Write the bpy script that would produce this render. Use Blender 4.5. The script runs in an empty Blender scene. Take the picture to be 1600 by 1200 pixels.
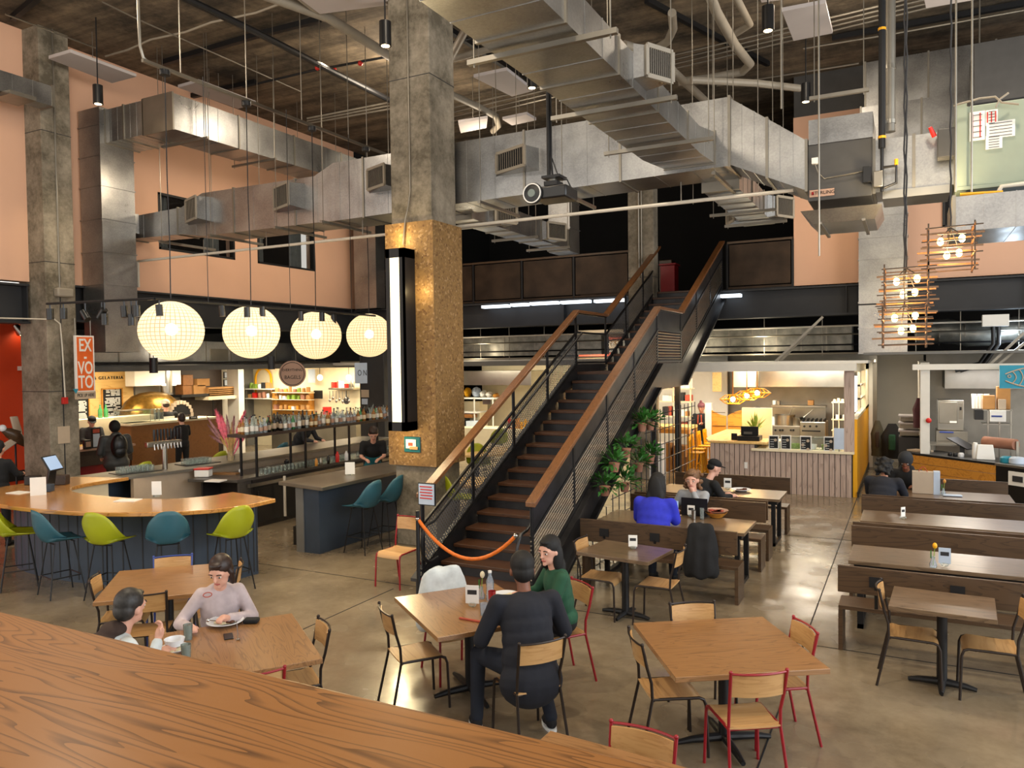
import bpy, math, random
from mathutils import Vector, Matrix
random.seed(7)
SC = bpy.context.scene
COL = SC.collection
PI = math.pi
sin, cos, rad = math.sin, math.cos, math.radians

# ------------------------------------------------------------------ camera
YAW, PITCH, ROLL, FPX, CAMZ = 0.4773, 0.0286, -0.0133, 1200.0, 2.9
_f = Vector((-sin(YAW)*cos(PITCH), cos(YAW)*cos(PITCH), -sin(PITCH)))
_r0 = _f.cross(Vector((0, 0, 1))).normalized()
_u0 = _r0.cross(_f)
_r = _r0*cos(ROLL) + _u0*sin(ROLL)
_u = -_r0*sin(ROLL) + _u0*cos(ROLL)
cam_d = bpy.data.cameras.new('camera')
cam = bpy.data.objects.new('camera', cam_d)
COL.objects.link(cam)
cam_d.sensor_width = 36.0
cam_d.lens = FPX/1600*36
cam_d.clip_start = 0.05
cam_d.clip_end = 200
M3 = Matrix((_r, _u, -_f)).transposed()
cam.matrix_world = Matrix.Translation((0, 0, CAMZ)) @ M3.to_4x4()
SC.camera = cam

# ------------------------------------------------------------------ world, exposure
SC.view_settings.view_transform = 'Standard'
SC.view_settings.look = 'None'
SC.view_settings.gamma = 1.0
SC.view_settings.use_curve_mapping = False
SC.view_settings.exposure = 0.25
W = bpy.data.worlds.new('world')
SC.world = W
W.use_nodes = True
W.node_tree.nodes['Background'].inputs[0].default_value = (1.0, 0.93, 0.84, 1)
W.node_tree.nodes['Background'].inputs[1].default_value = 1.55

def light(name, kind, loc, energy, color=(1, .8, .55), size=.2, target=None, sizey=None, spot=None, blend=.6):
    d = bpy.data.lights.new(name, kind)
    d.energy = energy
    d.color = color
    if kind == 'AREA':
        d.size = size
        if sizey:
            d.shape = 'RECTANGLE'
            d.size_y = sizey
    elif kind == 'SPOT':
        d.shadow_soft_size = size
        d.spot_size = spot or rad(80)
        d.spot_blend = blend
    else:
        d.shadow_soft_size = size
    o = bpy.data.objects.new(name, d)
    COL.objects.link(o)
    o.location = loc
    if target is not None:
        o.rotation_euler = (Vector(target)-Vector(loc)).to_track_quat('-Z', 'Y').to_euler()
    return o

# daylight through the tall glazed front on the right hand side of the hall
light('daylight', 'AREA', (8.6, 6.5, 4.6), 900, (.80, .90, 1.0), 13, (-6, 8, 2.2), 6.0)
# unseen spots without fixtures, added overhead to brighten tables, floor, ducts and walls
for p, e, t in [((-2.2, 3.6, 8.7), 800, (-1.6, 5.2, 0)), ((-6.0, 5.0, 8.7), 760, (-5.2, 6.0, 0)), ((-9.5, 6.4, 8.7), 700, (-9.6, 6.6, 0)),
                ((-3.4, 9.0, 8.7), 620, (-2.6, 9.0, 0)), ((.8, 9.2, 8.7), 620, (0.8, 9.0, 0)), ((-.6, 13.5, 8.7), 620, (-.6, 13.0, 0)),
                ((-4.8, 14.2, 8.7), 420, (-4.9, 13.0, 0)), ((-9.8, 11.6, 8.7), 600, (-10.4, 11.0, 0)), ((-11.6, 15.0, 8.7), 420, (-12.6, 15.6, 0))]:
    light('ceiling_fill_spot', 'SPOT', p, e*.8, (1, .84, .62), .12, t, spot=rad(95), blend=.8)

# unseen fill points added under the slab to wash the ceiling, ducts and pink walls
for p, e in (((-10.6, 6.6, 8.2), 130), ((-9.4, 13.2, 8.6), 120), ((-5.0, 7.6, 8.6), 85), ((.9, 4.6, 7.6), 90), ((-1.2, 13.4, 8.5), 90), ((1.6, 14.2, 6.2), 110), ((-8.6, 15.6, 7.6), 90), ((-4.6, 2.6, 7.4), 120)):
    light('upper_fill', 'POINT', p, e, (1, .84, .64), .35)
for y_, e in ((11.0, 80), (13.4, 100), (16.2, 85)):  # assumed, unseen spots added to brighten the left pink wall
    light('wall_fill_spot', 'SPOT', (-12.1, y_, 7.0), e, (1, .80, .55), .15, (-14.9, y_+.5, 5.6), spot=rad(120), blend=1)
light('wall_fill_spot', 'SPOT', (-1.6, 16.2, 6.6), 60, (1, .78, .5), .15, (-1.6, 18.6, 5.4), spot=rad(100), blend=1)  # one more unseen spot, added for the far right pink wall
light('assumed_column_spot', 'SPOT', (-12.0, 7.2, 7.6), 140, (1, .82, .5), .1, (-14.4, 9.1, 5.4), spot=rad(30), blend=.9)  # unseen spot, assumed for the warm patch on the left column
# ------------------------------------------------------------------ pixel -> world helpers (1600x1200 frame)
def ray(u, v):
    return _r*((u-800)/FPX) + _u*((600-v)/FPX) + _f
_C = Vector((0, 0, CAMZ))
def PZ(u, v, z=0.0):
    d = ray(u, v)
    return _C + d*((z-CAMZ)/d.z)
def PX(u, v, x):
    d = ray(u, v)
    return _C + d*(x/d.x)
def PY(u, v, y):
    d = ray(u, v)
    return _C + d*(y/d.y)

# ------------------------------------------------------------------ materials
MATS = {}
def _new(name):
    m = bpy.data.materials.new(name)
    m.use_nodes = True
    nt = m.node_tree
    b = nt.nodes['Principled BSDF']
    return m, nt, b
def rgb(c):
    return (c[0], c[1], c[2], 1)
def hexc(h):
    h = h.lstrip('#')
    v = [int(h[i:i+2], 16)/255 for i in (0, 2, 4)]
    return tuple((x/12.92 if x <= .04045 else ((x+.055)/1.055)**2.4) for x in v)
def plain(name, col, rough=.5, metal=0, var=.08, scale=6, bump=0, spec=.5, **kw):
    if isinstance(col, str): col = hexc(col)
    m, nt, b = _new(name)
    N, L = nt.nodes, nt.links
    b.inputs['Roughness'].default_value = rough
    b.inputs['Metallic'].default_value = metal
    b.inputs['Specular IOR Level'].default_value = spec
    tc = N.new('ShaderNodeTexCoord')
    no = N.new('ShaderNodeTexNoise')
    no.inputs['Scale'].default_value = scale
    no.inputs['Detail'].default_value = 4
    L.new(tc.outputs['Object'], no.inputs['Vector'])
    r = N.new('ShaderNodeValToRGB')
    r.color_ramp.elements[0].position = .3
    r.color_ramp.elements[1].position = .7
    r.color_ramp.elements[0].color = rgb([c*(1-var) for c in col])
    r.color_ramp.elements[1].color = rgb([min(1, c*(1+var)) for c in col])
    L.new(no.outputs['Fac'], r.inputs['Fac'])
    L.new(r.outputs['Color'], b.inputs['Base Color'])
    if bump:
        bp = N.new('ShaderNodeBump')
        bp.inputs['Strength'].default_value = bump
        bp.inputs['Distance'].default_value = .01
        L.new(no.outputs['Fac'], bp.inputs['Height'])
        L.new(bp.outputs['Normal'], b.inputs['Normal'])
    MATS[name] = m
    return m
def wood(name, c1, c2, rough=.35, axis=0, scale=1.0, ring=2.2, coat=0.0, fine=.35):
    """grain runs along the object's local axis"""
    if isinstance(c1, str): c1 = hexc(c1)
    if isinstance(c2, str): c2 = hexc(c2)
    m, nt, b = _new(name)
    N, L = nt.nodes, nt.links
    tc = N.new('ShaderNodeTexCoord')
    mp = N.new('ShaderNodeMapping')
    s = [7*scale]*3
    s[axis] = .9*scale
    mp.inputs['Scale'].default_value = s
    L.new(tc.outputs['Object'], mp.inputs['Vector'])
    n1 = N.new('ShaderNodeTexNoise')
    n1.inputs['Scale'].default_value = .8
    n1.inputs['Detail'].default_value = 2.5
    n1.inputs['Distortion'].default_value = .4
    L.new(mp.outputs[0], n1.inputs['Vector'])
    mu = N.new('ShaderNodeMath'); mu.operation = 'MULTIPLY'; mu.inputs[1].default_value = ring*9
    L.new(n1.outputs['Fac'], mu.inputs[0])
    fr = N.new('ShaderNodeMath'); fr.operation = 'FRACT'
    L.new(mu.outputs[0], fr.inputs[0])
    mp2 = N.new('ShaderNodeMapping')
    s2 = [90*scale]*3
    s2[axis] = 2.5*scale
    mp2.inputs['Scale'].default_value = s2
    L.new(tc.outputs['Object'], mp2.inputs['Vector'])
    n2 = N.new('ShaderNodeTexNoise')
    n2.inputs['Scale'].default_value = 1
    n2.inputs['Detail'].default_value = 3
    L.new(mp2.outputs[0], n2.inputs['Vector'])
    mix = N.new('ShaderNodeMix'); mix.data_type = 'FLOAT'
    mix.inputs[0].default_value = fine
    L.new(fr.outputs[0], mix.inputs[2]); L.new(n2.outputs['Fac'], mix.inputs[3])
    r = N.new('ShaderNodeValToRGB')
    r.color_ramp.elements[0].position = .04
    r.color_ramp.elements[1].position = .42
    r.color_ramp.elements[0].color = rgb(c2)
    r.color_ramp.elements[1].color = rgb(c1)
    L.new(mix.outputs[0], r.inputs['Fac'])
    L.new(r.outputs['Color'], b.inputs['Base Color'])
    b.inputs['Roughness'].default_value = rough
    b.inputs['Coat Weight'].default_value = coat
    b.inputs['Coat Roughness'].default_value = .2
    bp = N.new('ShaderNodeBump')
    bp.inputs['Strength'].default_value = .15
    bp.inputs['Distance'].default_value = .002
    L.new(mix.outputs[0], bp.inputs['Height'])
    L.new(bp.outputs['Normal'], b.inputs['Normal'])
    MATS[name] = m
    return m
def emit(name, col, strength):
    if isinstance(col, str): col = hexc(col)
    m, nt, b = _new(name)
    b.inputs['Base Color'].default_value = rgb(col)
    b.inputs['Emission Color'].default_value = rgb(col)
    b.inputs['Emission Strength'].default_value = strength
    MATS[name] = m
    return m
def glassy(name, col, alpha=.25, rough=.08):
    if isinstance(col, str): col = hexc(col)
    m, nt, b = _new(name)
    N, L = nt.nodes, nt.links
    tr = N.new('ShaderNodeBsdfTransparent')
    tr.inputs[0].default_value = rgb([.55+.45*c for c in col])
    gl = N.new('ShaderNodeBsdfGlossy')
    gl.inputs['Roughness'].default_value = rough
    gl.inputs['Color'].default_value = (.9, .95, .95, 1)
    b.inputs['Base Color'].default_value = rgb(col)
    b.inputs['Roughness'].default_value = .1
    mx = N.new('ShaderNodeMixShader')
    mx.inputs[0].default_value = alpha
    L.new(tr.outputs[0], mx.inputs[1]); L.new(b.outputs[0], mx.inputs[2])
    lw = N.new('ShaderNodeLayerWeight'); lw.inputs[0].default_value = .18
    mx2 = N.new('ShaderNodeMixShader')
    L.new(lw.outputs['Fresnel'], mx2.inputs[0])
    L.new(mx.outputs[0], mx2.inputs[1]); L.new(gl.outputs[0], mx2.inputs[2])
    L.new(mx2.outputs[0], nt.nodes['Material Output'].inputs[0])
    MATS[name] = m
    return m

def concrete(name, dark, lite, rough=.8, scale=1.2, panel=None, bump=.3, pits=True):
    if isinstance(dark, str): dark = hexc(dark)
    if isinstance(lite, str): lite = hexc(lite)
    m, nt, b = _new(name)
    N, L = nt.nodes, nt.links
    tc = N.new('ShaderNodeTexCoord')
    n1 = N.new('ShaderNodeTexNoise'); n1.inputs['Scale'].default_value = scale; n1.inputs['Detail'].default_value = 8; n1.inputs['Roughness'].default_value = .65
    L.new(tc.outputs['Object'], n1.inputs['Vector'])
    n2 = N.new('ShaderNodeTexNoise'); n2.inputs['Scale'].default_value = scale*9; n2.inputs['Detail'].default_value = 6; n2.inputs['Roughness'].default_value = .7
    L.new(tc.outputs['Object'], n2.inputs['Vector'])
    ad = N.new('ShaderNodeMath'); ad.operation = 'MULTIPLY_ADD'; ad.inputs[1].default_value = .35
    L.new(n2.outputs['Fac'], ad.inputs[0]); L.new(n1.outputs['Fac'], ad.inputs[2])
    r = N.new('ShaderNodeValToRGB')
    r.color_ramp.elements[0].position = .52; r.color_ramp.elements[0].color = rgb(dark)
    r.color_ramp.elements[1].position = .86; r.color_ramp.elements[1].color = rgb(lite)
    L.new(ad.outputs[0], r.inputs['Fac'])
    L.new(r.outputs['Color'], b.inputs['Base Color'])
    b.inputs['Roughness'].default_value = rough
    bp = N.new('ShaderNodeBump'); bp.inputs['Strength'].default_value = bump; bp.inputs['Distance'].default_value = .01
    L.new(n2.outputs['Fac'], bp.inputs['Height']); L.new(bp.outputs['Normal'], b.inputs['Normal'])
    MATS[name] = m
    return m, nt, b, r, tc

# ------------------------------------------------------------------ mesh builder
class G:
    def __init__(s):
        s.v = []; s.f = []; s.m = []
    def add(s, vs, fs, mi=0):
        o = len(s.v)
        s.v += [Vector(p) for p in vs]
        s.f += [tuple(i+o for i in f) for f in fs]
        s.m += [mi]*len(fs)
        return s
    def bx(s, x0, y0, z0, x1, y1, z1, mi=0, M=None):
        if x0 > x1: x0, x1 = x1, x0
        if y0 > y1: y0, y1 = y1, y0
        if z0 > z1: z0, z1 = z1, z0
        vs = [Vector(p) for p in ((x0, y0, z0), (x1, y0, z0), (x1, y1, z0), (x0, y1, z0), (x0, y0, z1), (x1, y0, z1), (x1, y1, z1), (x0, y1, z1))]
        if M is not None: vs = [M @ p for p in vs]
        return s.add(vs, [(0, 3, 2, 1), (4, 5, 6, 7), (0, 1, 5, 4), (1, 2, 6, 5), (2, 3, 7, 6), (3, 0, 4, 7)], mi)
    def cb(s, c, d, mi=0, rz=0, M=None):
        """box by centre and size, turned about z"""
        c = Vector(c)
        T = Matrix.Translation(c) @ Matrix.Rotation(rz, 4, 'Z')
        if M is not None: T = M @ T
        return s.bx(-d[0]/2, -d[1]/2, -d[2]/2, d[0]/2, d[1]/2, d[2]/2, mi, T)
    def bar(s, a, b, w, h, mi=0, up=(0, 0, 1)):
        """rectangular bar from a to b"""
        a, b = Vector(a), Vector(b)
        d = (b-a).normalized()
        u = Vector(up)
        if abs(d.dot(u)) > .98: u = Vector((1, 0, 0))
        r = d.cross(u).normalized(); u = r.cross(d)
        vs = []
        for p in (a, b):
            for i, j in ((-1, -1), (1, -1), (1, 1), (-1, 1)):
                vs.append(p + r*(i*w/2) + u*(j*h/2))
        return s.add(vs, [(0, 1, 2, 3), (7, 6, 5, 4), (0, 4, 5, 1), (1, 5, 6, 2), (2, 6, 7, 3), (3, 7, 4, 0)], mi)
    def tube(s, pts, r, n=8, mi=0, closed=False, cap=True):
        pts = [Vector(p) for p in pts]
        rs = r if isinstance(r, (list, tuple)) else [r]*len(pts)
        o = len(s.v)
        prev = None
        k = len(pts)
        for i, p in enumerate(pts):
            if closed: d = pts[(i+1) % k]-pts[i-1]
            elif i == 0: d = pts[1]-p
            elif i == k-1: d = p-pts[-2]
            else: d = (pts[i+1]-p).normalized()+(p-pts[i-1]).normalized()
            if d.length < 1e-9: d = Vector((0, 0, 1))
            d.normalize()
            if prev is None:
                a = Vector((0, 0, 1)) if abs(d.z) < .9 else Vector((1, 0, 0))
                x = d.cross(a).normalized()
            else:
                x = (prev-d*prev.dot(d))
                x = x.normalized() if x.length > 1e-6 else d.orthogonal().normalized()
            prev = x
            y = d.cross(x)
            for j in range(n):
                t = 2*PI*j/n
                s.v.append(p+x*(rs[i]*cos(t))+y*(rs[i]*sin(t)))
        rng = range(k) if closed else range(k-1)
        for i in rng:
            a = o+i*n; b = o+((i+1) % k)*n
            for j in range(n):
                s.f.append((a+j, a+(j+1) % n, b+(j+1) % n, b+j)); s.m.append(mi)
        if cap and not closed:
            s.f.append(tuple(o+j for j in range(n))[::-1]); s.m.append(mi)
            s.f.append(tuple(o+(k-1)*n+j for j in range(n))); s.m.append(mi)
        return s
    def cyl(s, a, b, r, r2=None, n=16, mi=0):
        return s.tube([a, b], [r, r if r2 is None else r2], n, mi)
    def lathe(s, prof, c=(0, 0, 0), n=24, mi=0, M=None, capends=True):
        o = len(s.v); c = Vector(c)
        for (r, z) in prof:
            for j in range(n):
                t = 2*PI*j/n
                p = Vector((r*cos(t), r*sin(t), z))
                if M is not None: p = M @ p
                s.v.append(p+c)
        for i in range(len(prof)-1):
            a = o+i*n; b = a+n
            for j in range(n):
                s.f.append((a+j, a+(j+1) % n, b+(j+1) % n, b+j)); s.m.append(mi)
        if capends:
            if prof[0][0] > 1e-5: s.f.append(tuple(o+j for j in range(n))[::-1]); s.m.append(mi)
            if prof[-1][0] > 1e-5: s.f.append(tuple(o+(len(prof)-1)*n+j for j in range(n))); s.m.append(mi)
        return s
    def ball(s, c, r, n=14, m=9, mi=0, M=None):
        if not isinstance(r, (tuple, list)): r = (r, r, r)
        prof = [(sin(PI*i/m), -cos(PI*i/m)) for i in range(m+1)]
        o = len(s.v)
        for (q, z) in prof:
            for j in range(n):
                t = 2*PI*j/n
                p = Vector((q*cos(t)*r[0], q*sin(t)*r[1], z*r[2]))
                if M is not None: p = M @ p
                s.v.append(p+Vector(c))
        for i in range(m):
            a = o+i*n; b = a+n
            for j in range(n):
                s.f.append((a+j, a+(j+1) % n, b+(j+1) % n, b+j)); s.m.append(mi)
        return s
    def prism(s, poly, z0, z1, mi=0, M=None):
        n = len(poly)
        area = sum(poly[i][0]*poly[(i+1) % n][1]-poly[(i+1) % n][0]*poly[i][1] for i in range(n))
        if area < 0: poly = poly[::-1]
        vs = [Vector((p[0], p[1], z0)) for p in poly]+[Vector((p[0], p[1], z1)) for p in poly]
        if M is not None: vs = [M @ p for p in vs]
        fs = [tuple(range(n))[::-1], tuple(range(n, 2*n))]+[(i, (i+1) % n, n+(i+1) % n, n+i) for i in range(n)]
        return s.add(vs, fs, mi)
    def ext(s, poly, d, mi=0):
        """polygon of 3-d points pushed along d"""
        n = len(poly); poly = [Vector(p) for p in poly]; d = Vector(d)
        nn = Vector((0, 0, 0))
        for i in range(n):
            nn += (poly[i]-poly[0]).cross(poly[(i+1) % n]-poly[0])
        if nn.dot(d) < 0: poly = poly[::-1]
        vs = poly+[p+d for p in poly]
        fs = [tuple(range(n))[::-1], tuple(range(n, 2*n))]+[(i, (i+1) % n, n+(i+1) % n, n+i) for i in range(n)]
        return s.add(vs, fs, mi)
    def loft(s, rings, mi=0, cap=True, closed=True):
        o = len(s.v); n = len(rings[0])
        for r in rings: s.v += [Vector(p) for p in r]
        for i in range(len(rings)-1):
            a = o+i*n; b = a+n
            for j in range(n if closed else n-1):
                s.f.append((a+j, a+(j+1) % n, b+(j+1) % n, b+j)); s.m.append(mi)
        if cap and closed:
            s.f.append(tuple(o+j for j in range(n))[::-1]); s.m.append(mi)
            s.f.append(tuple(o+(len(rings)-1)*n+j for j in range(n))); s.m.append(mi)
        return s
    def build(s, name, mat, parent=None, bevel=0, smooth=True, mods=None, angle=35):
        me = bpy.data.meshes.new(name)
        off = Vector((0, 0, 0))
        p = parent
        while p is not None:
            off += p.location
            p = p.parent
        me.from_pydata([tuple(q-off) for q in s.v], [], s.f)
        mats = mat if isinstance(mat, (list, tuple)) else [mat]
        for q in mats: me.materials.append(MATS[q] if isinstance(q, str) else q)
        if len(mats) > 1: me.polygons.foreach_set('material_index', s.m)
        if smooth:
            me.polygons.foreach_set('use_smooth', [True]*len(me.polygons))
            me.set_sharp_from_angle(angle=rad(angle))
        me.update()
        o = bpy.data.objects.new(name, me)
        COL.objects.link(o)
        if parent is not None: o.parent = parent
        if bevel:
            b = o.modifiers.new('bevel', 'BEVEL'); b.width = bevel; b.segments = 2; b.limit_method = 'ANGLE'
        return o

def bx(x0, y0, z0, x1, y1, z1): return G().bx(x0, y0, z0, x1, y1, z1)
def thing(name, label, cat, loc=(0, 0, 0), rz=0, group=None):
    o = bpy.data.objects.new(name, None)
    o.empty_display_size = .1
    COL.objects.link(o)
    o.location = loc
    o.rotation_euler = (0, 0, rz)
    o['label'] = label; o['category'] = cat
    if group: o['group'] = group
    return o
def tag(o, label, cat, group=None, kind=None):
    o['label'] = label; o['category'] = cat
    if group: o['group'] = group
    if kind: o['kind'] = kind
    return o
def struct(name, g, mat, label=None, parent=None, **kw):
    o = g.build(name, mat, parent, **kw)
    if parent is None:
        o['kind'] = 'structure'
        o['label'] = label or name.replace('_', ' ')
        o['category'] = name.split('_')[0]
    return o
def kids(o):
    return [c for c in ALLKIDS.get(o.name, [])]
def dup(root, loc, rz=0, label=None, group=None, mats=None):
    """copy a thing with its parts and sub-parts; mats swaps materials by name"""
    r = root.copy(); COL.objects.link(r); r.location = loc; r.rotation_euler = (0, 0, rz)
    if label: r['label'] = label
    if group: r['group'] = group
    for ch in list(root.children):
        c = ch.copy(); COL.objects.link(c); c.parent = r
        for g in list(ch.children):
            d = g.copy(); COL.objects.link(d); d.parent = c
    if mats:
        for c in list(r.children)+[q for k in r.children for q in k.children]:
            if c.type == 'MESH':
                for s_ in range(len(c.data.materials)):
                    n = c.data.materials[s_].name
                    if n in mats:
                        key = c.data.name+'|'+mats[n]
                        if key in _MC: c.data = _MC[key]
                        else:
                            c.data = c.data.copy(); c.data.materials[s_] = MATS[mats[n]]; _MC[key] = c.data
    return r
_MC = {}
def text(txt, size, mat, parent, loc, rot, name='lettering', ext=.004, align='CENTER', sx=1.0, spacing=1.0, line=1.0, bold=0):
    """raised lettering turned into a mesh; loc in world coordinates"""
    cu = bpy.data.curves.new(name, 'FONT')
    cu.body = txt; cu.size = size; cu.extrude = ext; cu.align_x = align; cu.align_y = 'CENTER'
    cu.space_character = spacing; cu.space_line = line; cu.offset = bold; cu.resolution_u = 3
    t = bpy.data.objects.new(name, cu)
    COL.objects.link(t)
    dg = bpy.context.evaluated_depsgraph_get()
    me = bpy.data.meshes.new_from_object(t.evaluated_get(dg))
    bpy.data.objects.remove(t); bpy.data.curves.remove(cu)
    me.name = name
    me.materials.clear(); me.materials.append(MATS[mat])
    Mx = Matrix.Translation(loc) @ rot.to_4x4() @ Matrix.Diagonal((sx, 1, 1, 1))
    me.transform(Mx)
    off = Vector((0, 0, 0)); p = parent
    while p is not None:
        off += p.location; p = p.parent
    me.transform(Matrix.Translation(-off))
    o = bpy.data.objects.new(name, me)
    COL.objects.link(o); o.parent = parent
    return o
R_S = Matrix(((1, 0, 0), (0, 0, -1), (0, 1, 0)))          # text on a face looking to -Y
R_E = Matrix(((0, 0, 1), (1, 0, 0), (0, 1, 0)))            # text on a face looking to +X
R_UP = Matrix.Identity(3)
# ------------------------------------------------------------------ shared materials
# polished concrete floor with saw joints
m, nt, b, r, tc = concrete('floor_concrete', '#4f4232', '#998a72', rough=.3, scale=.9, bump=.04)
N, L = nt.nodes, nt.links
nr = N.new('ShaderNodeTexNoise'); nr.inputs['Scale'].default_value = 2.2; nr.inputs['Detail'].default_value = 1.5
L.new(tc.outputs['Object'], nr.inputs['Vector'])
rr = N.new('ShaderNodeMapRange'); rr.inputs[1].default_value = .3; rr.inputs[2].default_value = .7; rr.inputs[3].default_value = .11; rr.inputs[4].default_value = .32
L.new(nr.outputs['Fac'], rr.inputs[0]); L.new(rr.outputs[0], b.inputs['Roughness'])
b.inputs['Specular IOR Level'].default_value = .9
_fr = [n for n in N if n.type == 'VALTORGB'][0]
_fr.color_ramp.elements[0].position = .3; _fr.color_ramp.elements[1].position = 1.0
concrete('slab_concrete', '#3b342a', '#8a7c68', rough=.9, scale=.8, bump=.5)
# board marks on the ceiling slab
m = MATS['slab_concrete']; nt = m.node_tree; N, L = nt.nodes, nt.links; b = N['Principled BSDF']
tc = [n for n in N if n.type == 'TEX_COORD'][0]
ramp = [n for n in N if n.type == 'VALTORGB'][0]
mp = N.new('ShaderNodeMapping'); mp.inputs['Scale'].default_value = (.12, 1.6, 1)
L.new(tc.outputs['Object'], mp.inputs['Vector'])
sn = N.new('ShaderNodeTexNoise'); sn.inputs['Scale'].default_value = 1.4; sn.inputs['Detail'].default_value = 5; sn.inputs['Roughness'].default_value = .7
L.new(mp.outputs[0], sn.inputs['Vector'])
sr = N.new('ShaderNodeValToRGB'); sr.color_ramp.elements[0].position = .38; sr.color_ramp.elements[0].color = (.35, .33, .30, 1); sr.color_ramp.elements[1].position = .6; sr.color_ramp.elements[1].color = (1.1, 1.05, .98, 1)
L.new(sn.outputs['Fac'], sr.inputs['Fac'])
mm = N.new('ShaderNodeMix'); mm.data_type = 'RGBA'; mm.blend_type = 'MULTIPLY'; mm.inputs[0].default_value = .85
L.new(ramp.outputs['Color'], mm.inputs[6]); L.new(sr.outputs['Color'], mm.inputs[7]); L.new(mm.outputs[2], b.inputs['Base Color'])
concrete('column_concrete', '#575042', '#9d9382', rough=.85, scale=1.6, bump=.3)
plain('pink_paint', '#dfb295', .75, var=.03, scale=1.2)
plain('orange_paint', '#d9400e', .6, var=.05, scale=1.5)
plain('white_paint', '#d8d4ca', .6, var=.03)
plain('pale_wall', '#b9b5aa', .7, var=.04, scale=2)
plain('grey_paint', '#6d6c68', .6, var=.05)
plain('cream_paint', '#e6d9b8', .6, var=.04)
plain('yellow_paint', '#eaa80c', .5, var=.04, scale=2)
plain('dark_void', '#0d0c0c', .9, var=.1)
plain('black_steel', '#1b1b1d', .45, .3, var=.15)
plain('beam_steel', '#2b2c2f', .55, .2, var=.15, scale=2)
plain('raw_steel', '#434345', .38, .85, var=.3, scale=3)
plain('rust_panel', '#3a2c20', .5, .5, var=.45, scale=2.2)
plain('black_plastic', '#101012', .35, var=.1)
plain('matt_black', '#141416', .8, var=.1)
plain('charcoal', '#2a2a2c', .6, var=.1)
plain('white_plastic', '#dcdad4', .35, var=.02)
plain('panel_white', '#b9b2b0', .8, var=.03, scale=3)
plain('chrome', '#c8c8c6', .15, 1.0, var=.05)
plain('stainless', '#a8a49a', .28, 1.0, var=.12, scale=2.5)
plain('stainless_dull', '#8f8a80', .4, .9, var=.12, scale=2.5)
plain('pvc_pipe', '#8e8678', .55, var=.06)
plain('white_pipe', '#cfc8ba', .5, var=.05)
plain('red_paint', '#8c0f1c', .35, var=.08)
plain('blue_paint', '#2a3f86', .35, var=.08)
plain('brown_tube', '#2e2520', .35, .4, var=.1)
plain('red_plastic', '#c4231c', .4, var=.05)
plain('bar_blue', '#34404f', .5, var=.1, scale=3)
plain('stool_lime', '#9ca313', .45, var=.05)
plain('stool_teal', '#2a5a68', .45, var=.06)
plain('slate_top', '#4c4844', .3, .1, var=.18, scale=4)
plain('dark_cabinet', '#201b1a', .5, var=.15)
plain('paper', '#e8e6e0', .7, var=.02)
plain('paper_blue', '#b8c6d8', .6, var=.06)
plain('cardboard', '#a97c48', .8, var=.1)
plain('terracotta', '#9a6a54', .8, var=.1)
plain('leaf', '#2f6a24', .5, var=.4, scale=30)
plain('leaf_light', '#7d9a3a', .5, var=.3, scale=30)
plain('pampas_pink', '#e4778c', .9, var=.25, scale=20)
plain('pampas_mauve', '#b08488', .9, var=.2, scale=20)
plain('dry_grass', '#d0ae74', .9, var=.25, scale=20)
plain('rope_orange', '#d56a12', .5, var=.15, scale=25)
plain('ceramic', '#dfe2e6', .25, var=.02)
plain('soup', '#d9cda6', .6, var=.2, scale=40)
plain('food_brown', '#5a3320', .6, var=.3, scale=30)
plain('cabinet_green', '#8f9a8a', .5, .1, var=.04)
plain('heater_grey', '#4a4948', .5, .3, var=.08)
plain('teal_sign', '#1f8ba6', .5, var=.08)
plain('chalk_black', '#1a1b1c', .8, var=.1)
plain('chalk_white', '#cfd0cc', .8, var=.1)
plain('signal_orange', '#e2641c', .5, var=.08)
plain('sign_pale', '#b6a48e', .6, var=.04)
plain('sign_pink', '#b08f7c', .6, var=.04)
plain('skin', '#c98f74', .55, var=.05)
plain('skin_pale', '#d8a48e', .55, var=.05)
plain('skin_brown', '#7d4e38', .55, var=.05)
plain('hair_black', '#0a0808', .7, var=.3, scale=40)
plain('hair_brown', '#2a1a14', .45, var=.35, scale=40)
plain('hair_curly', '#6e4e32', .6, var=.45, scale=40)
plain('hair_grey', '#2b2826', .5, var=.5, scale=40)
plain('eye_dark', '#1a1210', .2, var=.1)
plain('eye_white', '#d8d2ca', .3, var=.02)
plain('lips', '#a8534c', .5, var=.05)
for n_, c_ in dict(cloth_navy='#121520', cloth_green='#1d4a33', cloth_grey='#8f9296', cloth_blue='#2830b8', cloth_black='#0f1013', cloth_white='#c9ced0',
                   cloth_lilac='#b7a9ab', cloth_brown='#3a2a22', denim='#131a28', cloth_puffer='#3c3c3c', cloth_olive='#4a4638', cloth_teal='#14616a',
                   cloth_maroon='#42171c', cloth_beanie='#7a4a52', cloth_cream='#cfc6b4', cloth_charcoal='#26282c', scarf_red='#b0503c', coat_white='#cdd4d4').items():
    plain(n_, c_, .85, var=.16, scale=9, bump=.35)
plain('puffer_sheen', '#3f403f', .5, var=.2, scale=10, bump=.5)
plain('shoe_sole', '#dfe2e2', .5, var=.02)
plain('bottle_dark', '#14100c', .15, var=.2)
glassy('glass', (.85, .92, .9), .08)
glassy('glass_bottle', (.75, .85, .82), .2)
glassy('green_glass', (.08, .35, .12), .6)
glassy('amber_glass', (.45, .2, .05), .6)
glassy('smoke_glass', (.35, .42, .38), .45)
glassy('red_drink', (.35, .02, .02), .8)
glassy('window_glass', (.1, .12, .13), .02, .02)
glassy('clear_bottle', (.7, .8, .9), .25)
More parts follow.
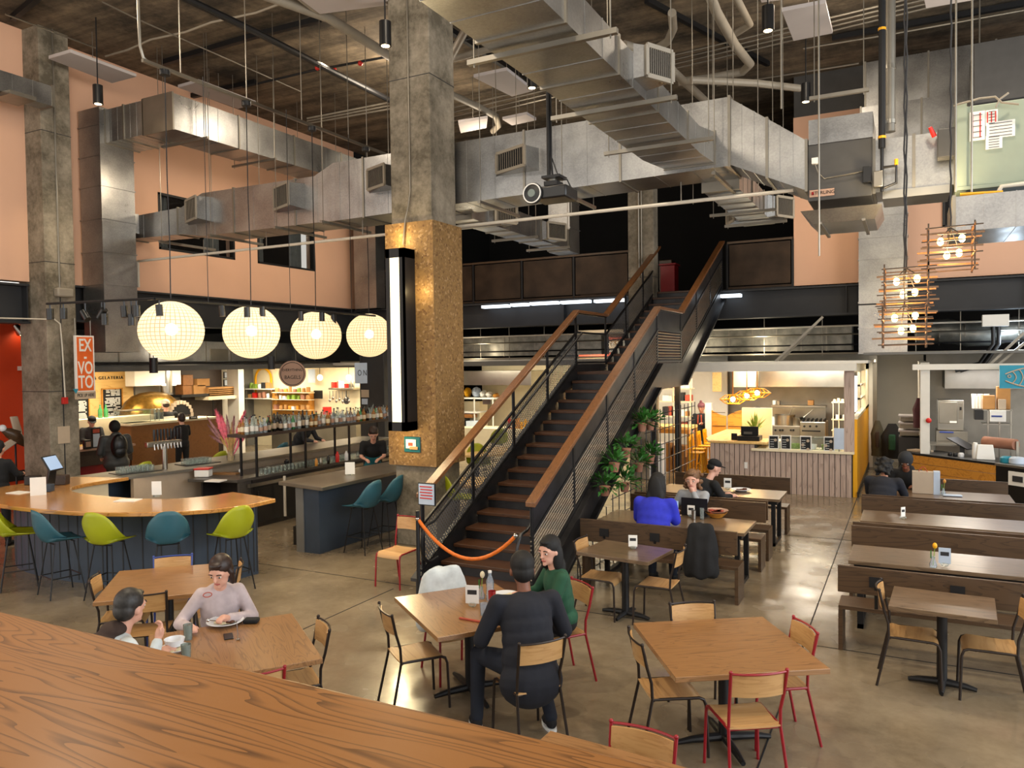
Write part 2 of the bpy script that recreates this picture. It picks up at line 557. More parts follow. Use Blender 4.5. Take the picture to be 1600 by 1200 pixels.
# galvanised duct: spangle over a dull metal
m, nt, b = _new('galvanised'); MATS['galvanised'] = m; N, L = nt.nodes, nt.links
tc = N.new('ShaderNodeTexCoord')
vo = N.new('ShaderNodeTexVoronoi'); vo.inputs['Scale'].default_value = 55
L.new(tc.outputs['Object'], vo.inputs['Vector'])
n1 = N.new('ShaderNodeTexNoise'); n1.inputs['Scale'].default_value = 1.6; n1.inputs['Detail'].default_value = 5
L.new(tc.outputs['Object'], n1.inputs['Vector'])
ad = N.new('ShaderNodeMath'); ad.operation = 'MULTIPLY_ADD'; ad.inputs[1].default_value = .13
sp = N.new('ShaderNodeSeparateColor'); L.new(vo.outputs['Color'], sp.inputs[0])
L.new(sp.outputs[0], ad.inputs[0]); L.new(n1.outputs['Fac'], ad.inputs[2])
r = N.new('ShaderNodeValToRGB'); r.color_ramp.elements[0].position = .35; r.color_ramp.elements[0].color = (.25, .25, .25, 1)
r.color_ramp.elements[1].position = .85; r.color_ramp.elements[1].color = (.47, .47, .46, 1)
L.new(ad.outputs[0], r.inputs['Fac']); L.new(r.outputs['Color'], b.inputs['Base Color'])
b.inputs['Metallic'].default_value = .92
rr = N.new('ShaderNodeMapRange'); rr.inputs[3].default_value = .2; rr.inputs[4].default_value = .42
L.new(n1.outputs['Fac'], rr.inputs[0]); L.new(rr.outputs[0], b.inputs['Roughness'])
bp = N.new('ShaderNodeBump'); bp.inputs['Strength'].default_value = .25; bp.inputs['Distance'].default_value = .02
n3 = N.new('ShaderNodeTexNoise'); n3.inputs['Scale'].default_value = 2.5; L.new(tc.outputs['Object'], n3.inputs['Vector'])
L.new(n3.outputs['Fac'], bp.inputs['Height']); L.new(bp.outputs['Normal'], b.inputs['Normal'])
# silver insulated duct wrap
plain('foil_wrap', '#7e7c74', .4, .6, var=.35, scale=5, bump=.6)
# brass oven hood
plain('hammered_brass', '#8a6a30', .35, .9, var=.35, scale=9, bump=.5)
# oriented strand board
m, nt, b = _new('strand_board'); MATS['strand_board'] = m; N, L = nt.nodes, nt.links
tc = N.new('ShaderNodeTexCoord')
ds = N.new('ShaderNodeTexNoise'); ds.inputs['Scale'].default_value = 5; ds.inputs['Detail'].default_value = 2
L.new(tc.outputs['Object'], ds.inputs['Vector'])
mx = N.new('ShaderNodeMix'); mx.data_type = 'VECTOR'; mx.inputs[0].default_value = .06
L.new(tc.outputs['Object'], mx.inputs[4]); L.new(ds.outputs['Color'], mx.inputs[5])
vo = N.new('ShaderNodeTexVoronoi'); vo.inputs['Scale'].default_value = 34
L.new(mx.outputs[1], vo.inputs['Vector'])
sp = N.new('ShaderNodeSeparateColor'); L.new(vo.outputs['Color'], sp.inputs[0])
r = N.new('ShaderNodeValToRGB')
r.color_ramp.elements[0].position = 0; r.color_ramp.elements[0].color = rgb(hexc('#6b4b28'))
r.color_ramp.elements[1].position = 1; r.color_ramp.elements[1].color = rgb(hexc('#ab8a60'))
e = r.color_ramp.elements.new(.12); e.color = rgb(hexc('#7f6038'))
e = r.color_ramp.elements.new(.85); e.color = rgb(hexc('#92703f'))
L.new(sp.outputs[0], r.inputs['Fac']); L.new(r.outputs['Color'], b.inputs['Base Color']); b.inputs['Roughness'].default_value = .7
# woods
wood('table_wood', '#946b42', '#5f4022', .3, 0, 1.3, 1.7, .3)
wood('table_dark', '#6e5a45', '#3f3023', .28, 0, 1.0, 1.2, .3)
wood('bench_wood', '#4d3926', '#2a1d10', .4, 0, 1.0, 1.2)
wood('ledge_wood', '#9c6836', '#4c2d13', .38, 0, 1.5, 2.4, .15, .3)
wood('handrail_wood', '#734a28', '#4a2c15', .35, 1, 1.0, 1.2, .2)
wood('tread_wood', '#4e301a', '#2c190c', .35, 0, 1.0, 1.2, .2)
wood('bar_wood', '#c08a48', '#8a5520', .2, 0, .8, 1.2, .6)
wood('plywood', '#c09560', '#9a6c3a', .4, 0, 1.0, .9, .2, .5)
wood('plywood_dark', '#8a6238', '#5f3e1f', .35, 0, 1.0, .9, .3, .5)
wood('pine_panel', '#e2bc78', '#c4924a', .5, 1, .7, 1.0, 0, .4)
wood('pine_orange', '#c98a34', '#95591a', .4, 0, .7, 1.3, .1, .4)
wood('slat_wood', '#b8a294', '#7d685c', .6, 2, .8, 1.0, 0, .5)
wood('brown_panel', '#8a5a2e', '#6a421d', .4, 0, .7, .8, 0, .5)
wood('shelf_dark', '#3a2c24', '#241a15', .5, 0, .7, .8, 0, .5)
emit('lamp_warm', '#ffd9a0', 14)
emit('lamp_strip', '#ffe2b0', 6)
emit('bulb', '#ffc070', 45)
emit('globe_bulb', '#ffe0b0', 16)
emit('screen_white', '#eef4ff', 1.1)
emit('screen_dim', '#9ab4d8', .35)
emit('tube_white', '#e8f4ff', 2.2)
# diffuser of the column lantern
emit('lantern_diffuser', '#ffefc4', 1.7)
emit('lantern_side', '#ffe6a0', 1.0)
# globe shade: thin fabric skin with the wires of its frame printed through
m, nt, b = _new('globe_skin'); MATS['globe_skin'] = m; N, L = nt.nodes, nt.links
tc = N.new('ShaderNodeTexCoord'); sx = N.new('ShaderNodeSeparateXYZ'); L.new(tc.outputs['Object'], sx.inputs[0])
at = N.new('ShaderNodeMath'); at.operation = 'ARCTAN2'; L.new(sx.outputs[0], at.inputs[0]); L.new(sx.outputs[1], at.inputs[1])
def lines(src, k, w):
    a = N.new('ShaderNodeMath'); a.operation = 'MULTIPLY'; a.inputs[1].default_value = k; L.new(src, a.inputs[0])
    f = N.new('ShaderNodeMath'); f.operation = 'FRACT'; L.new(a.outputs[0], f.inputs[0])
    c = N.new('ShaderNodeMath'); c.operation = 'COMPARE'; c.inputs[1].default_value = .5; c.inputs[2].default_value = w; L.new(f.outputs[0], c.inputs[0])
    return c.outputs[0]
ac = N.new('ShaderNodeMath'); ac.operation = 'DIVIDE'; ac.inputs[1].default_value = .405; L.new(sx.outputs[2], ac.inputs[0])
asn = N.new('ShaderNodeMath'); asn.operation = 'ARCSINE'; L.new(ac.outputs[0], asn.inputs[0])
l1 = lines(at.outputs[0], 40/(2*PI), .09); l2 = lines(asn.outputs[0], 24/PI, .09)
mxx = N.new('ShaderNodeMath'); mxx.operation = 'MAXIMUM'; L.new(l1, mxx.inputs[0]); L.new(l2, mxx.inputs[1])
rp = N.new('ShaderNodeMix'); rp.data_type = 'RGBA'; L.new(mxx.outputs[0], rp.inputs[0])
rp.inputs[6].default_value = (.92, .86, .74, 1); rp.inputs[7].default_value = (.42, .34, .25, 1)
tl = N.new('ShaderNodeBsdfTranslucent'); L.new(rp.outputs[2], tl.inputs[0])
df = N.new('ShaderNodeBsdfDiffuse'); L.new(rp.outputs[2], df.inputs[0])
ms = N.new('ShaderNodeMixShader'); ms.inputs[0].default_value = .45; L.new(tl.outputs[0], ms.inputs[1]); L.new(df.outputs[0], ms.inputs[2])
tp = N.new('ShaderNodeBsdfTransparent')
m2 = N.new('ShaderNodeMixShader'); m2.inputs[0].default_value = .16; L.new(ms.outputs[0], m2.inputs[1]); L.new(tp.outputs[0], m2.inputs[2])
L.new(m2.outputs[0], N['Material Output'].inputs[0])
# woven wire / perforated infill panels seen at a distance
def mesh_mat(name, col, k1, k2, w, diag=False, open_=True):
    m, nt, b = _new(name); MATS[name] = m; N, L = nt.nodes, nt.links
    b.inputs['Base Color'].default_value = rgb(hexc(col)); b.inputs['Metallic'].default_value = .7; b.inputs['Roughness'].default_value = .4
    tc = N.new('ShaderNodeTexCoord'); sx = N.new('ShaderNodeSeparateXYZ'); L.new(tc.outputs['Object'], sx.inputs[0])
    def ln(a_, b_, k):
        mu = N.new('ShaderNodeMath'); mu.operation = a_; L.new(sx.outputs[1], mu.inputs[0]); L.new(sx.outputs[2], mu.inputs[1])
        s2 = N.new('ShaderNodeMath'); s2.operation = 'MULTIPLY'; s2.inputs[1].default_value = k; L.new(mu.outputs[0], s2.inputs[0])
        f = N.new('ShaderNodeMath'); f.operation = 'FRACT'; L.new(s2.outputs[0], f.inputs[0])
        c = N.new('ShaderNodeMath'); c.operation = 'COMPARE'; c.inputs[1].default_value = .5; c.inputs[2].default_value = w; L.new(f.outputs[0], c.inputs[0])
        return c.outputs[0]
    a1 = ln('ADD', 0, k1); a2 = ln('SUBTRACT', 0, k2)
    mxx = N.new('ShaderNodeMath'); mxx.operation = 'MAXIMUM'; L.new(a1, mxx.inputs[0]); L.new(a2, mxx.inputs[1])
    tp = N.new('ShaderNodeBsdfTransparent'); ms = N.new('ShaderNodeMixShader')
    L.new(mxx.outputs[0], ms.inputs[0]); L.new(tp.outputs[0], ms.inputs[1]); L.new(b.outputs[0], ms.inputs[2])
    L.new(ms.outputs[0], N['Material Output'].inputs[0])
    return m
mesh_mat('woven_wire', '#8d8e90', 16, 16, .2)
# ------------------------------------------------------------------ the shell
CEIL, ZM, XL, YB = 9.3, 4.55, -14.9, 18.6
struct('floor', bx(-22, -3, -.2, 9, 28, 0), 'floor_concrete', 'polished brown concrete floor of the food hall')
g = G()
for (a, b_) in [((-14.9, 3.3), (9, 3.3)), ((-14.9, 8.2), (9, 8.2)), ((-14.9, 13.2), (9, 13.2)), ((-.95, 2), (-.95, 17.2)), ((-5.9, 2), (-5.9, 8)), ((3.2, 2), (3.2, 17.2))]:
    g.bar((a[0], a[1], .001), (b_[0], b_[1], .001), .012, .004)
struct('trim_1', g, 'matt_black', 'thin dark saw joints cut in the concrete floor')
struct('ceiling', bx(-15.3, -3, CEIL, 9, 28, CEIL+.3), 'slab_concrete', 'stained board-marked concrete slab high overhead')
struct('ceiling_2', bx(-21.6, 2, 4.0, -15.2, 18.6, 4.3), 'dark_void', 'dark underside of the floor above the left food stalls')
# left wall with two window openings
ys = [2, 11.72, 13.9, 14.65, 16.79, 18.6]
g = G()
for i in range(5):
    if i in (1, 3):
        zt = 6.8 if i == 1 else 6.65
        g.bx(XL-.3, ys[i], 4.55, XL, ys[i+1], 5.53); g.bx(XL-.3, ys[i], zt, XL, ys[i+1], CEIL)
    else:
        g.bx(XL-.3, ys[i], 4.55, XL, ys[i+1], CEIL)
struct('wall_left', g, 'pink_paint', 'salmon pink upper wall on the left with two dark windows', smooth=False)
for k, (y0, y1, z1) in enumerate(((11.72, 13.9, 6.8), (14.65, 16.79, 6.65))):
    g = G()
    for a in (y0, y1-.05): g.bx(XL-.12, a, 5.53, XL+.01, a+.05, z1)
    for z in (5.53, z1-.05): g.bx(XL-.12, y0, z, XL+.01, y1, z+.05)
    w = struct('window_%d' % (k+1), g, 'black_steel', 'dark window in the pink left wall, %s' % ('nearer one' if k == 0 else 'farther one'), smooth=False)
    bx(XL-.09, y0+.05, 5.58, XL-.08, y1-.05, z1-.05).build('pane', 'window_glass', w)
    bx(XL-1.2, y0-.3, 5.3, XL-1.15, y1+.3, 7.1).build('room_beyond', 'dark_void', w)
    g = G()
    for (c0, c1) in ((y0+.06, y0+.42), (y1-.75, y1-.28)):
        n = 26
        for i in range(n):
            a = c0+(c1-c0)*i/n; b2 = c0+(c1-c0)*(i+1)/n
            x0 = XL-.22+.025*sin(i*1.4); x1 = XL-.22+.025*sin((i+1)*1.4)
            g.add([(x0, a, 5.55), (x1, b2, 5.55), (x1, b2, z1), (x0, a, z1), (x0-.004, a, 5.55), (x1-.004, b2, 5.55), (x1-.004, b2, z1), (x0-.004, a, z1)],
                  [(0, 1, 2, 3), (7, 6, 5, 4), (3, 2, 6, 7), (0, 4, 5, 1)])
    g.build('curtain', 'cloth_white', w)
struct('wall_left_2', bx(-17.0, 3, 0, -16.7, 10.9, 4.0), 'orange_paint', 'vivid orange wall under the beam on the left', smooth=False)
struct('wall_left_3', bx(-21.6, 2, 0, -21.3, 27.3, 4.25), 'grey_paint', 'grey back wall of the left food stalls', smooth=False)
g = G()
g.bx(-2.34, YB, 4.5, 9, YB+.3, 8.35)
struct('wall_back', g, 'pink_paint', 'salmon pink upper wall at the far right', smooth=False)
struct('wall_back_2', bx(-2.34, YB+.1, 8.35, 9, YB+.3, CEIL), 'heater_grey', 'dark grey band above the far pink wall', smooth=False)
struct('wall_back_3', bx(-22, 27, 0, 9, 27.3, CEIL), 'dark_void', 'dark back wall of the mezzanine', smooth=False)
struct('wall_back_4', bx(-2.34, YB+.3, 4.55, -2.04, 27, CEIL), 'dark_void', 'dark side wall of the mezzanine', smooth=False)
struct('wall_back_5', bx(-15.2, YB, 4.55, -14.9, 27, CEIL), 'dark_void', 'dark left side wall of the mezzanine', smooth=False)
struct('floor_2', bx(-21.6, YB, 4.25, 9, 27, ZM), 'charcoal', 'mezzanine floor slab', smooth=False)
w = bx(1.5, YB-.02, 5.3, 2.5, YB+.05, 6.02)
g = G()
for a in (.62, 1.35): g.bx(a, YB-.03, 5.6, a+.05, YB+.02, 6.4)
for z in (5.6, 6.35): g.bx(.62, YB-.03, z, 1.4, YB+.02, z+.05)
w = struct('window_3', g, 'black_steel', 'small dark window in the far pink wall', smooth=False)
bx(.66, YB-.012, 5.64, 1.36, YB-.005, 6.36).build('pane', 'dark_void', w)
# glazed front on the right (beside the camera, out of the frame)
g = G()
for y in range(-3, 19, 3): g.bx(8.9, y, 0, 9.1, y+.25, CEIL)
for z in (0, 3.0, 6.2, CEIL-.3): g.bx(8.9, -3, z, 9.1, 18.6, z+.3)
struct('wall_right', g, 'charcoal', 'tall glazed front on the right side', smooth=False)

# steel beams that carry the upper floor
def ibeam(name, label, axis, a0, a1, c, z0, z1, w=.34):
    t = thing(name, label, 'steel beam', (c, a0, z0) if axis == 'y' else (a0, c, z0))
    def b_(z_0, z_1, hw, dd=0):
        return bx(c-hw+dd, a0, z_0, c+hw+dd, a1, z_1) if axis == 'y' else bx(a0, c-hw+dd, z_0, a1, c+hw+dd, z_1)
    b_(z0, z0+.04, w/2).build('flange', 'beam_steel', t, smooth=False)
    b_(z1-.04, z1, w/2).build('flange', 'beam_steel', t, smooth=False)
    g = b_(z0+.04, z1-.04, .02)
    n = int((a1-a0)/3.1)
    for i in range(n+1):
        q = a0+.02+i*(a1-a0-.06)/n
        if axis == 'y': g.bx(c-w/2+.02, q, z0+.04, c+w/2-.02, q+.02, z1-.04)
        else: g.bx(q, c-w/2+.02, z0+.04, q+.02, c+w/2-.02, z1-.04)
    g.build('web', 'beam_steel', t, smooth=False)
    return t
ibeam('steel_beam', 'dark steel beam along the foot of the left pink wall', 'y', 9.42, 18.4, -15.0, 3.82, 4.55, .42)
ibeam('steel_beam', 'dark steel beam above the orange wall, left of the concrete column', 'y', 2.5, 8.8, -15.05, 3.75, 4.5, .42)
ibeam('steel_beam', 'dark steel beam under the far pink wall and mezzanine edge', 'x', -14.7, 8.9, YB-.12, 3.84, 4.5, .4)

# columns
def column(name, label, x0, y0, x1, y1, z1=CEIL, m='column_concrete', z0=0.0):
    t = thing(name, label, 'column', ((x0+x1)/2, (y0+y1)/2, z0))
    bx(x0, y0, z0, x1, y1, z1).build('shaft', m, t, bevel=.015, smooth=False)
    g = G()
    for z in (2.45, 4.9, 7.35):
        if z0 < z < z1: g.bx(x0-.003, y0-.003, z, x1+.003, y1+.003, z+.012)
    g.build('form_joint', 'charcoal', t, smooth=False)
    return t
C1 = column('concrete_column', 'tall concrete column at the centre with a strand board wrap', -7.31, 10.04, -6.55, 10.76)
g = G().bx(-7.39, 9.97, 1.29, -6.49, 10.83, 5.10)
OSB = g.build('strand_board_wrap', 'strand_board', C1, smooth=False)
G().tube([(-6.93, 10.02, CEIL), (-6.93, 10.02, 5.6), (-6.95, 9.99, 5.35), (-6.98, 9.95, 5.15), (-7.02, 9.93, 4.75)], .013, 6).build('conduit', 'stainless_dull', C1)
C2 = column('concrete_column', 'concrete column at the left against the pink wall', -15.25, 8.84, -14.4, 9.42)
G().tube([(-14.38, 9.1, CEIL), (-14.38, 9.1, 4.35)], .016, 6).build('conduit', 'stainless_dull', C2)
G().bx(-14.4, 9.1, .0, -14.385, 9.115, CEIL).build('groove', 'charcoal', C2, smooth=False)
bx(-14.4, 8.98, 4.25, -14.25, 9.3, 4.42).build('junction_box', 'pvc_pipe', C2, bevel=.03)
C3 = column('concrete_column', 'concrete column at the mezzanine edge behind the stair', -6.08, 18.0, -5.44, 18.36)
G().tube([(-5.8, 17.97, CEIL), (-5.8, 17.97, 4.9)], .02, 6).tube([(-5.73, 17.97, CEIL), (-5.73, 17.97, 4.9)], .015, 6).build('conduit', 'stainless_dull', C3)
a = PY(562, 600, 18.0); c = PY(600, 600, 18.0)
column('concrete_column', 'dark concrete column under the beam at the far left corner', a.x, 18.0, c.x, 18.5, 3.84, 'charcoal')

# column lantern, framed print, chalk notes on the wrap
t = thing('wall_lantern', 'tall vertical lantern with black frame glowing on the column wrap', 'wall lamp', (-7.0, 9.9, 3.2))
g = G()
lx0, lx1, ly0, ly1, lz0, lz1 = -7.16, -6.82, 9.66, 9.955, 1.86, 4.66
g.bx(lx0, ly0, lz0, lx1, ly1, lz0+.14); g.bx(lx0, ly0, lz1-.14, lx1, ly1, lz1)
g.bx(lx0+.0, ly0, lz0, lx0+.03, ly0+.03, lz1); g.bx(lx1-.09, ly0, lz0, lx1, ly0+.03, lz1); g.bx(lx0, ly1-.03, lz0, lx0+.03, ly1, lz1); g.bx(lx1-.03, ly0, lz0, lx1, ly1, lz1)
g.bx(lx0+.03, ly0, lz0, lx0+.07, ly0+.015, lz1)
g.build('frame', 'black_steel', t, smooth=False)
bx(lx0+.06, ly0+.012, lz0+.14, lx1-.09, ly0+.05, lz1-.14).build('diffuser', 'lantern_diffuser', t, smooth=False)
bx(lx0+.006, ly0+.04, lz0+.14, lx0+.012, ly1-.03, lz1-.14).build('side_diffuser', 'lantern_side', t, smooth=False)
light('lantern_light', 'AREA', (-6.99, 9.6, 3.26), 55, (1, .80, .45), .25, (-6.99, 6, 3.2), 2.5)
light('lantern_glow', 'POINT', (-7.05, 9.8, 4.85), 8, (1, .75, .35), .05)
light('lantern_glow', 'POINT', (-7.0, 9.7, 1.7), 5, (1, .75, .35), .05)
light('lantern_glow', 'POINT', (-6.66, 9.8, 4.0), 4, (1, .75, .35), .05)
t = thing('framed_print', 'small teal framed print with white page on the column wrap', 'picture', (-6.98, 9.95, 1.55))
a = PY(632, 682, 9.96); c = PY(657, 707, 9.96)
bx(a.x, 9.945, c.z, c.x, 9.969, a.z).build('frame', 'cloth_teal', t, bevel=.004)
bx(a.x+.04, 9.935, c.z+.06, c.x-.07, 9.944, a.z-.04).build('page', 'paper', t)
bx(a.x+.09, 9.93, c.z+.1, a.x+.17, 9.934, a.z-.09).build('drawing', 'scarf_red', t)
bx(a.x+.12, 9.925, c.z+.045, c.x-.03, 9.934, c.z+.09).build('tab', 'plywood', t)

# ------------------------------------------------------------------ the stair
SX0, SX1 = -5.45, -3.95
RUN, RISE, SY0 = .318, .159, 7.8
RUN2, RISE2, LZ = .35, .168, 17*.159
LY0, LY1 = SY0+17*RUN, 14.75
stair = thing('staircase', 'straight steel and wood staircase climbing from the hall to the mezzanine', 'staircase', (-4.7, 8, 0))
tr = G(); ri = G()
for k in range(1, 17):
    y = SY0+k*RUN; z = k*RISE
    tr = bx(SX0+.02, y-.03, z-.045, SX1-.02, y+RUN+.01, z)
    tr.build('tread', 'tread_wood', stair, bevel=.006, smooth=False)
    bx(SX0+.02, y, z-RISE, SX1-.02, y+.012, z-.045).build('riser', 'raw_steel', stair, smooth=False)
for j in range(0, 11):
    y = LY1+j*RUN2; z = LZ+(j+1)*RISE2
    bx(SX0+.02, y-.03, z-.045, SX1-.02, y+RUN2+.01, z).build('tread', 'tread_wood', stair, bevel=.006, smooth=False)
    bx(SX0+.02, y, z-RISE2, SX1-.02, y+.012, z-.045).build('riser', 'raw_steel', stair, smooth=False)
bx(SX0, LY0-.03, LZ-.05, SX1, LY1+.01, LZ).build('landing_floor', 'tread_wood', stair, smooth=False)
bx(SX0, LY0, LZ-.32, SX1, LY1, LZ-.05).build('landing_frame', 'raw_steel', stair, smooth=False)
def slope_plate(x0, x1, pts, name='stringer', m='raw_steel'):
    return G().ext([(x0, y, z) for y, z in pts], (x1-x0, 0, 0)).build(name, m, stair, smooth=False)
sl, sl2 = RISE/RUN, RISE2/RUN2
y0 = SY0+.12
for xa, xb in ((SX0-.04, SX0+.0), (SX1, SX1+.04)):
    z_at = lambda y: (y-SY0)*sl
    slope_plate(xa, xb, [(y0, 0), (y0, z_at(y0)+.14), (LY0, LZ+.14), (LY1, LZ+.14), (LY1+3.75, ZM+.1), (LY1+3.75, ZM-.24), (LY1+.15, LZ-.3), (LY0-.1, LZ-.33), (y0+.62, 0)])
# pale flange of the outer channel
for xa, xb in ((SX0-.12, SX0-.04), (SX1+.04, SX1+.12)):
    for pts in ([(y0+.62, .0), (y0+.60, .05), (LY0-.1, LZ-.28), (LY0-.1, LZ-.33)], [(y0, z_at(y0)+.10), (y0, z_at(y0)+.14), (LY0, LZ+.14), (LY0, LZ+.10)],
                [(LY1+.15, LZ-.3), (LY1+.15, LZ-.25), (LY1+3.75, ZM-.19), (LY1+3.75, ZM-.24)]):
        slope_plate(xa, xb, pts, 'stringer_flange')

def railing(name, label, x, mesh, side):
    """rail on one side of the stair: wood cap, posts, infill; side = +1 infill to the right"""
    t = thing(name, label, 'railing', (x, 8, 0))
    HT = 1.09
    segs = [((SY0+.22, .11), (LY0, LZ)), ((LY0, LZ), (LY1, LZ)), ((LY1, LZ), (LY1+3.75, ZM))]
    for i, ((ya, za), (yb, zb)) in enumerate(segs):
        w = .13 if i != 1 else .09
        G().ext([(x-w/2, ya, za+HT), (x-w/2, yb, zb+HT), (x-w/2, yb, zb+HT+.055), (x-w/2, ya, za+HT+.055)], (w, 0, 0)).build('handrail', 'handrail_wood', t, bevel=.006, smooth=False)
    posts = []
    n = 4
    for k in range(n+1):
        q = k/n; posts.append((segs[0][0][0]+.04+(segs[0][1][0]-.08-segs[0][0][0])*q, segs[0][0][1]+(LZ-segs[0][0][1])*q))
    posts += [(LY1-.02, LZ)]
    for k in range(1, 4):
        q = k/3; posts.append((LY1+3.72*q, LZ+(ZM-LZ)*q))
    for (y, z) in posts:
        bx(x-.012, y-.03, max(0, z-.12) if z < .3 else z-.02, x+.012, y+.03, z+HT).build('post', 'black_steel', t, smooth=False)
    # upper solid strip, mid rail
    g = G(); fr = G()
    for (ya, za), (yb, zb) in segs:
        top, mid, bot = HT, HT-.36, .17
        fr.bar((x, ya, za+mid), (x, yb, zb+mid), .03, .035); fr.bar((x, ya, za+bot), (x, yb, zb+bot), .03, .035)
        fr.bar((x, ya, za+top-.01), (x, yb, zb+top-.01), .04, .02)
        g.ext([(x-.003, ya, za+mid), (x-.003, yb, zb+mid), (x-.003, yb, zb+top), (x-.003, ya, za+top)], (.006, 0, 0))
    fr.build('rail_frame', 'black_steel', t, smooth=False)
    if mesh:
        g2 = G()
        for (ya, za), (yb, zb) in (segs[0], segs[2]):
            g2.add([(x, ya, za+.18), (x, yb, zb+.18), (x, yb, zb+HT-.4), (x, ya, za+HT-.4)], [(0, 1, 2, 3)])
        g2.build('wire_mesh', 'woven_wire', t)
    else:
        g.build('solid_strip', 'raw_steel', t, smooth=False)
        for (ya, za), (yb, zb) in segs:
            g2 = G()
            for i in range(1, 11):
                o = .17+(HT-.36-.17)*i/11
                g2.tube([(x, ya, za+o), (x, yb, zb+o)], .010, 5)
            g2.build('rods', 'stainless_dull', t)
    return t
railing('stair_railing', 'stair railing on the left with wood cap and woven wire mesh', SX0-.02, True, 1)
railing('stair_railing', 'stair railing on the right with wood cap and thin parallel rods', SX1+.02, False, 1)
# secondary tube rails with looped ends
for x, lab in ((SX0+.09, 'black looped tube handrail inside the left side of the stair'), (SX1-.09, 'grey looped tube handrail inside the right side of the stair')):
    t = thing('tube_handrail', lab, 'handrail', (x, 8, 0))
    z0 = lambda y: (y-SY0)*sl
    ya = SY0+.35
    pts = [(x, LY0, z0(LY0)+.72), (x, ya, z0(ya)+.72)]
    for i in range(1, 9):
        a_ = PI*i/8
        pts.append((x, ya-.08-.20*sin(a_), z0(ya)+.47+.25*cos(a_)))
    pts.append((x, ya+.08, z0(ya)+.24))
    G().tube(pts, .02, 8).build('tube', 'black_steel' if x < -5 else 'raw_steel', t)
    g = G()
    for k in range(5):
        y = ya+.2+k*1.2
        g.tube([(x, y, z0(y)+.7), (x+(-.08 if x < -5 else .08), y, z0(y)+.66)], .008, 5)
    g.build('bracket', 'black_steel', t)

# ------------------------------------------------------------------ mezzanine guard
def guard(name, label, x0, x1, n):
    t = thing(name, label, 'railing', (x0, YB, ZM))
    bx(x0, YB-.03, ZM+1.07, x1, YB+.03, ZM+1.12).build('top_rail', 'bench_wood', t, smooth=False)
    bx(x0, YB-.02, ZM, x1, YB+.02, ZM+.05).build('bottom_rail', 'rust_panel', t, smooth=False)
    for i in range(n+1):
        x = x0+(x1-x0)*i/n
        bx(x-.025, YB-.025, ZM-.1, x+.025, YB+.025, ZM+1.07).build('post', 'black_steel', t, smooth=False)
        if i < n:
            xb = x0+(x1-x0)*(i+1)/n
            bx(x+.05, YB-.012, ZM+.08, xb-.05, YB+.012, ZM+1.04).build('panel', 'rust_panel', t, smooth=False)
guard('mezzanine_railing', 'long rusty panelled railing of the mezzanine left of the stair', -13.8, -6.25, 5)
guard('mezzanine_railing', 'short dark panelled railing of the mezzanine right of the stair', -3.83, -2.36, 1)
# dim things stored upstairs
for k, (u, v, w_, h_, m_) in enumerate([(925, 395, .7, .75, 'bench_wood'), (955, 392, .9, .8, 'bench_wood'), (1040, 385, .5, .7, 'bench_wood')]):
    p = PY(u, v, 24)
    o = bx(p.x-w_/2, 23.8, ZM, p.x+w_/2, 24.2, ZM+1.5).build('storage_crate', m_, None, bevel=.02)
    tag(o, 'dim wooden crate upstairs on the mezzanine, %s' % ('leftmost of three', 'middle of three', 'right of the concrete column')[k], 'crate')
p = PY(1046, 430, 21)
t = thing('red_stool', 'dim red cabinet standing upstairs near the stair head', 'cabinet', (p.x, 21, ZM))
t.name = 'red_cabinet'
bx(p.x-.2, 20.8, ZM, p.x+.2, 21.2, ZM+.95).build('body', 'red_paint', t, bevel=.01)
bx(p.x-.24, 20.76, ZM+.95, p.x+.24, 21.24, ZM+1.0).build('top', 'red_paint', t, bevel=.01)

# ------------------------------------------------------------------ the near ledge
t = thing('ledge_counter', 'wide oak ledge running along the very front of the view', 'ledge', (-2, .7, 0))
bx(-4.6, .38, 2.29, 1.6, 1.005, 2.35).build('top', 'ledge_wood', t, bevel=.012)
bx(-4.6, .55, 0, 1.6, .62, 2.29).build('panel', 'bar_blue', t, smooth=False)
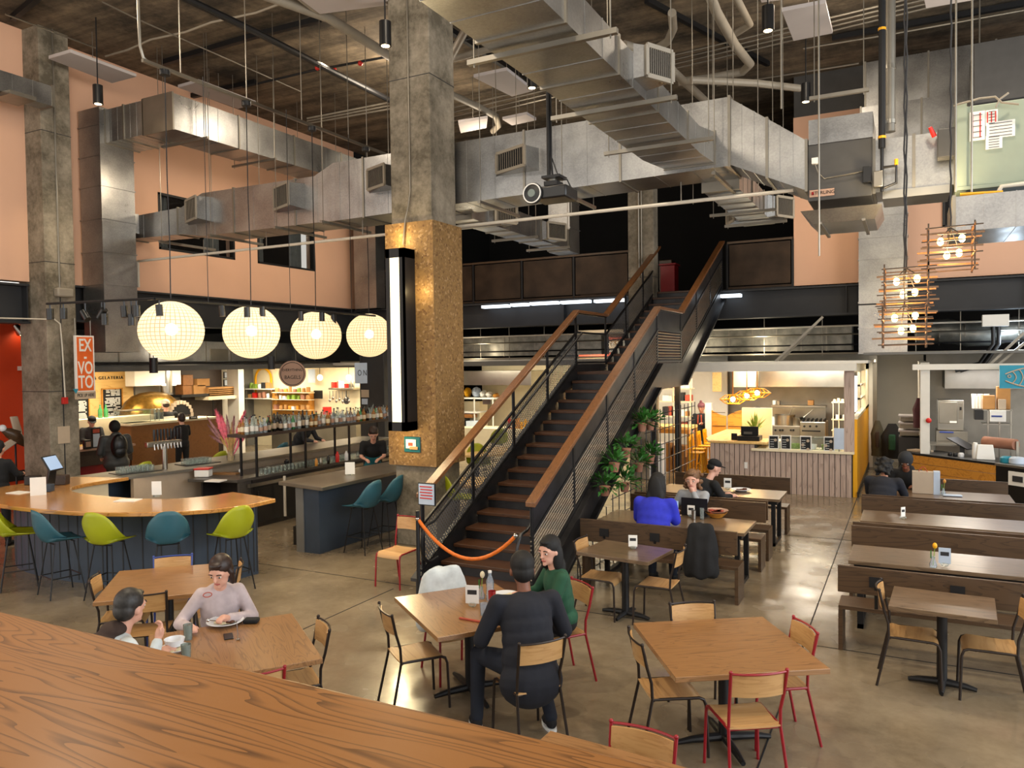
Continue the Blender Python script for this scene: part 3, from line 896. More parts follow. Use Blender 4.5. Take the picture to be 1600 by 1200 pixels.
# ------------------------------------------------------------------ ducts
def rect(a, b_, axis, c, z):      # four corners of a duct section: a..b_ across, c along, z=(z0,z1)
    if axis == 'x': return [(c, a, z[0]), (c, b_, z[0]), (c, b_, z[1]), (c, a, z[1])]
    return [(a, c, z[0]), (b_, c, z[0]), (b_, c, z[1]), (a, c, z[1])]
def duct(name, label, axis, secs, seam=1.25, group=None):
    """secs: list of (along, across0, across1, z0, z1)"""
    t = thing(name, label, 'air duct', (secs[0][0], secs[0][1], secs[0][3]) if axis == 'x' else (secs[0][1], secs[0][0], secs[0][3]), 0, group)
    g = G().loft([rect(s[1], s[2], axis, s[0], (s[3], s[4])) for s in secs])
    g.build('duct_body', 'galvanised', t, smooth=False)
    a0, a1 = secs[0][0], secs[-1][0]
    L_ = abs(a1-a0); n = max(1, int(L_/seam))
    def at(q):
        for s0, s1 in zip(secs, secs[1:]):
            lo, hi = s0[0], s1[0]
            if min(lo, hi)-1e-6 <= q <= max(lo, hi)+1e-6:
                k = 0 if hi == lo else (q-lo)/(hi-lo)
                return [s0[i]+(s1[i]-s0[i])*k for i in (1, 2, 3, 4)]
    for i in range(n+1):
        q = a0+(a1-a0)*i/n
        x0, x1, z0, z1 = at(q)
        e = .018
        f = G().loft([rect(x0-e, x1+e, axis, q-.018, (z0-e, z1+e)), rect(x0-e, x1+e, axis, q+.018, (z0-e, z1+e))])
        f.build('flange', 'stainless_dull', t, smooth=False)
    g = G()
    m = n*3
    for i in range(1, m):
        q = a0+(a1-a0)*i/m
        if i % 3 == 0: continue
        x0, x1, z0, z1 = at(q)
        e = .005
        g.loft([rect(x0-e, x1+e, axis, q-.005, (z0-e, z1+e)), rect(x0-e, x1+e, axis, q+.005, (z0-e, z1+e))])
    g.build('bead', 'galvanised', t, smooth=False)['kind'] = 'stuff'
    return t
def grille(t, c, w, h, n, tilt, depth=.22):
    """slanted diffuser head on a duct face; c = centre on the face, n = outward axis vector, tilt turns it about z"""
    n = Vector(n); up = Vector((0, 0, 1))
    M = Matrix.Rotation(tilt, 3, 'Z')
    o = (M @ n).normalized(); s_ = up.cross(o).normalized()
    s0 = up.cross(n).normalized()
    c = Vector(c)
    back = [c+s0*i*w/2*1.15+up*j*h/2*1.15 for i, j in ((-1, -1), (1, -1), (1, 1), (-1, 1))]
    f0 = c+n*depth
    front = [f0+s_*i*w/2+up*j*h/2 for i, j in ((-1, -1), (1, -1), (1, 1), (-1, 1))]
    hd = G().loft([back, front]).build('diffuser_box', 'galvanised', t, smooth=False)
    g = G()
    for i, j, k, l in ((-1, -1, 1, -1), (1, -1, 1, 1), (1, 1, -1, 1), (-1, 1, -1, -1)):
        g.bar(f0+s_*i*w/2+up*j*h/2+o*.01, f0+s_*k*w/2+up*l*h/2+o*.01, .045, .03, up=o)
    g.build('grille_frame', 'pvc_pipe', hd, smooth=False)
    g = G().add([f0+s_*i*w*.45+up*j*h*.45+o*.004 for i, j in ((-1, -1), (1, -1), (1, 1), (-1, 1))], [(0, 1, 2, 3)])
    g.build('grille_core', 'dark_void', hd, smooth=False)
    g = G()
    for q in range(12):
        a = -.43+.86*q/11
        g.bar(f0+s_*w*a+up*h*.44+o*.014, f0+s_*w*a-up*h*.44+o*.014, .006, .006, up=o)
    g.build('grille_fins', 'pvc_pipe', hd, smooth=False)
GR = 'diffuser'
D1 = duct('air_duct', 'longest galvanised duct, crossing the hall behind the concrete column', 'x',
     [(-14.78, 10.85, 11.35, 5.62, 6.08), (-13.1, 10.85, 11.35, 5.58, 6.12), (-12.5, 10.85, 11.6, 5.49, 6.34), (-9.6, 10.85, 11.6, 5.48, 6.32), (-9.16, 10.85, 11.65, 5.47, 6.5), (-2.2, 10.85, 11.65, 5.56, 6.5)], 1.5)
for (u, v, w, h) in ((203, 352, .5, .36), (313, 330, .6, .42), (453, 310, .62, .4), (600, 281, .55, .34), (808, 254, .66, .3)):
    p = PY(u, v, 10.85)
    grille(D1, p, w, h, (0, -1, 0), rad(-22))
duct('air_duct', 'tapered galvanised transition joining the long duct to the dark heater', 'x',
     [(-2.2, 10.86, 11.64, 5.58, 6.49), (-1.2, 10.8, 11.7, 5.1, 5.75)], .5)
D2 = duct('air_duct', 'galvanised duct overhead running toward the camera right of the column', 'y',
     [(3.2, -3.28, -2.45, 5.62, 5.97), (10.2, -3.22, -2.45, 5.62, 5.97), (10.84, -3.1, -2.4, 5.62, 6.05)], 1.2)
grille(D2, PX(1000, 112, -2.45)+Vector((0, 0, .04)), .36, .3, (1, 0, 0), rad(-28), .2)
D3 = duct('air_duct', 'high galvanised duct along the left pink wall above the windows', 'y',
     [(10.0, -13.05, -12.24, 7.35, 8.02), (16.4, -13.05, -12.24, 7.4, 8.02)], 1.3)
duct('air_duct', 'short high galvanised duct linking the wall drop to the duct along the pink wall', 'x',
     [(-14.2, 10.0, 10.75, 7.36, 8.01), (-13.07, 10.0, 10.75, 7.36, 8.01)], .5)
t = thing('air_duct', 'tall galvanised drop duct standing off the left pink wall', 'air duct', (-14.5, 10.2, 3.2))
bx(-14.85, 9.88, 3.21, -14.2, 10.62, 8.05).build('duct_body', 'galvanised', t, smooth=False)
for z in [3.21, 3.9, 4.55, 5.2, 5.85, 6.5, 7.1, 7.7]:
    bx(-14.87, 9.865, z, -14.185, 10.635, z+.02).build('flange', 'galvanised', t, smooth=False)
D4 = duct('air_duct', 'galvanised branch duct under the long duct pointing to the mezzanine, left of the stair', 'y',
     [(11.68, -7.3, -6.8, 5.42, 5.85), (16.0, -7.3, -6.8, 5.42, 5.85)], 1.4)
grille(D4, (-6.8, 12.6, 5.64), .5, .34, (1, 0, 0), rad(-25), .2)
grille(D4, (-6.8, 14.9, 5.64), .5, .34, (1, 0, 0), rad(-25), .2)
p = PY(885, 350, 16.4)
t = thing('air_duct', 'upright galvanised riser at the end of the branch duct left of the stair', 'air duct', (p.x, 16.4, 5.4))
bx(-7.3, 16.03, 5.38, -6.78, 16.6, 7.4).build('duct_body', 'galvanised', t, smooth=False)
for z in (5.9, 6.5, 7.1): bx(-7.32, 16.02, z, -6.76, 16.62, z+.02).build('flange', 'galvanised', t, smooth=False)
D5 = duct('air_duct', 'galvanised branch duct under the long duct pointing at the mezzanine above the stair head', 'y',
     [(11.68, -2.76, -2.24, 5.42, 5.8), (15.0, -2.76, -2.24, 5.42, 5.8)], 1.1)
grille(D5, (-2.24, 14.6, 5.62), .45, .34, (1, 0, 0), rad(-30), .25)
grille(D5, (-2.76, 14.7, 5.6), .4, .3, (-1, 0, 0), rad(30), .2)
D6 = duct('air_duct', 'short galvanised duct at the top left ending at the concrete column', 'y',
     [(5.6, -14.3, -13.95, 7.7, 8.06), (8.8, -14.3, -13.95, 7.7, 8.06)], .9)
p = PZ(32, 163, 7.66)
bx(-14.25, 7.9, 7.62, -13.7, 8.35, 7.69).build('outlet', 'stainless_dull', D6)
# duct clad riser in the far left corner, wide drop duct on the far wall
a = PY(553, 400, 18.0); b_ = PY(587, 400, 18.0)
t = thing('air_duct', 'tall flat duct in the far left corner beside the pink wall', 'air duct', (a.x+.4, 18.2, 4.5))
bx(a.x, 18.0, 4.52, b_.x, 18.42, 8.0).build('duct_body', 'galvanised', t, smooth=False)
for z in (5.2, 6.0, 6.9): bx(a.x-.01, 17.99, z, b_.x+.01, 18.43, z+.02).build('flange', 'galvanised', t, smooth=False)
t = thing('air_duct', 'wide galvanised drop duct in front of the far right pink wall', 'air duct', (-.5, 18.1, 2.97))
bx(-.95, 17.88, 2.97, -.03, 18.24, 6.4).build('duct_body', 'galvanised', t, smooth=False)
for z in [2.97, 3.5, 4.05, 4.5, 4.95, 5.4, 5.85]:
    bx(-.965, 17.865, z, -.015, 18.255, z+.018).build('flange', 'galvanised', t, smooth=False)
G().bx(-.965, 17.86, 4.0, -.015, 17.88, 4.03).build('strap', 'black_steel', t)
# heater and air handler at the right
t = thing('duct_heater', 'dark grey box heater hanging at the end of the long duct', 'heater', (-.8, 11.2, 4.95))
bx(-1.18, 10.8, 4.95, -.42, 11.8, 5.68).build('housing', 'heater_grey', t, bevel=.008, smooth=False)
bx(-1.17, 10.79, 5.68, -.41, 11.79, 6.0).build('hood', 'galvanised', t, smooth=False)
pl = bx(-1.16, 10.785, 5.0, -.86, 10.799, 5.09).build('name_plate', 'sign_pink', t, smooth=False)
text('STERLING', .062, 'black_steel', pl, Vector((-.99, 10.782, 5.045)), R_S, ext=.001, sx=1.0)
G().tube([(-1.13, 10.783, 5.045), (-1.11, 10.783, 5.045)], .022, 10).build('emblem', 'red_paint', pl)
bx(-1.13, 10.74, 5.42, -1.05, 10.8, 5.5).build('junction_box', 'paper', t, bevel=.005)
G().tube([(-1.09, 10.75, 5.42), (-1.05, 10.76, 5.3), (-.98, 10.77, 5.22), (-.7, 10.77, 5.24), (-.5, 10.77, 5.26)], .008, 6).build('cable', 'stainless_dull', t)
bx(-.52, 10.7, 5.1, -.42, 10.8, 5.3).build('control_box', 'black_plastic', t, bevel=.005)
bx(-.4, 10.66, 5.02, -.29, 10.76, 5.22).build('gas_valve', 'stainless_dull', t, bevel=.01)
t = thing('drip_tray', 'shallow galvanised drip tray hanging under the dark heater', 'tray', (-.8, 11, 4.7))
G().loft([[(-1.1, 10.6, 4.62), (-.38, 10.6, 4.62), (-.38, 11.6, 4.62), (-1.1, 11.6, 4.62)], [(-1.24, 10.5, 4.78), (-.3, 10.5, 4.78), (-.3, 11.75, 4.78), (-1.24, 11.75, 4.78)]]).build('pan', 'galvanised', t, smooth=False)
for x in (-1.0, -.5):
    G().bar((x, 10.45, 4.6), (x, 11.7, 4.6), .04, .03).build('strut', 'stainless_dull', t)
AH = duct('air_duct', 'beige lit return duct between the heater and the green air handler', 'x', [(-.4, 10.9, 11.6, 5.0, 5.66), (.5, 10.9, 11.6, 5.0, 5.66)], .45)
bx(-.3, 10.86, 4.9, .44, 11.5, 5.0).build('lower_panel', 'stainless', AH, smooth=False)
light('pendant_spill', 'AREA', (.1, 10.2, 4.55), 26, (1, .78, .45), .35, (.1, 10.95, 5.0))  # unseen light standing in for the pendants' glow on the return duct
t = thing('air_handler', 'large grey-green air handler cabinet hanging at the top right with stickers', 'air handler', (1.4, 11, 4.9))
bx(.58, 10.6, 4.9, 3.4, 11.9, 5.84).build('cabinet', 'cabinet_green', t, bevel=.01, smooth=False)
bx(.5, 10.58, 4.86, .6, 11.9, 5.88).build('corner_frame', 'cabinet_green', t, smooth=False)
bx(.5, 10.57, 4.86, 3.4, 10.6, 4.9).build('base_rail', 'cabinet_green', t, smooth=False)
for k, (u0, v0, u1, v1) in enumerate(((1515, 176, 1539, 218), (1540, 173, 1559, 194), (1541, 192, 1586, 212), (1540, 213, 1566, 231))):
    a = PY(u0, v0, 10.59); c = PY(u1, v1, 10.59)
    s_ = bx(a.x, 10.585-.001*k, c.z, c.x, 10.598, a.z).build('sticker', 'paper', t, smooth=False)
    if k < 2:
        g = G()
        for q in range(2+k):
            xx = a.x+(c.x-a.x)*(q+.3)/(2+k)
            g.bx(xx, 10.58-.001*k, c.z+.03, xx+.012, 10.584, a.z-.02)
        g.build('warning_stripe', 'red_plastic', s_)
    g = G()
    for q in range(5):
        zz = c.z+(a.z-c.z)*(q+.5)/5.2
        g.bx(a.x+.03, 10.579-.001*k, zz, c.x-.03, 10.583, zz+.006)
    g.build('print_lines', 'charcoal', s_)
t = thing('disconnect_switch', 'grey electrical disconnect switch with red handle beside the air handler', 'switch', (.4, 10.7, 5.3))
bx(.3, 10.6, 5.28, .48, 10.8, 5.62).build('box', 'heater_grey', t, bevel=.01, smooth=False)
G().tube([(.27, 10.66, 5.55), (.22, 10.62, 5.66)], [.03, .022], 10).build('handle', 'red_plastic', t)
t = thing('drain_pipe', 'white pipe with elbows under the green air handler', 'pipe', (1.0, 10.5, 4.7))
a = PY(1560, 300, 10.5); c = PY(1600, 287, 10.5)
G().tube([a+Vector((0, 0, -.1)), a, a+Vector((.03, 0, .06)), c, c+Vector((.5, 0, .02))], .025, 8).build('pipe', 'white_pipe', t)
a = PY(1500, 304, 10.45); c = PY(1567, 300, 10.45)
G().tube([a, c], .02, 8).build('gas_pipe', 'yellow_paint', t)
t = duct('air_duct', 'wide galvanised duct under the green air handler at the right edge', 'x', [(.46, 10.3, 11.6, 4.34, 4.74), (3.2, 10.3, 11.6, 4.36, 4.76)], .8)
# wires strung on top of the air handler
t = thing('coiled_cable', 'pale cable lying across the front of the green air handler', 'cable', (1, 10.5, 5.8))
G().tube([PY(1490, 165, 10.5), PY(1530, 154, 10.5), PY(1555, 151, 10.5), PY(1565, 160, 10.5), PY(1592, 163, 10.5)], .012, 6).tube([PY(1556, 168, 10.5), PY(1562, 155, 10.5), PY(1576, 145, 10.5)], .012, 6).build('cable', 'pvc_pipe', t)
t = thing('vent_flue', 'round galvanised flue rising from the heater to the ceiling', 'flue', (0, 10.8, 6))
a = PY(1390, 182, 11.2)
G().cyl((a.x, 11.2, a.z-.2), (a.x, 11.2, CEIL), .07, n=16).build('pipe', 'stainless_dull', t)
for z in (a.z-.1, a.z+.6, a.z+2.0): G().cyl((a.x, 11.2, z), (a.x, 11.2, z+.05), .078, n=16).build('band', 'stainless', t)
t = thing('gas_pipe', 'black iron gas pipe dropping from the ceiling to the heater', 'pipe', (0, 10.7, 6))
a = PY(1378, 300, 10.7)
G().tube([(a.x, 10.7, 4.96), (a.x, 10.7, 5.5)], .02, 8).tube([(a.x, 10.7, 5.5), (a.x, 10.7, CEIL)], .042, 10).build('pipe', 'black_steel', t)
G().tube([(a.x, 10.7, 5.26), (a.x+.16, 10.68, 5.26), (a.x+.16, 10.68, 5.05), (a.x+.02, 10.68, 5.0)], .018, 8).build('branch', 'raw_steel', t)
G().cyl((a.x+.16, 10.68, 5.27), (a.x+.16, 10.68, 5.34), .022, n=8).build('valve', 'yellow_paint', t)
for z in (5.62, 6.95): G().cyl((a.x, 10.7, z), (a.x, 10.7, z+.03), .046, n=8).build('yellow_mark', 'yellow_paint', t)

# trapeze hangers (strut and two rods) that carry the ducts
hang_n = [0]
def hanger(a, b_, label, grp, w=.05):
    a, b_ = Vector(a), Vector(b_)
    t = thing('duct_hanger', label, 'hanger', a, 0, grp)
    G().bar(a, b_, w, .045).build('strut', 'stainless_dull', t, smooth=False)
    d = (b_-a).normalized()*.06
    for p in (a+d, b_-d):
        G().tube([p+Vector((0, 0, -.05)), (p.x, p.y, CEIL)], .007, 5).build('rod', 'stainless_dull', t)
for (y, s_) in ((6.0, 'nearest the camera'), (7.8, 'middle one of three'), (9.45, 'nearest the long duct')):
    hanger((-3.5, y, 5.57), (-2.1, y, 5.57), 'strut hanger under the duct running toward the camera, %s' % s_, 'hangers under the duct toward the camera')
for k, (x, s_) in enumerate(((-13.4, 'near its left end'), (-12.0, 'below the first window'), (-10.3, 'below the second window'), (-9.2, 'just left of the column'), (-6.0, 'just right of the column'), (-4.6, 'below the projector'), (-2.35, 'at the taper to the heater'))):
    hanger((x, 10.55, 5.42), (x, 11.95, 5.42), 'strut hanger under the longest duct, %s' % s_, 'hangers under the longest duct')
for k, (y, s_) in enumerate(((12.2, 'near'), (13.8, 'middle'), (15.4, 'far'))):
    hanger((-7.55, y, 5.37), (-6.5, y, 5.37), 'strut hanger under the branch duct left of the stair, %s one' % s_, 'hangers under the left branch duct')
for k, (y, s_) in enumerate(((12.0, 'near'), (13.4, 'middle'), (14.6, 'far'))):
    hanger((-3.05, y, 5.37), (-1.95, y, 5.37), 'strut hanger under the branch duct above the stair head, %s one' % s_, 'hangers under the right branch duct')
for k, (y, s_) in enumerate(((10.6, 'near the corner'), (12.4, 'above the first window'), (14.4, 'above the second window'))):
    hanger((-13.3, y, 7.3), (-12.0, y, 7.3), 'strut hanger under the high duct by the pink wall, %s' % s_, 'hangers under the high wall duct')
hanger((-1.15, 10.7, 6.25), (-.45, 10.7, 6.25), 'strut hanger crossing just above the dark heater', 'heater hangers')
for u, (v0, v1) in ((1221, (0, 170)), (1518, (0, 300)), (1493, (0, 300)), (1280, (40, 400))):
    a = PY(u, v1, 10.45)
    t = thing('hanger_rod', 'thin steel rod from the ceiling, %s' % {1221: 'left of the white panel', 1518: 'in front of the green air handler', 1493: 'at the left edge of the green air handler', 1280: 'in front of the dark heater'}[u], 'rod', (a.x, 10.45, 5))
    G().tube([(a.x, 10.45, a.z), (a.x, 10.45, CEIL)], .012, 6).build('rod', 'stainless_dull', t)

# ------------------------------------------------------------------ pipes on the ceiling
def pipe(name, label, pts, r, m, n=10, cat='pipe', coll=None, grp=None):
    t = thing(name, label, cat, pts[0], 0, grp)
    G().tube(pts, r, n).build('pipe', m, t)
    if coll:
        for q in range(len(pts)-1):
            a, b_ = Vector(pts[q]), Vector(pts[q+1]); L_ = (b_-a).length; k = int(L_/coll)
            for i in range(1, k+1):
                p = a+(b_-a)*(i/(k+1)); d = (b_-a).normalized()*.03
                G().tube([p-d, p+d], r*1.25, n).build('coupling', m, t)
    return t
SPZ = 5.15
p0 = PY(215, 412, 10.95); p1 = PY(1240, 290, 10.95)
sp = pipe('sprinkler_pipe', 'long white sprinkler pipe crossing the hall just under the longest duct', [(-14.6, 10.95, SPZ-.0), (p1.x, 10.95, SPZ)], .026, 'white_pipe', 8)
G().tube([(-14.6, 10.95, SPZ), (-14.6, 10.95, 4.6)], .03, 8).build('drop', 'white_pipe', sp)
for x in (-12.6, -10.9, -8.6, -4.6, -2.9):
    G().tube([(x, 10.95, SPZ), (x, 10.95, 5.44)], .008, 5).build('hanger', 'stainless_dull', sp)
def PZl(l, z): return [PZ(u, v, z) for u, v in l]
pipe('drain_pipe', 'fat grey plastic pipe on the ceiling left of the column, with couplings', PZl([(398, -14), (512, 27), (600, 82), (690, 140)], 8.75), .085, 'pvc_pipe', 12, coll=2.2)
pipe('drain_pipe', 'second fat grey plastic pipe joining from the top left', PZl([(452, -20), (490, 10), (512, 27)], 8.78), .08, 'pvc_pipe', 12)
pipe('iron_pipe', 'long dark iron pipe on the ceiling running from top left to the column', PZl([(270, -12), (400, 50), (520, 112), (640, 172)], 8.6), .06, 'black_steel', 10, coll=3)
pipe('sprinkler_branch', 'thin dark sprinkler branch with red couplings crossing left of the column', PZl([(380, 136), (490, 110), (609, 88), (730, 62), (800, 44)], 8.75), .025, 'black_steel', 8)
for u, v in ((496, 106), (522, 109), (563, 99)):
    p = PZ(u, v, 8.72)
    tag(G().ball(p, .05).build('pipe_coupling', 'red_plastic'), 'small red coupling on the dark ceiling pipes, at %s' % {496: 'the left', 522: 'the middle', 563: 'the right'}[u], 'coupling', 'red pipe couplings')
pipe('drain_pipe', 'grey plastic pipe slanting down right of the column top', PZl([(760, -8), (728, 45), (703, 92)], 8.5), .07, 'pvc_pipe', 12)
pipe('drain_pipe', 'grey plastic pipe with an elbow behind the acoustic panels, right of the column', PZl([(700, 145), (750, 168), (775, 182), (779, 196), (770, 205)], 8.4), .07, 'pvc_pipe', 12)
pipe('drain_pipe', 'grey plastic pipe crossing under the slab right of the column', PZl([(705, 93), (760, 78), (800, 70)], 8.6), .06, 'pvc_pipe', 12)
pipe('drain_pipe', 'grey plastic pipe with two bends above the duct toward the camera', PZl([(975, 70), (1012, 82), (1040, 95), (1052, 112), (1110, 165)], 8.4), .08, 'pvc_pipe', 12, coll=3)
pipe('drain_pipe', 'upright curved grey plastic pipe near the top centre', PZl([(1050, 20), (1052, 45), (1043, 65), (1025, 76)], 8.5), .07, 'pvc_pipe', 12)
pipe('drain_pipe', 'long grey plastic pipe slanting at the top right of centre', PZl([(1108, -10), (1120, 20), (1148, 70), (1172, 100), (1160, 112), (1110, 122), (1060, 128)], 8.4), .08, 'pvc_pipe', 12)
pipe('drain_pipe', 'short grey plastic pipe slanting to a bend near the top right', PZl([(1148, -8), (1172, 38), (1150, 52)], 8.6), .06, 'pvc_pipe', 12)
pipe('drain_pipe', 'grey plastic pipe running right in the dark above the mezzanine', PZl([(1080, 125), (1180, 130), (1250, 138)], 8.2), .07, 'pvc_pipe', 10)
for k in range(4):
    z = 8.95
    pipe('conduit', 'thin steel conduit in the bundle of four crossing the ceiling', [PZ(700, 170+k*7, z), PZ(1100, 75+k*7, z), PZ(1520, -26+k*7, z)], .022, 'stainless_dull', 6, 'conduit', None, 'bundle of four conduits across the ceiling')
pipe('conduit', 'single thin conduit running across the upper right of the ceiling', [PZ(1255, 76, 8.8), PZ(1400, 52, 8.8), PZ(1600, 16, 8.8)], .018, 'stainless_dull', 6, 'conduit')
pipe('conduit', 'single thin conduit below the white panel at the upper right', [PZ(1120, 134, 8.6), PZ(1342, 99, 8.6)], .018, 'stainless_dull', 6, 'conduit')
for k in range(3):
    pipe('conduit', 'thin pale conduit in the bundle of three left of the column', [PZ(480, 185+k*4, 8.6), PZ(609, 160+k*5, 8.6), PZ(700, 140+k*5, 8.6)], .02, 'pvc_pipe', 6, 'conduit', None, 'bundle of three pale conduits left of the column')
pipe('conduit', 'bright straight conduit at the top left leading to the black hanging cylinder lamp', [PZ(8, 22, 8.9), PZ(150, 75, 8.9)], .016, 'stainless', 6, 'conduit')
pipe('conduit', 'thin straight conduit over the globe lamps at the top left', [PZ(160, 3, 8.9), PZ(215, 30, 8.9), PZ(400, 112, 8.9), PZ(470, 143, 8.9)], .014, 'stainless_dull', 6, 'conduit')
pipe('cable', 'loose brown cable snaking across the ceiling at the top left', [PZ(u, v, 9.1) for u, v in ((165, 88), (200, 78), (235, 62), (290, 50), (330, 35), (400, 20), (440, 5))], .02, 'pvc_pipe', 6, 'cable')
# slotted channels fixed under the slab
for k, (a, b_, s_) in enumerate([((60, -5), (20, 28), 'at the top left corner'), ((255, 98), (400, 55), 'above the first globe lamp'), ((290, 152), (400, 128), 'above the second globe lamp'), ((400, 55), (500, 30), 'left of the grey pipes'),
                     ((700, 0), (800, 62), 'right of the column top'), ((700, 45), (830, 130), 'beside the hanging panels'), ((1010, 0), (1200, 100), 'near the top right'), ((1300, 60), (1600, 5), 'at the top right')]):
    p, q = PZ(*a, 9.22), PZ(*b_, 9.22)
    tag(G().bar(p, q, .09, .1).build('ceiling_channel', 'black_steel', None, smooth=False), 'dark steel channel fixed under the ceiling slab, %s' % s_, 'channel', 'channels under the slab')

# acoustic panels
for k, (c, z, s_) in enumerate([([(76, 92), (110, 82), (213, 120), (175, 130)], 8.6, 'beside the left column top'),
        ([(444, -20), (560, -30), (607, 8), (500, 22)], 8.7, 'at the top edge left of the column'),
        ([(530, -22), (590, -30), (606, 2), (560, 6)], 8.6, 'at the top edge beside the column'),
        ([(740, 121), (792, 110), (833, 142), (800, 151)], 8.3, 'above the projector at left'),
        ([(838, 88), (864, 82), (908, 118), (886, 124)], 8.4, 'half hidden by the duct toward the camera'),
        ([(716, 192), (762, 185), (760, 200), (720, 208)], 8.2, 'small far one right of the column'),
        ([(785, 187), (823, 179), (838, 188), (800, 196)], 8.2, 'small far one above the long duct'),
        ([(1222, 18), (1290, 5), (1301, 52), (1240, 64)], 8.3, 'square one at the upper right'),
        ([(1443, -6), (1515, -18), (1522, 0), (1447, 13)], 8.4, 'cut by the top edge at the right'),
        ([(1185, -10), (1240, -20), (1245, -3), (1190, 4)], 8.6, 'just entering the top edge near the right'),
        ([(278, 137), (310, 128), (400, 162), (372, 170)], 8.8, 'behind the high wall duct')]):
    pts = [PZ(u, v, z) for u, v in c]
    t = thing('acoustic_panel', 'flat pale acoustic panel hung under the ceiling, %s' % s_, 'ceiling panel', pts[0], 0, 'acoustic panels')
    G().prism([(p.x, p.y) for p in pts], z, z+.06).build('board', 'panel_white', t, smooth=False)
    m_ = sum(pts, Vector())/4
    G().tube([(m_.x, m_.y, z+.05), (m_.x, m_.y, CEIL-.01)], .008, 5).build('wire', 'stainless_dull', t)

# black cylinder downlights
for k, (u, v, z, s_) in enumerate([(153, 148, 7.9, 'in front of the left column'), (602, 53, 7.6, 'touching the column edge at the top'), (831, 122, 7.8, 'left of the projector pole'),
                        (1200, 29, 7.7, 'beside the white square panel'), (1259, 145, 7.9, 'above the dark heater')]):
    p = PZ(u, v, z)
    t = thing('pendant_cylinder', 'black cylinder downlight hanging on a thin stem, %s' % s_, 'lamp', (p.x, p.y, z-.17), 0, 'black cylinder downlights')
    G().cyl((p.x, p.y, z-.17), (p.x, p.y, z+.17), .085, n=18).build('housing', 'black_plastic', t)
    G().cyl((p.x, p.y, z-.172), (p.x, p.y, z-.168), .06, n=14).build('lens', 'lamp_warm', t)
    G().tube([(p.x, p.y, z+.17), (p.x, p.y, CEIL)], .012, 6).build('stem', 'black_steel', t)
    light('downlight', 'SPOT', (p.x, p.y, z-.19), 170, (1, .82, .58), .06, (p.x, p.y, 0), spot=rad(70))

# ------------------------------------------------------------------ globe pendants over the bar
st = thing('pendant_strut', 'long steel strut hung on rods that carries the globe lamps', 'strut', (-9, 7, 6.95))
G().bar((-9, 6.9, 6.95), (-9, 12.8, 6.95), .045, .045).build('strut', 'stainless', st, smooth=False)
G().tube([PX(215, -25, -9), PX(217, 30, -9), PX(219, 72, -9), PX(224, 90, -9), (-9, 7.0, 6.95)], .02, 8).build('feed_conduit', 'stainless_dull', st)
for y in (7.5, 8.7, 9.9, 11.1, 12.3): G().tube([(-9, y, 6.97), (-9, y, CEIL)], .008, 5).build('rod', 'stainless_dull', st)
for k, (u, v) in enumerate(((268, 517), (393, 519), (494, 524), (577, 524))):
    p = PX(u, v, -9)
    t = thing('globe_pendant', '%s large glowing wire-ribbed globe lamp over the bar' % ('leftmost', 'second from left', 'third from left', 'rightmost, partly behind the column,')[k], 'lamp', (p.x, p.y, p.z), 0, 'globe lamps over the bar')
    G().ball((p.x, p.y, p.z), (.425, .425, .405), 32, 22).build('shade', 'globe_skin', t, angle=180)
    G().ball((p.x, p.y, p.z+.02), .085, 12, 8).build('light_bulb', 'globe_bulb', t)
    G().tube([(p.x, p.y, p.z+.4), (p.x+.01, p.y, p.z+1.2), (p.x-.008, p.y, p.z+2.1), (p.x, p.y, 6.95)], .008, 5).build('cord', 'black_steel', t)
    G().cyl((p.x, p.y, 6.86), (p.x, p.y, 6.93), .07, n=12).build('canopy', 'black_steel', t)
    light('globe_light', 'POINT', (p.x, p.y, p.z+.02), 27, (1, .80, .52), .1)
# lighting track with spot heads
TZ = 3.78
tk = thing('light_track', 'thin black lighting track running past the globe lamps', 'light track', (-8.7, 6.7, TZ))
G().tube([(-8.65, 6.72, TZ), (-8.7, 11.4, TZ)], .018, 6).tube([(-10.46, 6.43, TZ), (-8.65, 6.72, TZ)], .018, 6).build('rail', 'black_steel', tk)
for y in (7.6, 9.2, 10.7): G().tube([(-8.68, y, TZ), (-8.68, y, 6.9)], .005, 5).build('wire', 'black_steel', tk)
for k, (u, v, tx, tz) in enumerate(((78, 491, 0, -1), (99, 490, 0, -1), (133, 493, .5, -.6), (159, 490, -.6, -.6), (163, 499, 0, -1), (194, 487, .1, -1), (205, 500, 0, -1), (213, 486, 0, -1), (249, 485, .1, -1),
                         (347, 486, .1, -1), (386, 488, 0, -1), (410, 487, 0, -1), (470, 494, 0, -1), (503, 495, 0, -1), (521, 499, 0, -1))):
    if u < 240:
        d_ = ray(u, 478); A_, B_ = Vector((-10.46, 6.43, 0)), Vector((1.81, .29, 0)); s_ = -(A_.x*d_.y-A_.y*d_.x)/(B_.x*d_.y-B_.y*d_.x); q = A_+B_*s_; q.z = TZ; p = Vector((q.x, q.y, q.z)); p.z = PY(u, v, q.y).z
    else:
        p = PX(u, v, -8.68)
    t = thing('track_spotlight', 'small black spotlight head on the track, %s from the left' % ('first second third fourth fifth sixth seventh eighth ninth tenth eleventh twelfth thirteenth fourteenth fifteenth'.split()[k]), 'spotlight', p, 0, 'spotlights on the bar track')
    d = Vector((tx, 0, tz)).normalized()*.075
    G().cyl(p-d, p+d, .045, n=12).build('head', 'black_plastic', t)
    G().tube([p, (p.x, p.y, TZ)], .01, 5).build('stem', 'black_plastic', t)
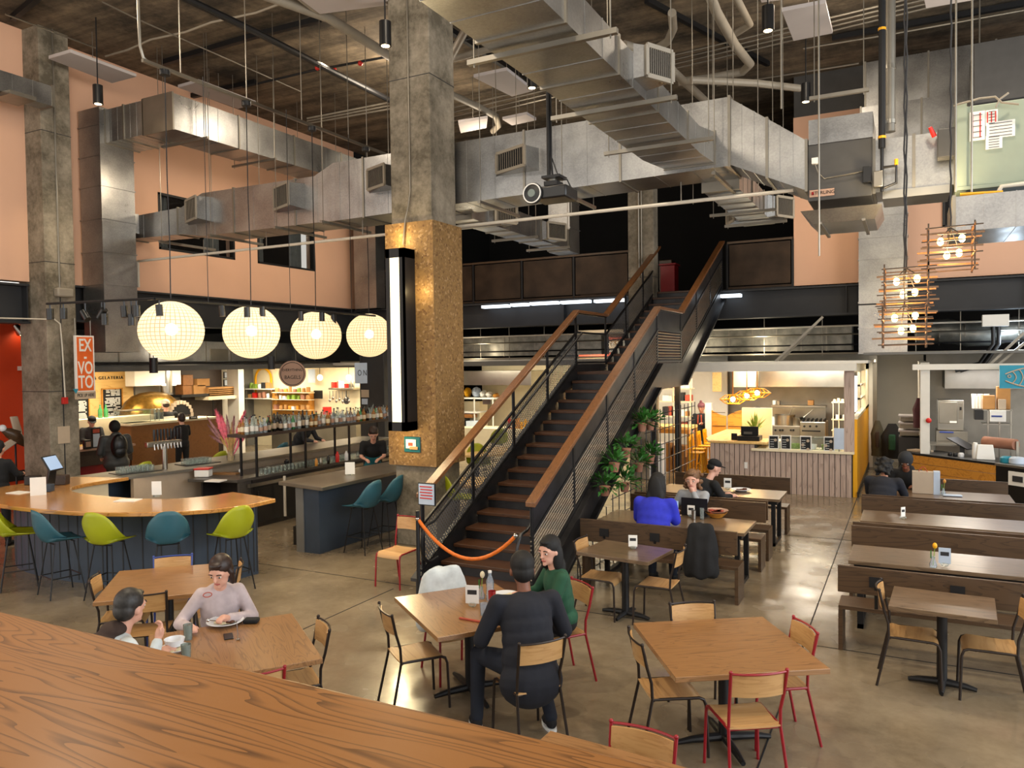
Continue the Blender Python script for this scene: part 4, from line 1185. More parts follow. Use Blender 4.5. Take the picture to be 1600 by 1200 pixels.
for u, v, s_ in ((240, 571, 'below the first globe'), (424, 567, 'below the second globe')):
    p = PX(u, v, -15.0)
    tag(G().cyl((p.x, p.y, p.z-.17), (p.x, p.y, p.z+.17), .09, n=14).tube([(p.x, p.y, p.z+.1), (p.x, p.y, 3.83)], .01, 5).build('pendant_cylinder', 'black_plastic'), 'small black cylinder downlight seen %s' % s_, 'lamp')

# ------------------------------------------------------------------ basket pendants at the right
def basket(u, v, k):
    p = PY(u, v, 9.0)
    h = (.40, .40, .40)[k]
    t = thing('basket_pendant', ('uppermost cage lamp of stacked wooden sticks at the right', 'middle cage lamp of stacked wooden sticks, above the lowest one', 'lowest cage lamp of stacked wooden sticks')[k], 'lamp', p, 0, 'stick cage lamps')
    W_ = .2
    rnd = random.Random(k+3)
    n = 7
    for i in range(n):
        z = p.z-h/2+h*i/(n-1)
        for s_ in (-1, 1):
            j = rnd.uniform(-.03, .03)
            if i % 2: a, b_ = (p.x-W_-.07+j, p.y+s_*W_, z+rnd.uniform(-.012, .012)), (p.x+W_+.07+j, p.y+s_*W_, z+rnd.uniform(-.012, .012))
            else: a, b_ = (p.x+s_*W_, p.y-W_-.07+j, z+rnd.uniform(-.012, .012)), (p.x+s_*W_, p.y+W_+.07+j, z+rnd.uniform(-.012, .012))
            G().bar(a, b_, .013, .018).build('stick', 'plywood_dark', t, smooth=False)
            if i % 2 == 0:
                a, b_ = (p.x-W_-.05+j, p.y+s_*W_, z), (p.x+W_+.05+j, p.y+s_*W_*.98, z+.01)
                G().bar(a, b_, .009, .012).build('stick', 'bench_wood', t, smooth=False)
    for sx_ in (-1, 1):
        for sy_ in (-1, 1):
            G().bar((p.x+sx_*W_, p.y+sy_*W_, p.z-h/2-.03), (p.x+sx_*W_, p.y+sy_*W_, p.z+h/2+.05), .014, .014).build('corner_post', 'bench_wood', t, smooth=False)
    for sx_, sy_, dz in ((-.09, -.05, .08), (.1, -.04, .1), (-.03, .05, -.05), (.08, .08, -.03)):
        b0 = Vector((p.x+sx_, p.y+sy_, p.z+dz))
        G().ball(b0, (.03, .03, .04), 10, 8).build('light_bulb', 'bulb', t)
        G().tube([b0+Vector((0, 0, .04)), (p.x, p.y, p.z+h/2+.02)], .006, 5).build('wire', 'black_steel', t)
    pts = [(p.x+.006*sin(i*2.1), p.y, p.z+h/2+(CEIL-p.z-h/2)*i/40) for i in range(41)]
    G().tube(pts, .009, 5).build('cord', 'charcoal', t)
    light('basket_light', 'POINT', (p.x, p.y, p.z), 11, (1, .66, .32), .08)
basket(1485, 390, 0); basket(1416, 452, 1); basket(1413, 509, 2)

# projector on its pole
t = thing('projector', 'black video projector hanging on a black pole before the long duct', 'projector', (-3.6, 8, 4.8))
bx(-3.78, 7.85, 4.72, -3.36, 8.2, 4.86).build('body', 'black_plastic', t, bevel=.02)
g = G().lathe([(.1, 0), (.12, .01), (.12, .04), (.1, .05)], (0, 0, 0), 24, M=Matrix.Rotation(rad(90), 3, 'X'))
for i in range(len(g.v)): g.v[i] = g.v[i]+Vector((-3.76, 7.87, 4.79))
ln = g.build('lens_ring', 'black_plastic', t)
G().tube([(-3.76+.105*cos(a*PI/12), 7.815, 4.79+.105*sin(a*PI/12)) for a in range(24)], .008, 5, closed=True).build('bright_rim', 'paper', ln)
G().cyl((-3.76, 7.83, 4.79), (-3.76, 7.8, 4.79), .045, n=14).build('glass', 'smoke_glass', ln)
bx(-3.66, 7.92, 4.88, -3.5, 8.1, 4.93).build('mount_plate', 'black_steel', t)
bx(-3.68, 7.9, 4.96, -3.46, 8.12, 4.99).build('mount_plate', 'black_steel', t)
G().cyl((-3.6, 8.02, 4.88), (-3.6, 8.02, 5.0), .05, n=12).build('swivel', 'stainless', t)
G().tube([(-3.64, 8.02, 4.98), (-3.64, 8.02, CEIL)], .025, 8).tube([(-3.58, 8.0, 4.95), (-3.6, 8.0, 5.15), (-3.61, 8.02, 5.3), (-3.605, 8.02, CEIL)], .012, 6).build('pole', 'black_steel', t)
G().tube([(-3.4, 8.1, 4.86), (-3.43, 8.05, 4.95), (-3.52, 8.03, 4.97), (-3.6, 8.02, 5.2)], .008, 6).build('cable', 'black_plastic', t)
text('epson', .03, 'paper', t, Vector((-3.48, 7.845, 4.8)), R_S, ext=.001) if False else None
# ------------------------------------------------------------------ helpers: a box whose front face fills a pixel rectangle of the photo on a known plane
def yb(u0, v0, u1, v1, y, d):
    a, c = PY(u0, v0, y), PY(u1, v1, y)
    z0, z1 = min(a.z, c.z), max(a.z, c.z)
    if abs(z0) < .06: z0 = 0
    return (min(a.x, c.x), y, z0, max(a.x, c.x), y+d, z1)
def xb(u0, v0, u1, v1, x, d):
    a, c = PX(u0, v0, x), PX(u1, v1, x)
    z0, z1 = min(a.z, c.z), max(a.z, c.z)
    if abs(z0) < .06: z0 = 0
    return (x-d, min(a.y, c.y), z0, x, max(a.y, c.y), z1)
def item(name, label, cat, b, m, group=None, bevel=.006, parent=None):
    o = bx(*b).build(name, m, parent, bevel=bevel, smooth=False)
    if parent is None: tag(o, label, cat, group)
    return o
def rz(b, z0=None, z1=None):
    b = list(b)
    if z0 is not None: b[2] = z0
    if z1 is not None: b[5] = z1
    return tuple(b)

# ================================================================== left: pizzeria
struct('trim_2', bx(-16.25, 9.6, 2.80, -15.95, 19.0, 2.93), 'grey_paint', 'long grey fascia over the left food stalls', smooth=False)
struct('trim_3', bx(-16.2, 9.6, 2.95, -15.9, 19.0, 3.0), 'black_steel', 'black cable tray on the left fascia', smooth=False)
t = thing('supply_duct', 'low boxy duct of jointed sheet metal above the left fascia', 'air duct', (-16.6, 14, 3.0))
bx(-17.2, 10.95, 3.02, -16.5, 18.55, 3.55).build('duct_body', 'galvanised', t, smooth=False)
for y in [10.95+.84*k for k in range(10)]: bx(-17.22, y, 3.01, -16.485, y+.03, 3.56).build('flange', 'stainless_dull', t, smooth=False)
p = PX(342, 554, -16.48); bx(-16.5, p.y-.3, p.z-.17, -16.46, p.y+.3, p.z+.15).build('access_panel', 'stainless_dull', t, smooth=False)
struct('ceiling_3', bx(-21.3, 9.6, 2.86, -16.25, 18.6, 2.95), 'white_paint', 'low white ceiling inside the left food stalls', smooth=False)
struct('wall_left_4', bx(*rz(xb(118, 583, 211, 700, -19.6, .1), 0, 2.86)), 'pine_panel', 'pale pine wall of the pizza stall with menu boards', smooth=False)
wl = bx(*rz(xb(211, 583, 372, 700, -19.75, .1), 0, 2.86)); struct('wall_left_5', wl, 'pale_wall', 'pale wall behind the brass pizza oven', smooth=False)
w = thing('stall_lettering', 'dark spaced capital letters on the pine wall of the pizza stall', 'lettering', (-19.55, 14, 2.6))
p = PX(152, 591, -19.58)
text('PIZZERIA & GELATERIA', .122, 'chalk_black', w, Vector((-19.58, p.y, p.z)), R_E, 'lettering', .008, spacing=1.25)
rnd = random.Random(5)
for (u0, v0, u1, v1, s_) in ((160, 607, 191, 656, 'right of the column, the fully visible one'), (117, 622, 139, 666, 'beside the column, partly hidden by the orange sign')):
    b = xb(u0, v0, u1, v1, -19.56, .03)
    t = thing('menu_board', 'black menu board crowded with white lines, %s' % s_, 'menu board', (b[0], b[1], b[2]))
    bx(*b).build('board', 'chalk_black', t, smooth=False)
    g = G(); n = 21
    for i in range(n):
        z = b[5]-(b[5]-b[2])*(i+.6)/(n+.3)
        y = b[1]+.05+rnd.random()*.06
        while y < b[4]-.08:
            L_ = min(rnd.uniform(.08, .35), b[4]-.05-y)
            if rnd.random() < .85: g.bx(b[3], y, z-.016, b[3]+.004, y+L_, z+.014)
            y += L_+.03
    g.build('writing', 'chalk_white', t, smooth=False)
    g = G()
    for z in (b[2], b[5]-.03): g.bx(b[3]-.01, b[1]-.03, z, b[3]+.02, b[4]+.03, z+.03)
    for y in (b[1]-.03, b[4]): g.bx(b[3]-.01, y, b[2], b[3]+.02, y+.03, b[5])
    g.build('frame', 'pine_orange', t, smooth=False)
# oven
b = xb(211, 612, 300, 652, -18.4, 1.2)
cy, ry = (b[1]+b[4])/2, (b[4]-b[1])/2
t = thing('pizza_oven', 'hammered brass dome pizza oven with a brick-edged arch', 'oven', (-19, cy, 0))
zb_ = PX(255, 650, -18.4).z; zt = PX(255, 612, -18.4).z
prof = [(1, 0), (1.0, .12), (.94, .35), (.82, .6), (.62, .82), (.36, .95), (0, 1.0)]
G().lathe([(q*1.0, zz*(zt-zb_)) for q, zz in prof], (0, 0, 0), 28, M=Matrix.Diagonal((.72, ry, 1))).build('x', 'hammered_brass') if False else None
g = G().lathe([(q, zz*(zt-zb_)) for q, zz in prof], (0, 0, 0), 28, M=Matrix.Diagonal((.6, ry, 1)))
for i in range(len(g.v)): g.v[i] += Vector((-18.95, cy, zb_))
g.build('dome', 'hammered_brass', t)
bx(-19.55, b[1], 0, -18.35, b[4], zb_).build('base', 'pale_wall', t, smooth=False)
pa = PX(281, 640, -18.28)
g = G()
for i in range(11):
    a = PI*i/10
    g.cb((-18.27, pa.y+.36*cos(a), zb_+.0+.36*sin(a)), (.12, .09, .1))
g.build('arch_bricks', 'sign_pale', t, smooth=False)
g = G().prism([(.3*cos(PI*i/12), .3*sin(PI*i/12)) for i in range(13)], 0, .3, M=Matrix(((0, 0, 1, -18.52), (1, 0, 0, pa.y), (0, 1, 0, zb_), (0, 0, 0, 1))))
g.build('oven_mouth', 'dark_void', t)
p = PX(260, 605, -19); G().cyl((-19, p.y, zt-.05), (-19, p.y, 2.86), .16, n=16).build('chimney', 'stainless', t)
bx(-19.12, p.y-.25, 2.35, -18.88, p.y+.25, 2.42).build('chimney_box', 'paper', t)
item('exhaust_hood', 'pale box exhaust hood above the brass oven', 'hood', rz(xb(210, 580, 283, 601, -18.9, .4), None, 2.86), 'white_paint')
# shelving right of the oven
b = xb(284, 581, 348, 650, -19.6, .1)
item('storage_cupboard', 'dark brown open cupboard right of the brass oven', 'cupboard', rz(b, 0, 2.8), 'shelf_dark')
for k, (u0, v0, u1, v1, m_, s_) in enumerate(((286, 586, 302, 602, 'brown_panel', 'upper left'), (303, 602, 322, 617, 'cardboard', 'with a white label'), (308, 592, 328, 603, 'cardboard', 'on top of the labelled one'), (286, 603, 300, 616, 'brown_panel', 'lower left'))):
    item('storage_box', 'brown box on the cupboard shelf right of the oven, %s' % s_, 'box', xb(u0, v0, u1, v1, -19.2, .35), m_, 'boxes right of the oven')
item('wall_shelf', 'thin dark shelf carrying the boxes right of the oven', 'shelf', xb(284, 617, 328, 619, -19.1, .5), 'black_steel')
t = thing('wall_shelf', 'pale shelf carrying the stack of folded pizza boxes', 'shelf', PX(345, 621, -19.1))
bx(*xb(326, 620, 378, 622, -19.0, .6)).build('board', 'cream_paint', t, smooth=False)
for u in (333, 371): bx(*rz(xb(u, 622, u+1, 650, -19.0, .03), 0)).build('leg', 'black_steel', t, smooth=False)
for k in range(5):
    item('pizza_box', 'flat cardboard pizza box in the stack on the shelf, %s from the top' % ('first second third fourth fifth'.split()[k]), 'box', xb(326, 605.5+k*2.9, 370, 608+k*2.9, -19.1, .45), 'cardboard', 'stack of pizza boxes', .003)
for k, (u0, v0) in enumerate(((350, 581), (361, 581), (350, 593))):
    t = thing('framed_drawing', 'small framed drawing on the white wall above the pizza boxes, %s' % ('upper left', 'upper right', 'lower left')[k], 'picture', PX(u0, v0, -19.6), 0, 'framed drawings')
    bx(*xb(u0, v0, u0+9.5, v0+10, -19.72, .03)).build('frame', 'black_steel', t, smooth=False)
    bx(*xb(u0+1, v0+1, u0+8.5, v0+9, -19.715, .02)).build('sheet', 'paper_blue', t, smooth=False)
struct('trim_4', bx(*rz(xb(372, 578, 382, 640, -18.9, .5), 0, 2.86)), 'white_paint', 'white pillar between the pizza stall and the bagel stall', smooth=False)
# counter with display case
CZ = 1.15
struct_c = thing('pizza_counter', 'brown panelled counter of the pizza stall', 'counter', (-17, 14, 0))
y0c, y1c = PX(205, 690, -17).y, PX(327, 658, -17).y
bx(-17.6, y0c, 0, -17.0, y1c+.3, 1.45).build('front', 'brown_panel', struct_c, smooth=False)
bx(-17.75, y0c-.02, 1.45, -16.95, y1c+.32, 1.5).build('top', 'cream_paint', struct_c, smooth=False)
b = xb(120, 700, 205, 745, -16.9, .7)
t = thing('cashier_counter', 'low brown and red counter between the column and the man with the backpack', 'counter', (-17, 11, 0))
bx(-17.4, 10.95, .62, -16.9, y0c-.05, .98).build('upper_front', 'shelf_dark', t, smooth=False)
bx(-17.4, 10.95, 0, -17.0, y0c-.05, .62).build('lower_front', 'red_paint', t, smooth=False)
bx(-17.45, 10.95, .98, -16.8, y0c-.03, 1.03).build('top', 'sign_pink', t, smooth=False)
b = rz(xb(205, 672, 245, 690, -17.3, .35), 1.5)
for k, u in enumerate((155, 165, 192)):
    pass
t = thing('display_case', 'glass display case on the pizza counter', 'display case', (-17.5, 12.8, 1.5))
bx(-17.7, y0c+.05, 1.5, -17.25, y0c+.75, 1.8).build('glass', 'glass', t, smooth=False)
bx(-17.72, y0c+.03, 1.8, -17.22, y0c+.77, 1.82).build('top', 'stainless', t, smooth=False)
for k, (u, v, h, m_, s_) in enumerate(((157, 662, .34, 'green_glass', 'left'), (166, 664, .3, 'green_glass', 'right'))):
    p = PX(u, v, -18.2)
    tag(G().lathe([(.05, 0), (.055, .02), (.055, .2), (.02, .27), (.018, .34)], (-18.2, p.y, 1.62), 12).build('water_bottle', m_), 'green glass bottle in front of the pine wall, %s one' % s_, 'bottle', 'green bottles')
tag(bx(-18.5, 11.4, 1.02, -18.0, 13.9, 1.62).build('back_counter', 'cream_paint', None, smooth=False), 'pale back counter before the pine wall carrying green bottles', 'counter')
for k, u in enumerate((226, 232, 238)):
    p = PX(u, 676, -17.3)
    tag(G().lathe([(.07, 0), (.075, .3), (.05, .32)], (-17.35, p.y+.3, 1.5), 12).build('glass_jar', 'glass'), 'clear jar on the pizza counter, %s of three' % ('leftmost', 'middle', 'rightmost')[k], 'jar', 'jars on the pizza counter')
b = xb(296, 651, 309, 668, -16.9, .02)
t = thing('stand_sign', 'small white notice in a black frame on the pizza counter', 'sign', (b[0], b[1], 1.5))
bx(*rz(b, 1.5)).build('frame', 'black_steel', t, smooth=False)
bx(b[0], b[1]+.04, 1.55, b[3]+.006, b[4]-.04, b[5]-.04).build('sheet', 'paper', t, smooth=False)
b = xb(143, 669, 158, 702, -16.8, .02)
t = thing('stand_sign', 'upright poster in a black frame beside the man in the black cap', 'sign', (b[0], b[1], 1.03))
bx(*rz(b, 1.03)).build('frame', 'black_steel', t, smooth=False)
bx(b[0], b[1]+.03, 1.06, b[3]+.006, b[4]-.03, b[5]-.14).build('sheet', 'paper_blue', t, smooth=False)
bx(b[0], b[1]+.03, b[5]-.12, b[3]+.006, b[4]-.03, b[5]-.03).build('heading', 'scarf_red', t, smooth=False)
b = xb(132, 688, 144, 703, -16.75, .08)
t = thing('tablet_stand', 'small black card stand with pink disc on the cashier counter', 'sign', (b[0], b[1], 1.03))
bx(*rz(b, 1.03)).build('frame', 'black_plastic', t, bevel=.01)
bx(b[0]+.05, b[1]+.03, 1.08, b[3]+.004, b[4]-.03, b[5]-.04).build('face', 'sign_pink', t)
# strip of light inside the stall
for y in (12.5, 15.2, 18.0):
    t = tag(bx(-18.1, y-.5, 2.82, -17.9, y+.5, 2.86).build('ceiling_light', 'lamp_strip'), 'strip light under the stall ceiling, %s' % {12.5: 'left', 15.2: 'before the oven', 18.0: 'right'}[y], 'light', 'stall strip lights')
    light('stall_light', 'AREA', (-17.9, y, 2.78), 62, (1, .86, .64), 1.2, (-18.4, y, 0), .6)
light('stall_wall_fill', 'SPOT', (-17.3, 12.6, 2.7), 60, (1, .78, .45), .1, (-19.6, 12.6, 1.9), spot=rad(110))  # unseen spot with no fixture, added to lift the pine wall

for x_, e_, c_ in ((-11.0, 16, (1, .85, .6)), (-3.2, 22, (1, .85, .6)), (-4.6, 12, (1, .85, .6)), (1.9, 26, (.7, .85, 1))):  # unseen fill added above the fascias, for light spilling from the kitchens
    light('void_fill', 'POINT', (x_, 18.95, 3.2), e_, c_, .15)
light('void_fill', 'POINT', (-15.9, 13.4, 3.3), 14, (1, .85, .65), .15)
for u0, v0, u1, v1, y, s_ in ((1352, 98, 1520, 150, 17.3, 'upper'), (1345, 168, 1500, 205, 17.0, 'lower')):
    b = yb(u0, v0, u1, v1, y, .6)
    duct('air_duct', 'grey duct high in front of the far right pink wall, %s of two' % s_, 'x', [(b[0], b[1], b[4], b[2], b[5]), (b[3]+1.5, b[1], b[4], b[2], b[5])], .9)
b = yb(1522, 68, 1700, 138, 15.5, 1.2)
t = thing('air_handler', 'dim green-grey unit hung high at the top right corner behind the stickered cabinet', 'air handler', (b[0], b[1], b[2]))
bx(*b).build('cabinet', 'heater_grey', t, bevel=.01, smooth=False)
bx(b[0]-.05, b[1]-.02, b[2]-.1, b[3], b[4], b[2]).build('base_rail', 'black_steel', t, smooth=False)
G().tube([(b[0]+.1, b[1]+.3, b[5]), (b[0]+.1, b[1]+.3, CEIL)], .015, 5).build('hanger', 'stainless_dull', t)
# ================================================================== left: bagel stall under the mezzanine
BY = 20.6
struct('wall_back_6', bx(-21.3, BY, 0, -12.6, BY+.1, 3.0), 'cream_paint', 'cream back wall of the bagel stall', smooth=False)
struct('ceiling_4', bx(-21.3, 18.7, 2.86, -12.6, BY, 2.95), 'white_paint', 'low ceiling inside the bagel stall', smooth=False)
struct('trim_5', bx(-15.9, 18.75, 2.80, -7.0, 18.95, 2.93), 'grey_paint', 'grey fascia under the mezzanine left of the stair', smooth=False)
item('wall_shelving', 'wooden wall shelving glowing yellow behind the round sign', 'shelving', yb(425, 612, 482, 672, BY-.35, .33), 'pine_orange')
g = thing('glass_shelving', 'pale wall shelf with jars left of the round sign', 'shelf', PY(395, 615, 20))
bx(*yb(383, 607, 425, 609, 20.1, .45)).build('board', 'white_paint', g, smooth=False)
bx(*yb(383, 622, 425, 624, 20.1, .45)).build('board', 'white_paint', g, smooth=False)
for u in (384, 423): bx(*rz(yb(u, 600, u+1.2, 660, 20.1, .04), 0)).build('upright', 'stainless_dull', g, smooth=False)
rn = random.Random(11)
mm_ = ['cardboard', 'paper', 'stainless', 'red_plastic', 'terracotta', 'ceramic', 'charcoal', 'leaf_light', 'pine_panel']
def clutter(n, u0, u1, vb, y, hmin, hmax, name, cat, where, grp, wmin=3, wmax=7, mats=None, rnd=rn, zbase=None):
    """row of small separate boxes and tubs standing on a shelf line"""
    for k in range(n):
        u = u0+(u1-u0)*(k+.2)/n
        w_ = min((u1-u0)/n*.8, rnd.uniform(wmin, wmax)); h_ = rnd.uniform(hmin, hmax)
        b = yb(u, vb-h_, u+w_, vb, y, .14+rnd.random()*.05)
        if zbase is not None: b = rz(b, zbase, zbase+b[5]-b[2])
        m_ = (mats or mm_)[rnd.randrange(len(mats or mm_))]
        g = G()
        cx, cy2, r_ = (b[0]+b[3])/2, (b[1]+b[4])/2, (b[3]-b[0])/2
        if rnd.random() < .55:
            g.lathe([(r_*.85, b[2]), (r_, b[2]+.02), (r_*.95, b[5]-.02), (r_*.8, b[5])], (cx, cy2, 0), 12)
        else: g.bx(*b).bx(b[0]-.004, b[1]-.004, b[5]-.02, b[3]+.004, b[4]+.004, b[5])
        tag(g.build(name, m_), where, cat, grp)
clutter(5, 386, 420, 607, 20.15, 6, 11, 'storage_tub', 'tub', 'small tub or box on the upper pale shelf left of the round sign', 'tubs on the upper pale shelf')
clutter(5, 386, 420, 622, 20.15, 6, 10, 'storage_tub', 'tub', 'small pan or tub on the lower pale shelf left of the round sign', 'tubs on the lower pale shelf')
for k, v in enumerate((613, 624, 640)):
    item('shelf_board', 'thin bright shelf across the wooden shelving behind the round sign, %s' % ('top', 'middle', 'bottom')[k], 'shelf', yb(424, v, 483, v+1.6, BY-.6, .28), 'cream_paint')
    clutter(8, 426, 482, v, BY-.55, 5, 9, 'bread_basket', 'basket', 'small basket or plant pot on the %s bright shelf behind the round sign' % ('top', 'middle', 'bottom')[k], 'baskets on the %s bright shelf' % ('top', 'middle', 'bottom')[k], mats=['cardboard', 'leaf_light', 'pine_orange', 'terracotta', 'paper'])
b = yb(513, 606, 552, 609, 20.2, .4)
item('steel_shelf', 'steel wall shelf with cans in the bright kitchen at centre left', 'shelf', b, 'stainless')
clutter(8, 514, 551, 606, 20.22, 6, 12, 'food_can', 'can', 'red or white can on the steel shelf of the bright kitchen', 'cans on the steel shelf', mats=['red_plastic', 'paper', 'scarf_red', 'ceramic', 'stainless'], zbase=b[5])
for k in range(7):
    p = PY(515+k*5, 611, 20.18)
    L_ = (.28, .2, .3, .24, .32, .22, .3)[k]
    g = G().tube([(p.x, 20.18, p.z), (p.x, 20.18, p.z-L_)], .012, 6).ball((p.x, 20.18, p.z-L_-.04), (.05, .02, .06), 10, 6)
    tag(g.build('ladle', 'stainless'), 'steel ladle hanging under the steel shelf', 'ladle', 'ladles under the steel shelf')
p = PY(541, 626, 20.3)
tag(G().cyl((p.x, 20.3, p.z), (p.x, 20.34, p.z), .12, n=18).tube([(p.x, 20.32, p.z+.1), (p.x, 20.32, p.z+.34)], .014, 6).build('frying_pan', 'charcoal'), 'black frying pan hanging on the bright kitchen wall', 'pan')
item('wall_screen', 'small dark screen on the bright kitchen wall', 'screen', yb(490, 610, 503, 623, 20.3, .05), 'black_plastic')
item('wall_menu', 'narrow poster board right of the round sign', 'menu board', yb(481, 577, 492, 598, 20.4, .03), 'paper_blue')
item('steel_counter', 'steel work counter along the back of the bagel stall', 'counter', rz(yb(425, 648, 556, 652, 19.9, .6), 0), 'stainless_dull')
item('red_bin', 'small bright red tub on the work counter of the bright kitchen', 'tub', rz(yb(504, 636, 512, 645, 19.95, .2), PY(508, 648, 19.95).z), 'red_plastic')
# arch with yellow light
p = PY(412, 592, BY-.1)
g = G()
for i in range(13):
    a0, a1 = PI*i/13, PI*(i+1)/13
    g.bar((p.x+.38*cos(a0), BY-.12, p.z+.0+.38*sin(a0)), (p.x+.38*cos(a1), BY-.12, p.z+.38*sin(a1)), .06, .05, up=(0, 1, 0))
g.bar((p.x-.38, BY-.12, p.z), (p.x-.38, BY-.12, p.z-.6), .06, .05); g.bar((p.x+.38, BY-.12, p.z), (p.x+.38, BY-.12, p.z-.6), .06, .05)
tag(g.build('door_arch', 'yellow_paint', None, smooth=False), 'yellow arch outline on the back wall left of the round sign', 'arch')
for k, (u, v) in enumerate(((500, 590), (545, 590), (606, 596), (611, 600))):
    p = PY(u, v, 19.9)
    t = thing('bulb_pendant', 'small glowing bulb pendant in the bright kitchen, %s' % ('left of the ON sign at left', 'just left of the ON sign', 'beside the column wrap, left', 'beside the column wrap, right')[k], 'lamp', p, 0, 'small kitchen bulbs')
    G().ball(p, (.09, .09, .1), 12, 8).build('light_bulb', 'lamp_warm', t)
    G().tube([(p.x, p.y, p.z+.09), (p.x, p.y, 2.86)], .01, 5).build('cord', 'black_steel', t)
for x in (-19.5, -16.5, -14.2):
    light('bagel_light', 'AREA', (x, 19.5, 2.8), 60, (1, .88, .66), 1.3, (x, 19.9, 0), .6)
# round sign, ON sign, pennant, prints
t = thing('round_sign', 'round wooden sign reading EVERYTHING BAGELS hung over the bar', 'sign', PX(457, 584, -15.0))
p = PX(457, 584, -15.0)
Mx = Matrix(((0, 0, 1), (1, 0, 0), (0, 1, 0)))
fdir = (Vector((0, 0, CAMZ))-p); fdir.z = 0; fdir.normalize()
ang = math.atan2(fdir.y, fdir.x)
RS = Matrix.Rotation(ang, 3, 'Z') @ R_E
r_ = .36
def disc(r0, th, off, m_, nm):
    g = G().lathe([(0, 0), (r0, 0), (r0, th), (0, th)], (0, 0, 0), 36, capends=False)
    for i in range(len(g.v)): g.v[i] = RS @ Vector((g.v[i].x, g.v[i].y, g.v[i].z+off)) + p
    return g.build(nm, m_, t)
disc(r_, .04, -.04, 'sign_pink', 'disc')
g = G().tube([RS @ Vector((.31*cos(a*PI/18), .31*sin(a*PI/18), .004))+p for a in range(36)], .008, 5, closed=True)
g.build('ring', 'chalk_black', t)
text('EVERYTHING', .105, 'chalk_black', t, p+RS @ Vector((0, .1, .003)), RS, 'lettering', .003, sx=.9, spacing=.95)
text('BAGELS', .14, 'chalk_black', t, p+RS @ Vector((0, -.1, .003)), RS, 'lettering', .003, sx=.9)
G().tube([p+Vector((0, 0, .35)), (p.x, p.y, 3.83)], .008, 5).build('wire', 'black_steel', t)
t = thing('hanging_sign', 'white square hanging sign reading ON', 'sign', PX(566, 583, -14.6))
p = PY(566, 583, 17.9)
fdir = (Vector((0, 0, CAMZ))-p); RS2 = Matrix.Rotation(math.atan2(fdir.y, fdir.x)+.1, 3, 'Z') @ R_E
def plate(w, h, th, off, m_, nm, p=p, R=RS2, t=t, dx=0, dy=0):
    g = G().bx(dx-w/2, dy-h/2, off, dx+w/2, dy+h/2, off+th)
    for i in range(len(g.v)): g.v[i] = R @ g.v[i] + p
    return g.build(nm, m_, t, smooth=False)
plate(.43, .60, .05, -.05, 'paper_blue', 'panel')
text('ON', .24, 'chalk_black', t, p+RS2 @ Vector((0, 0, .004)), RS2, 'lettering', .003, sx=.62, spacing=1.5)
G().tube([p+Vector((0, 0, .3)), (p.x, p.y, 3.84)], .008, 5).build('wire', 'black_steel', t)
for k, (u0, v0, u1, v1, m_) in enumerate(((564, 609, 576, 621, 'sign_pale'), (565, 623, 574, 632, 'paper_blue'))):
    item('framed_print', 'small print pinned to the dark column under the ON sign, %s' % ('upper', 'lower')[k], 'picture', yb(u0, v0, u1, v1, 17.97, .025), m_)
item('pennant', 'narrow black pennant on the grey wall right of the ON sign', 'pennant', yb(589, 587, 594, 620, 18.9, .02), 'black_plastic')
struct('wall_back_7', bx(*rz(yb(583, 575, 600, 700, 18.95, .2), 0, 2.8)), 'pale_wall', 'grey wall strip right of the ON sign', smooth=False)
# dim duct work above the fascias
for k, (x0, x1, y, s_) in enumerate(((-14.4, -7.4, 19.6, 'left of the stair'), (-5.2, -1.2, 19.8, 'above the slatted kitchen'), (.1, 3.5, 19.6, 'above the right kitchen'))):
    t = thing('insulated_duct', 'silver wrapped duct in the dark space under the mezzanine, %s' % s_, 'air duct', (x0, y, 3.1))
    g = G()
    if k == 2:
        pts = [(x0+(x1-x0)*i/16, y, 3.42+.05*sin(i*.8)) for i in range(17)]
        g.tube(pts, [.26+.02*(i % 2) for i in range(17)], 16)
    else:
        g.bx(x0, y, 3.08, x1, y+.6, 3.66)
    g.build('wrap', 'foil_wrap', t)
    for i in range(1, 7):
        x = x0+(x1-x0)*i/7
        (G().bx(x, y-.01, 3.07, x+.03, y+.61, 3.67) if k != 2 else G().cyl((x, y, 3.42), (x+.02, y, 3.42), .285, n=16)).build('band', 'stainless_dull', t, smooth=False)
rn2 = random.Random(3)
for k in range(4):
    z = (3.62, 3.44, 3.0, 3.2)[k]; y = (18.95, 19.2, 19.1, 19.3)[k]
    pipe('water_pipe', 'thin %s pipe running under the mezzanine above the fascia' % ('pale upper', 'grey middle', 'pale lower', 'dark')[k], [(-12.5+k*.2, y, z), (3.8-k*.3, y, z)], .022, ('white_pipe', 'stainless_dull', 'pvc_pipe', 'black_steel')[k], 6)
for k, (u0, v0, u1, v1, y) in enumerate(((1205, 571, 1286, 495, 18.0), (1213, 571, 1276, 505, 18.3), (1545, 571, 1600, 520, 18.0), (1558, 571, 1612, 527, 18.2))):
    a, c = PY(u0, v0, y), PY(u1, v1, y)
    tag(G().bar(a, c, .05, .05).build('diagonal_brace', 'stainless_dull', None, smooth=False), 'bright diagonal steel brace %s' % ('above the slatted kitchen, front one', 'above the slatted kitchen, rear one', 'above the right kitchen, front one', 'above the right kitchen, rear one')[k], 'brace')
for k in range(16):
    x = -12+k*1.0+rn2.uniform(-.2, .2)
    if -6.3 < x < -3.6 or x > 3.5: continue
    tag(G().tube([(x, 19.3, 2.95), (x, 19.3, 4.25)], .012, 5).build('hanger_rod', 'stainless_dull'), 'thin steel rod under the mezzanine', 'rod', 'rods under the mezzanine')
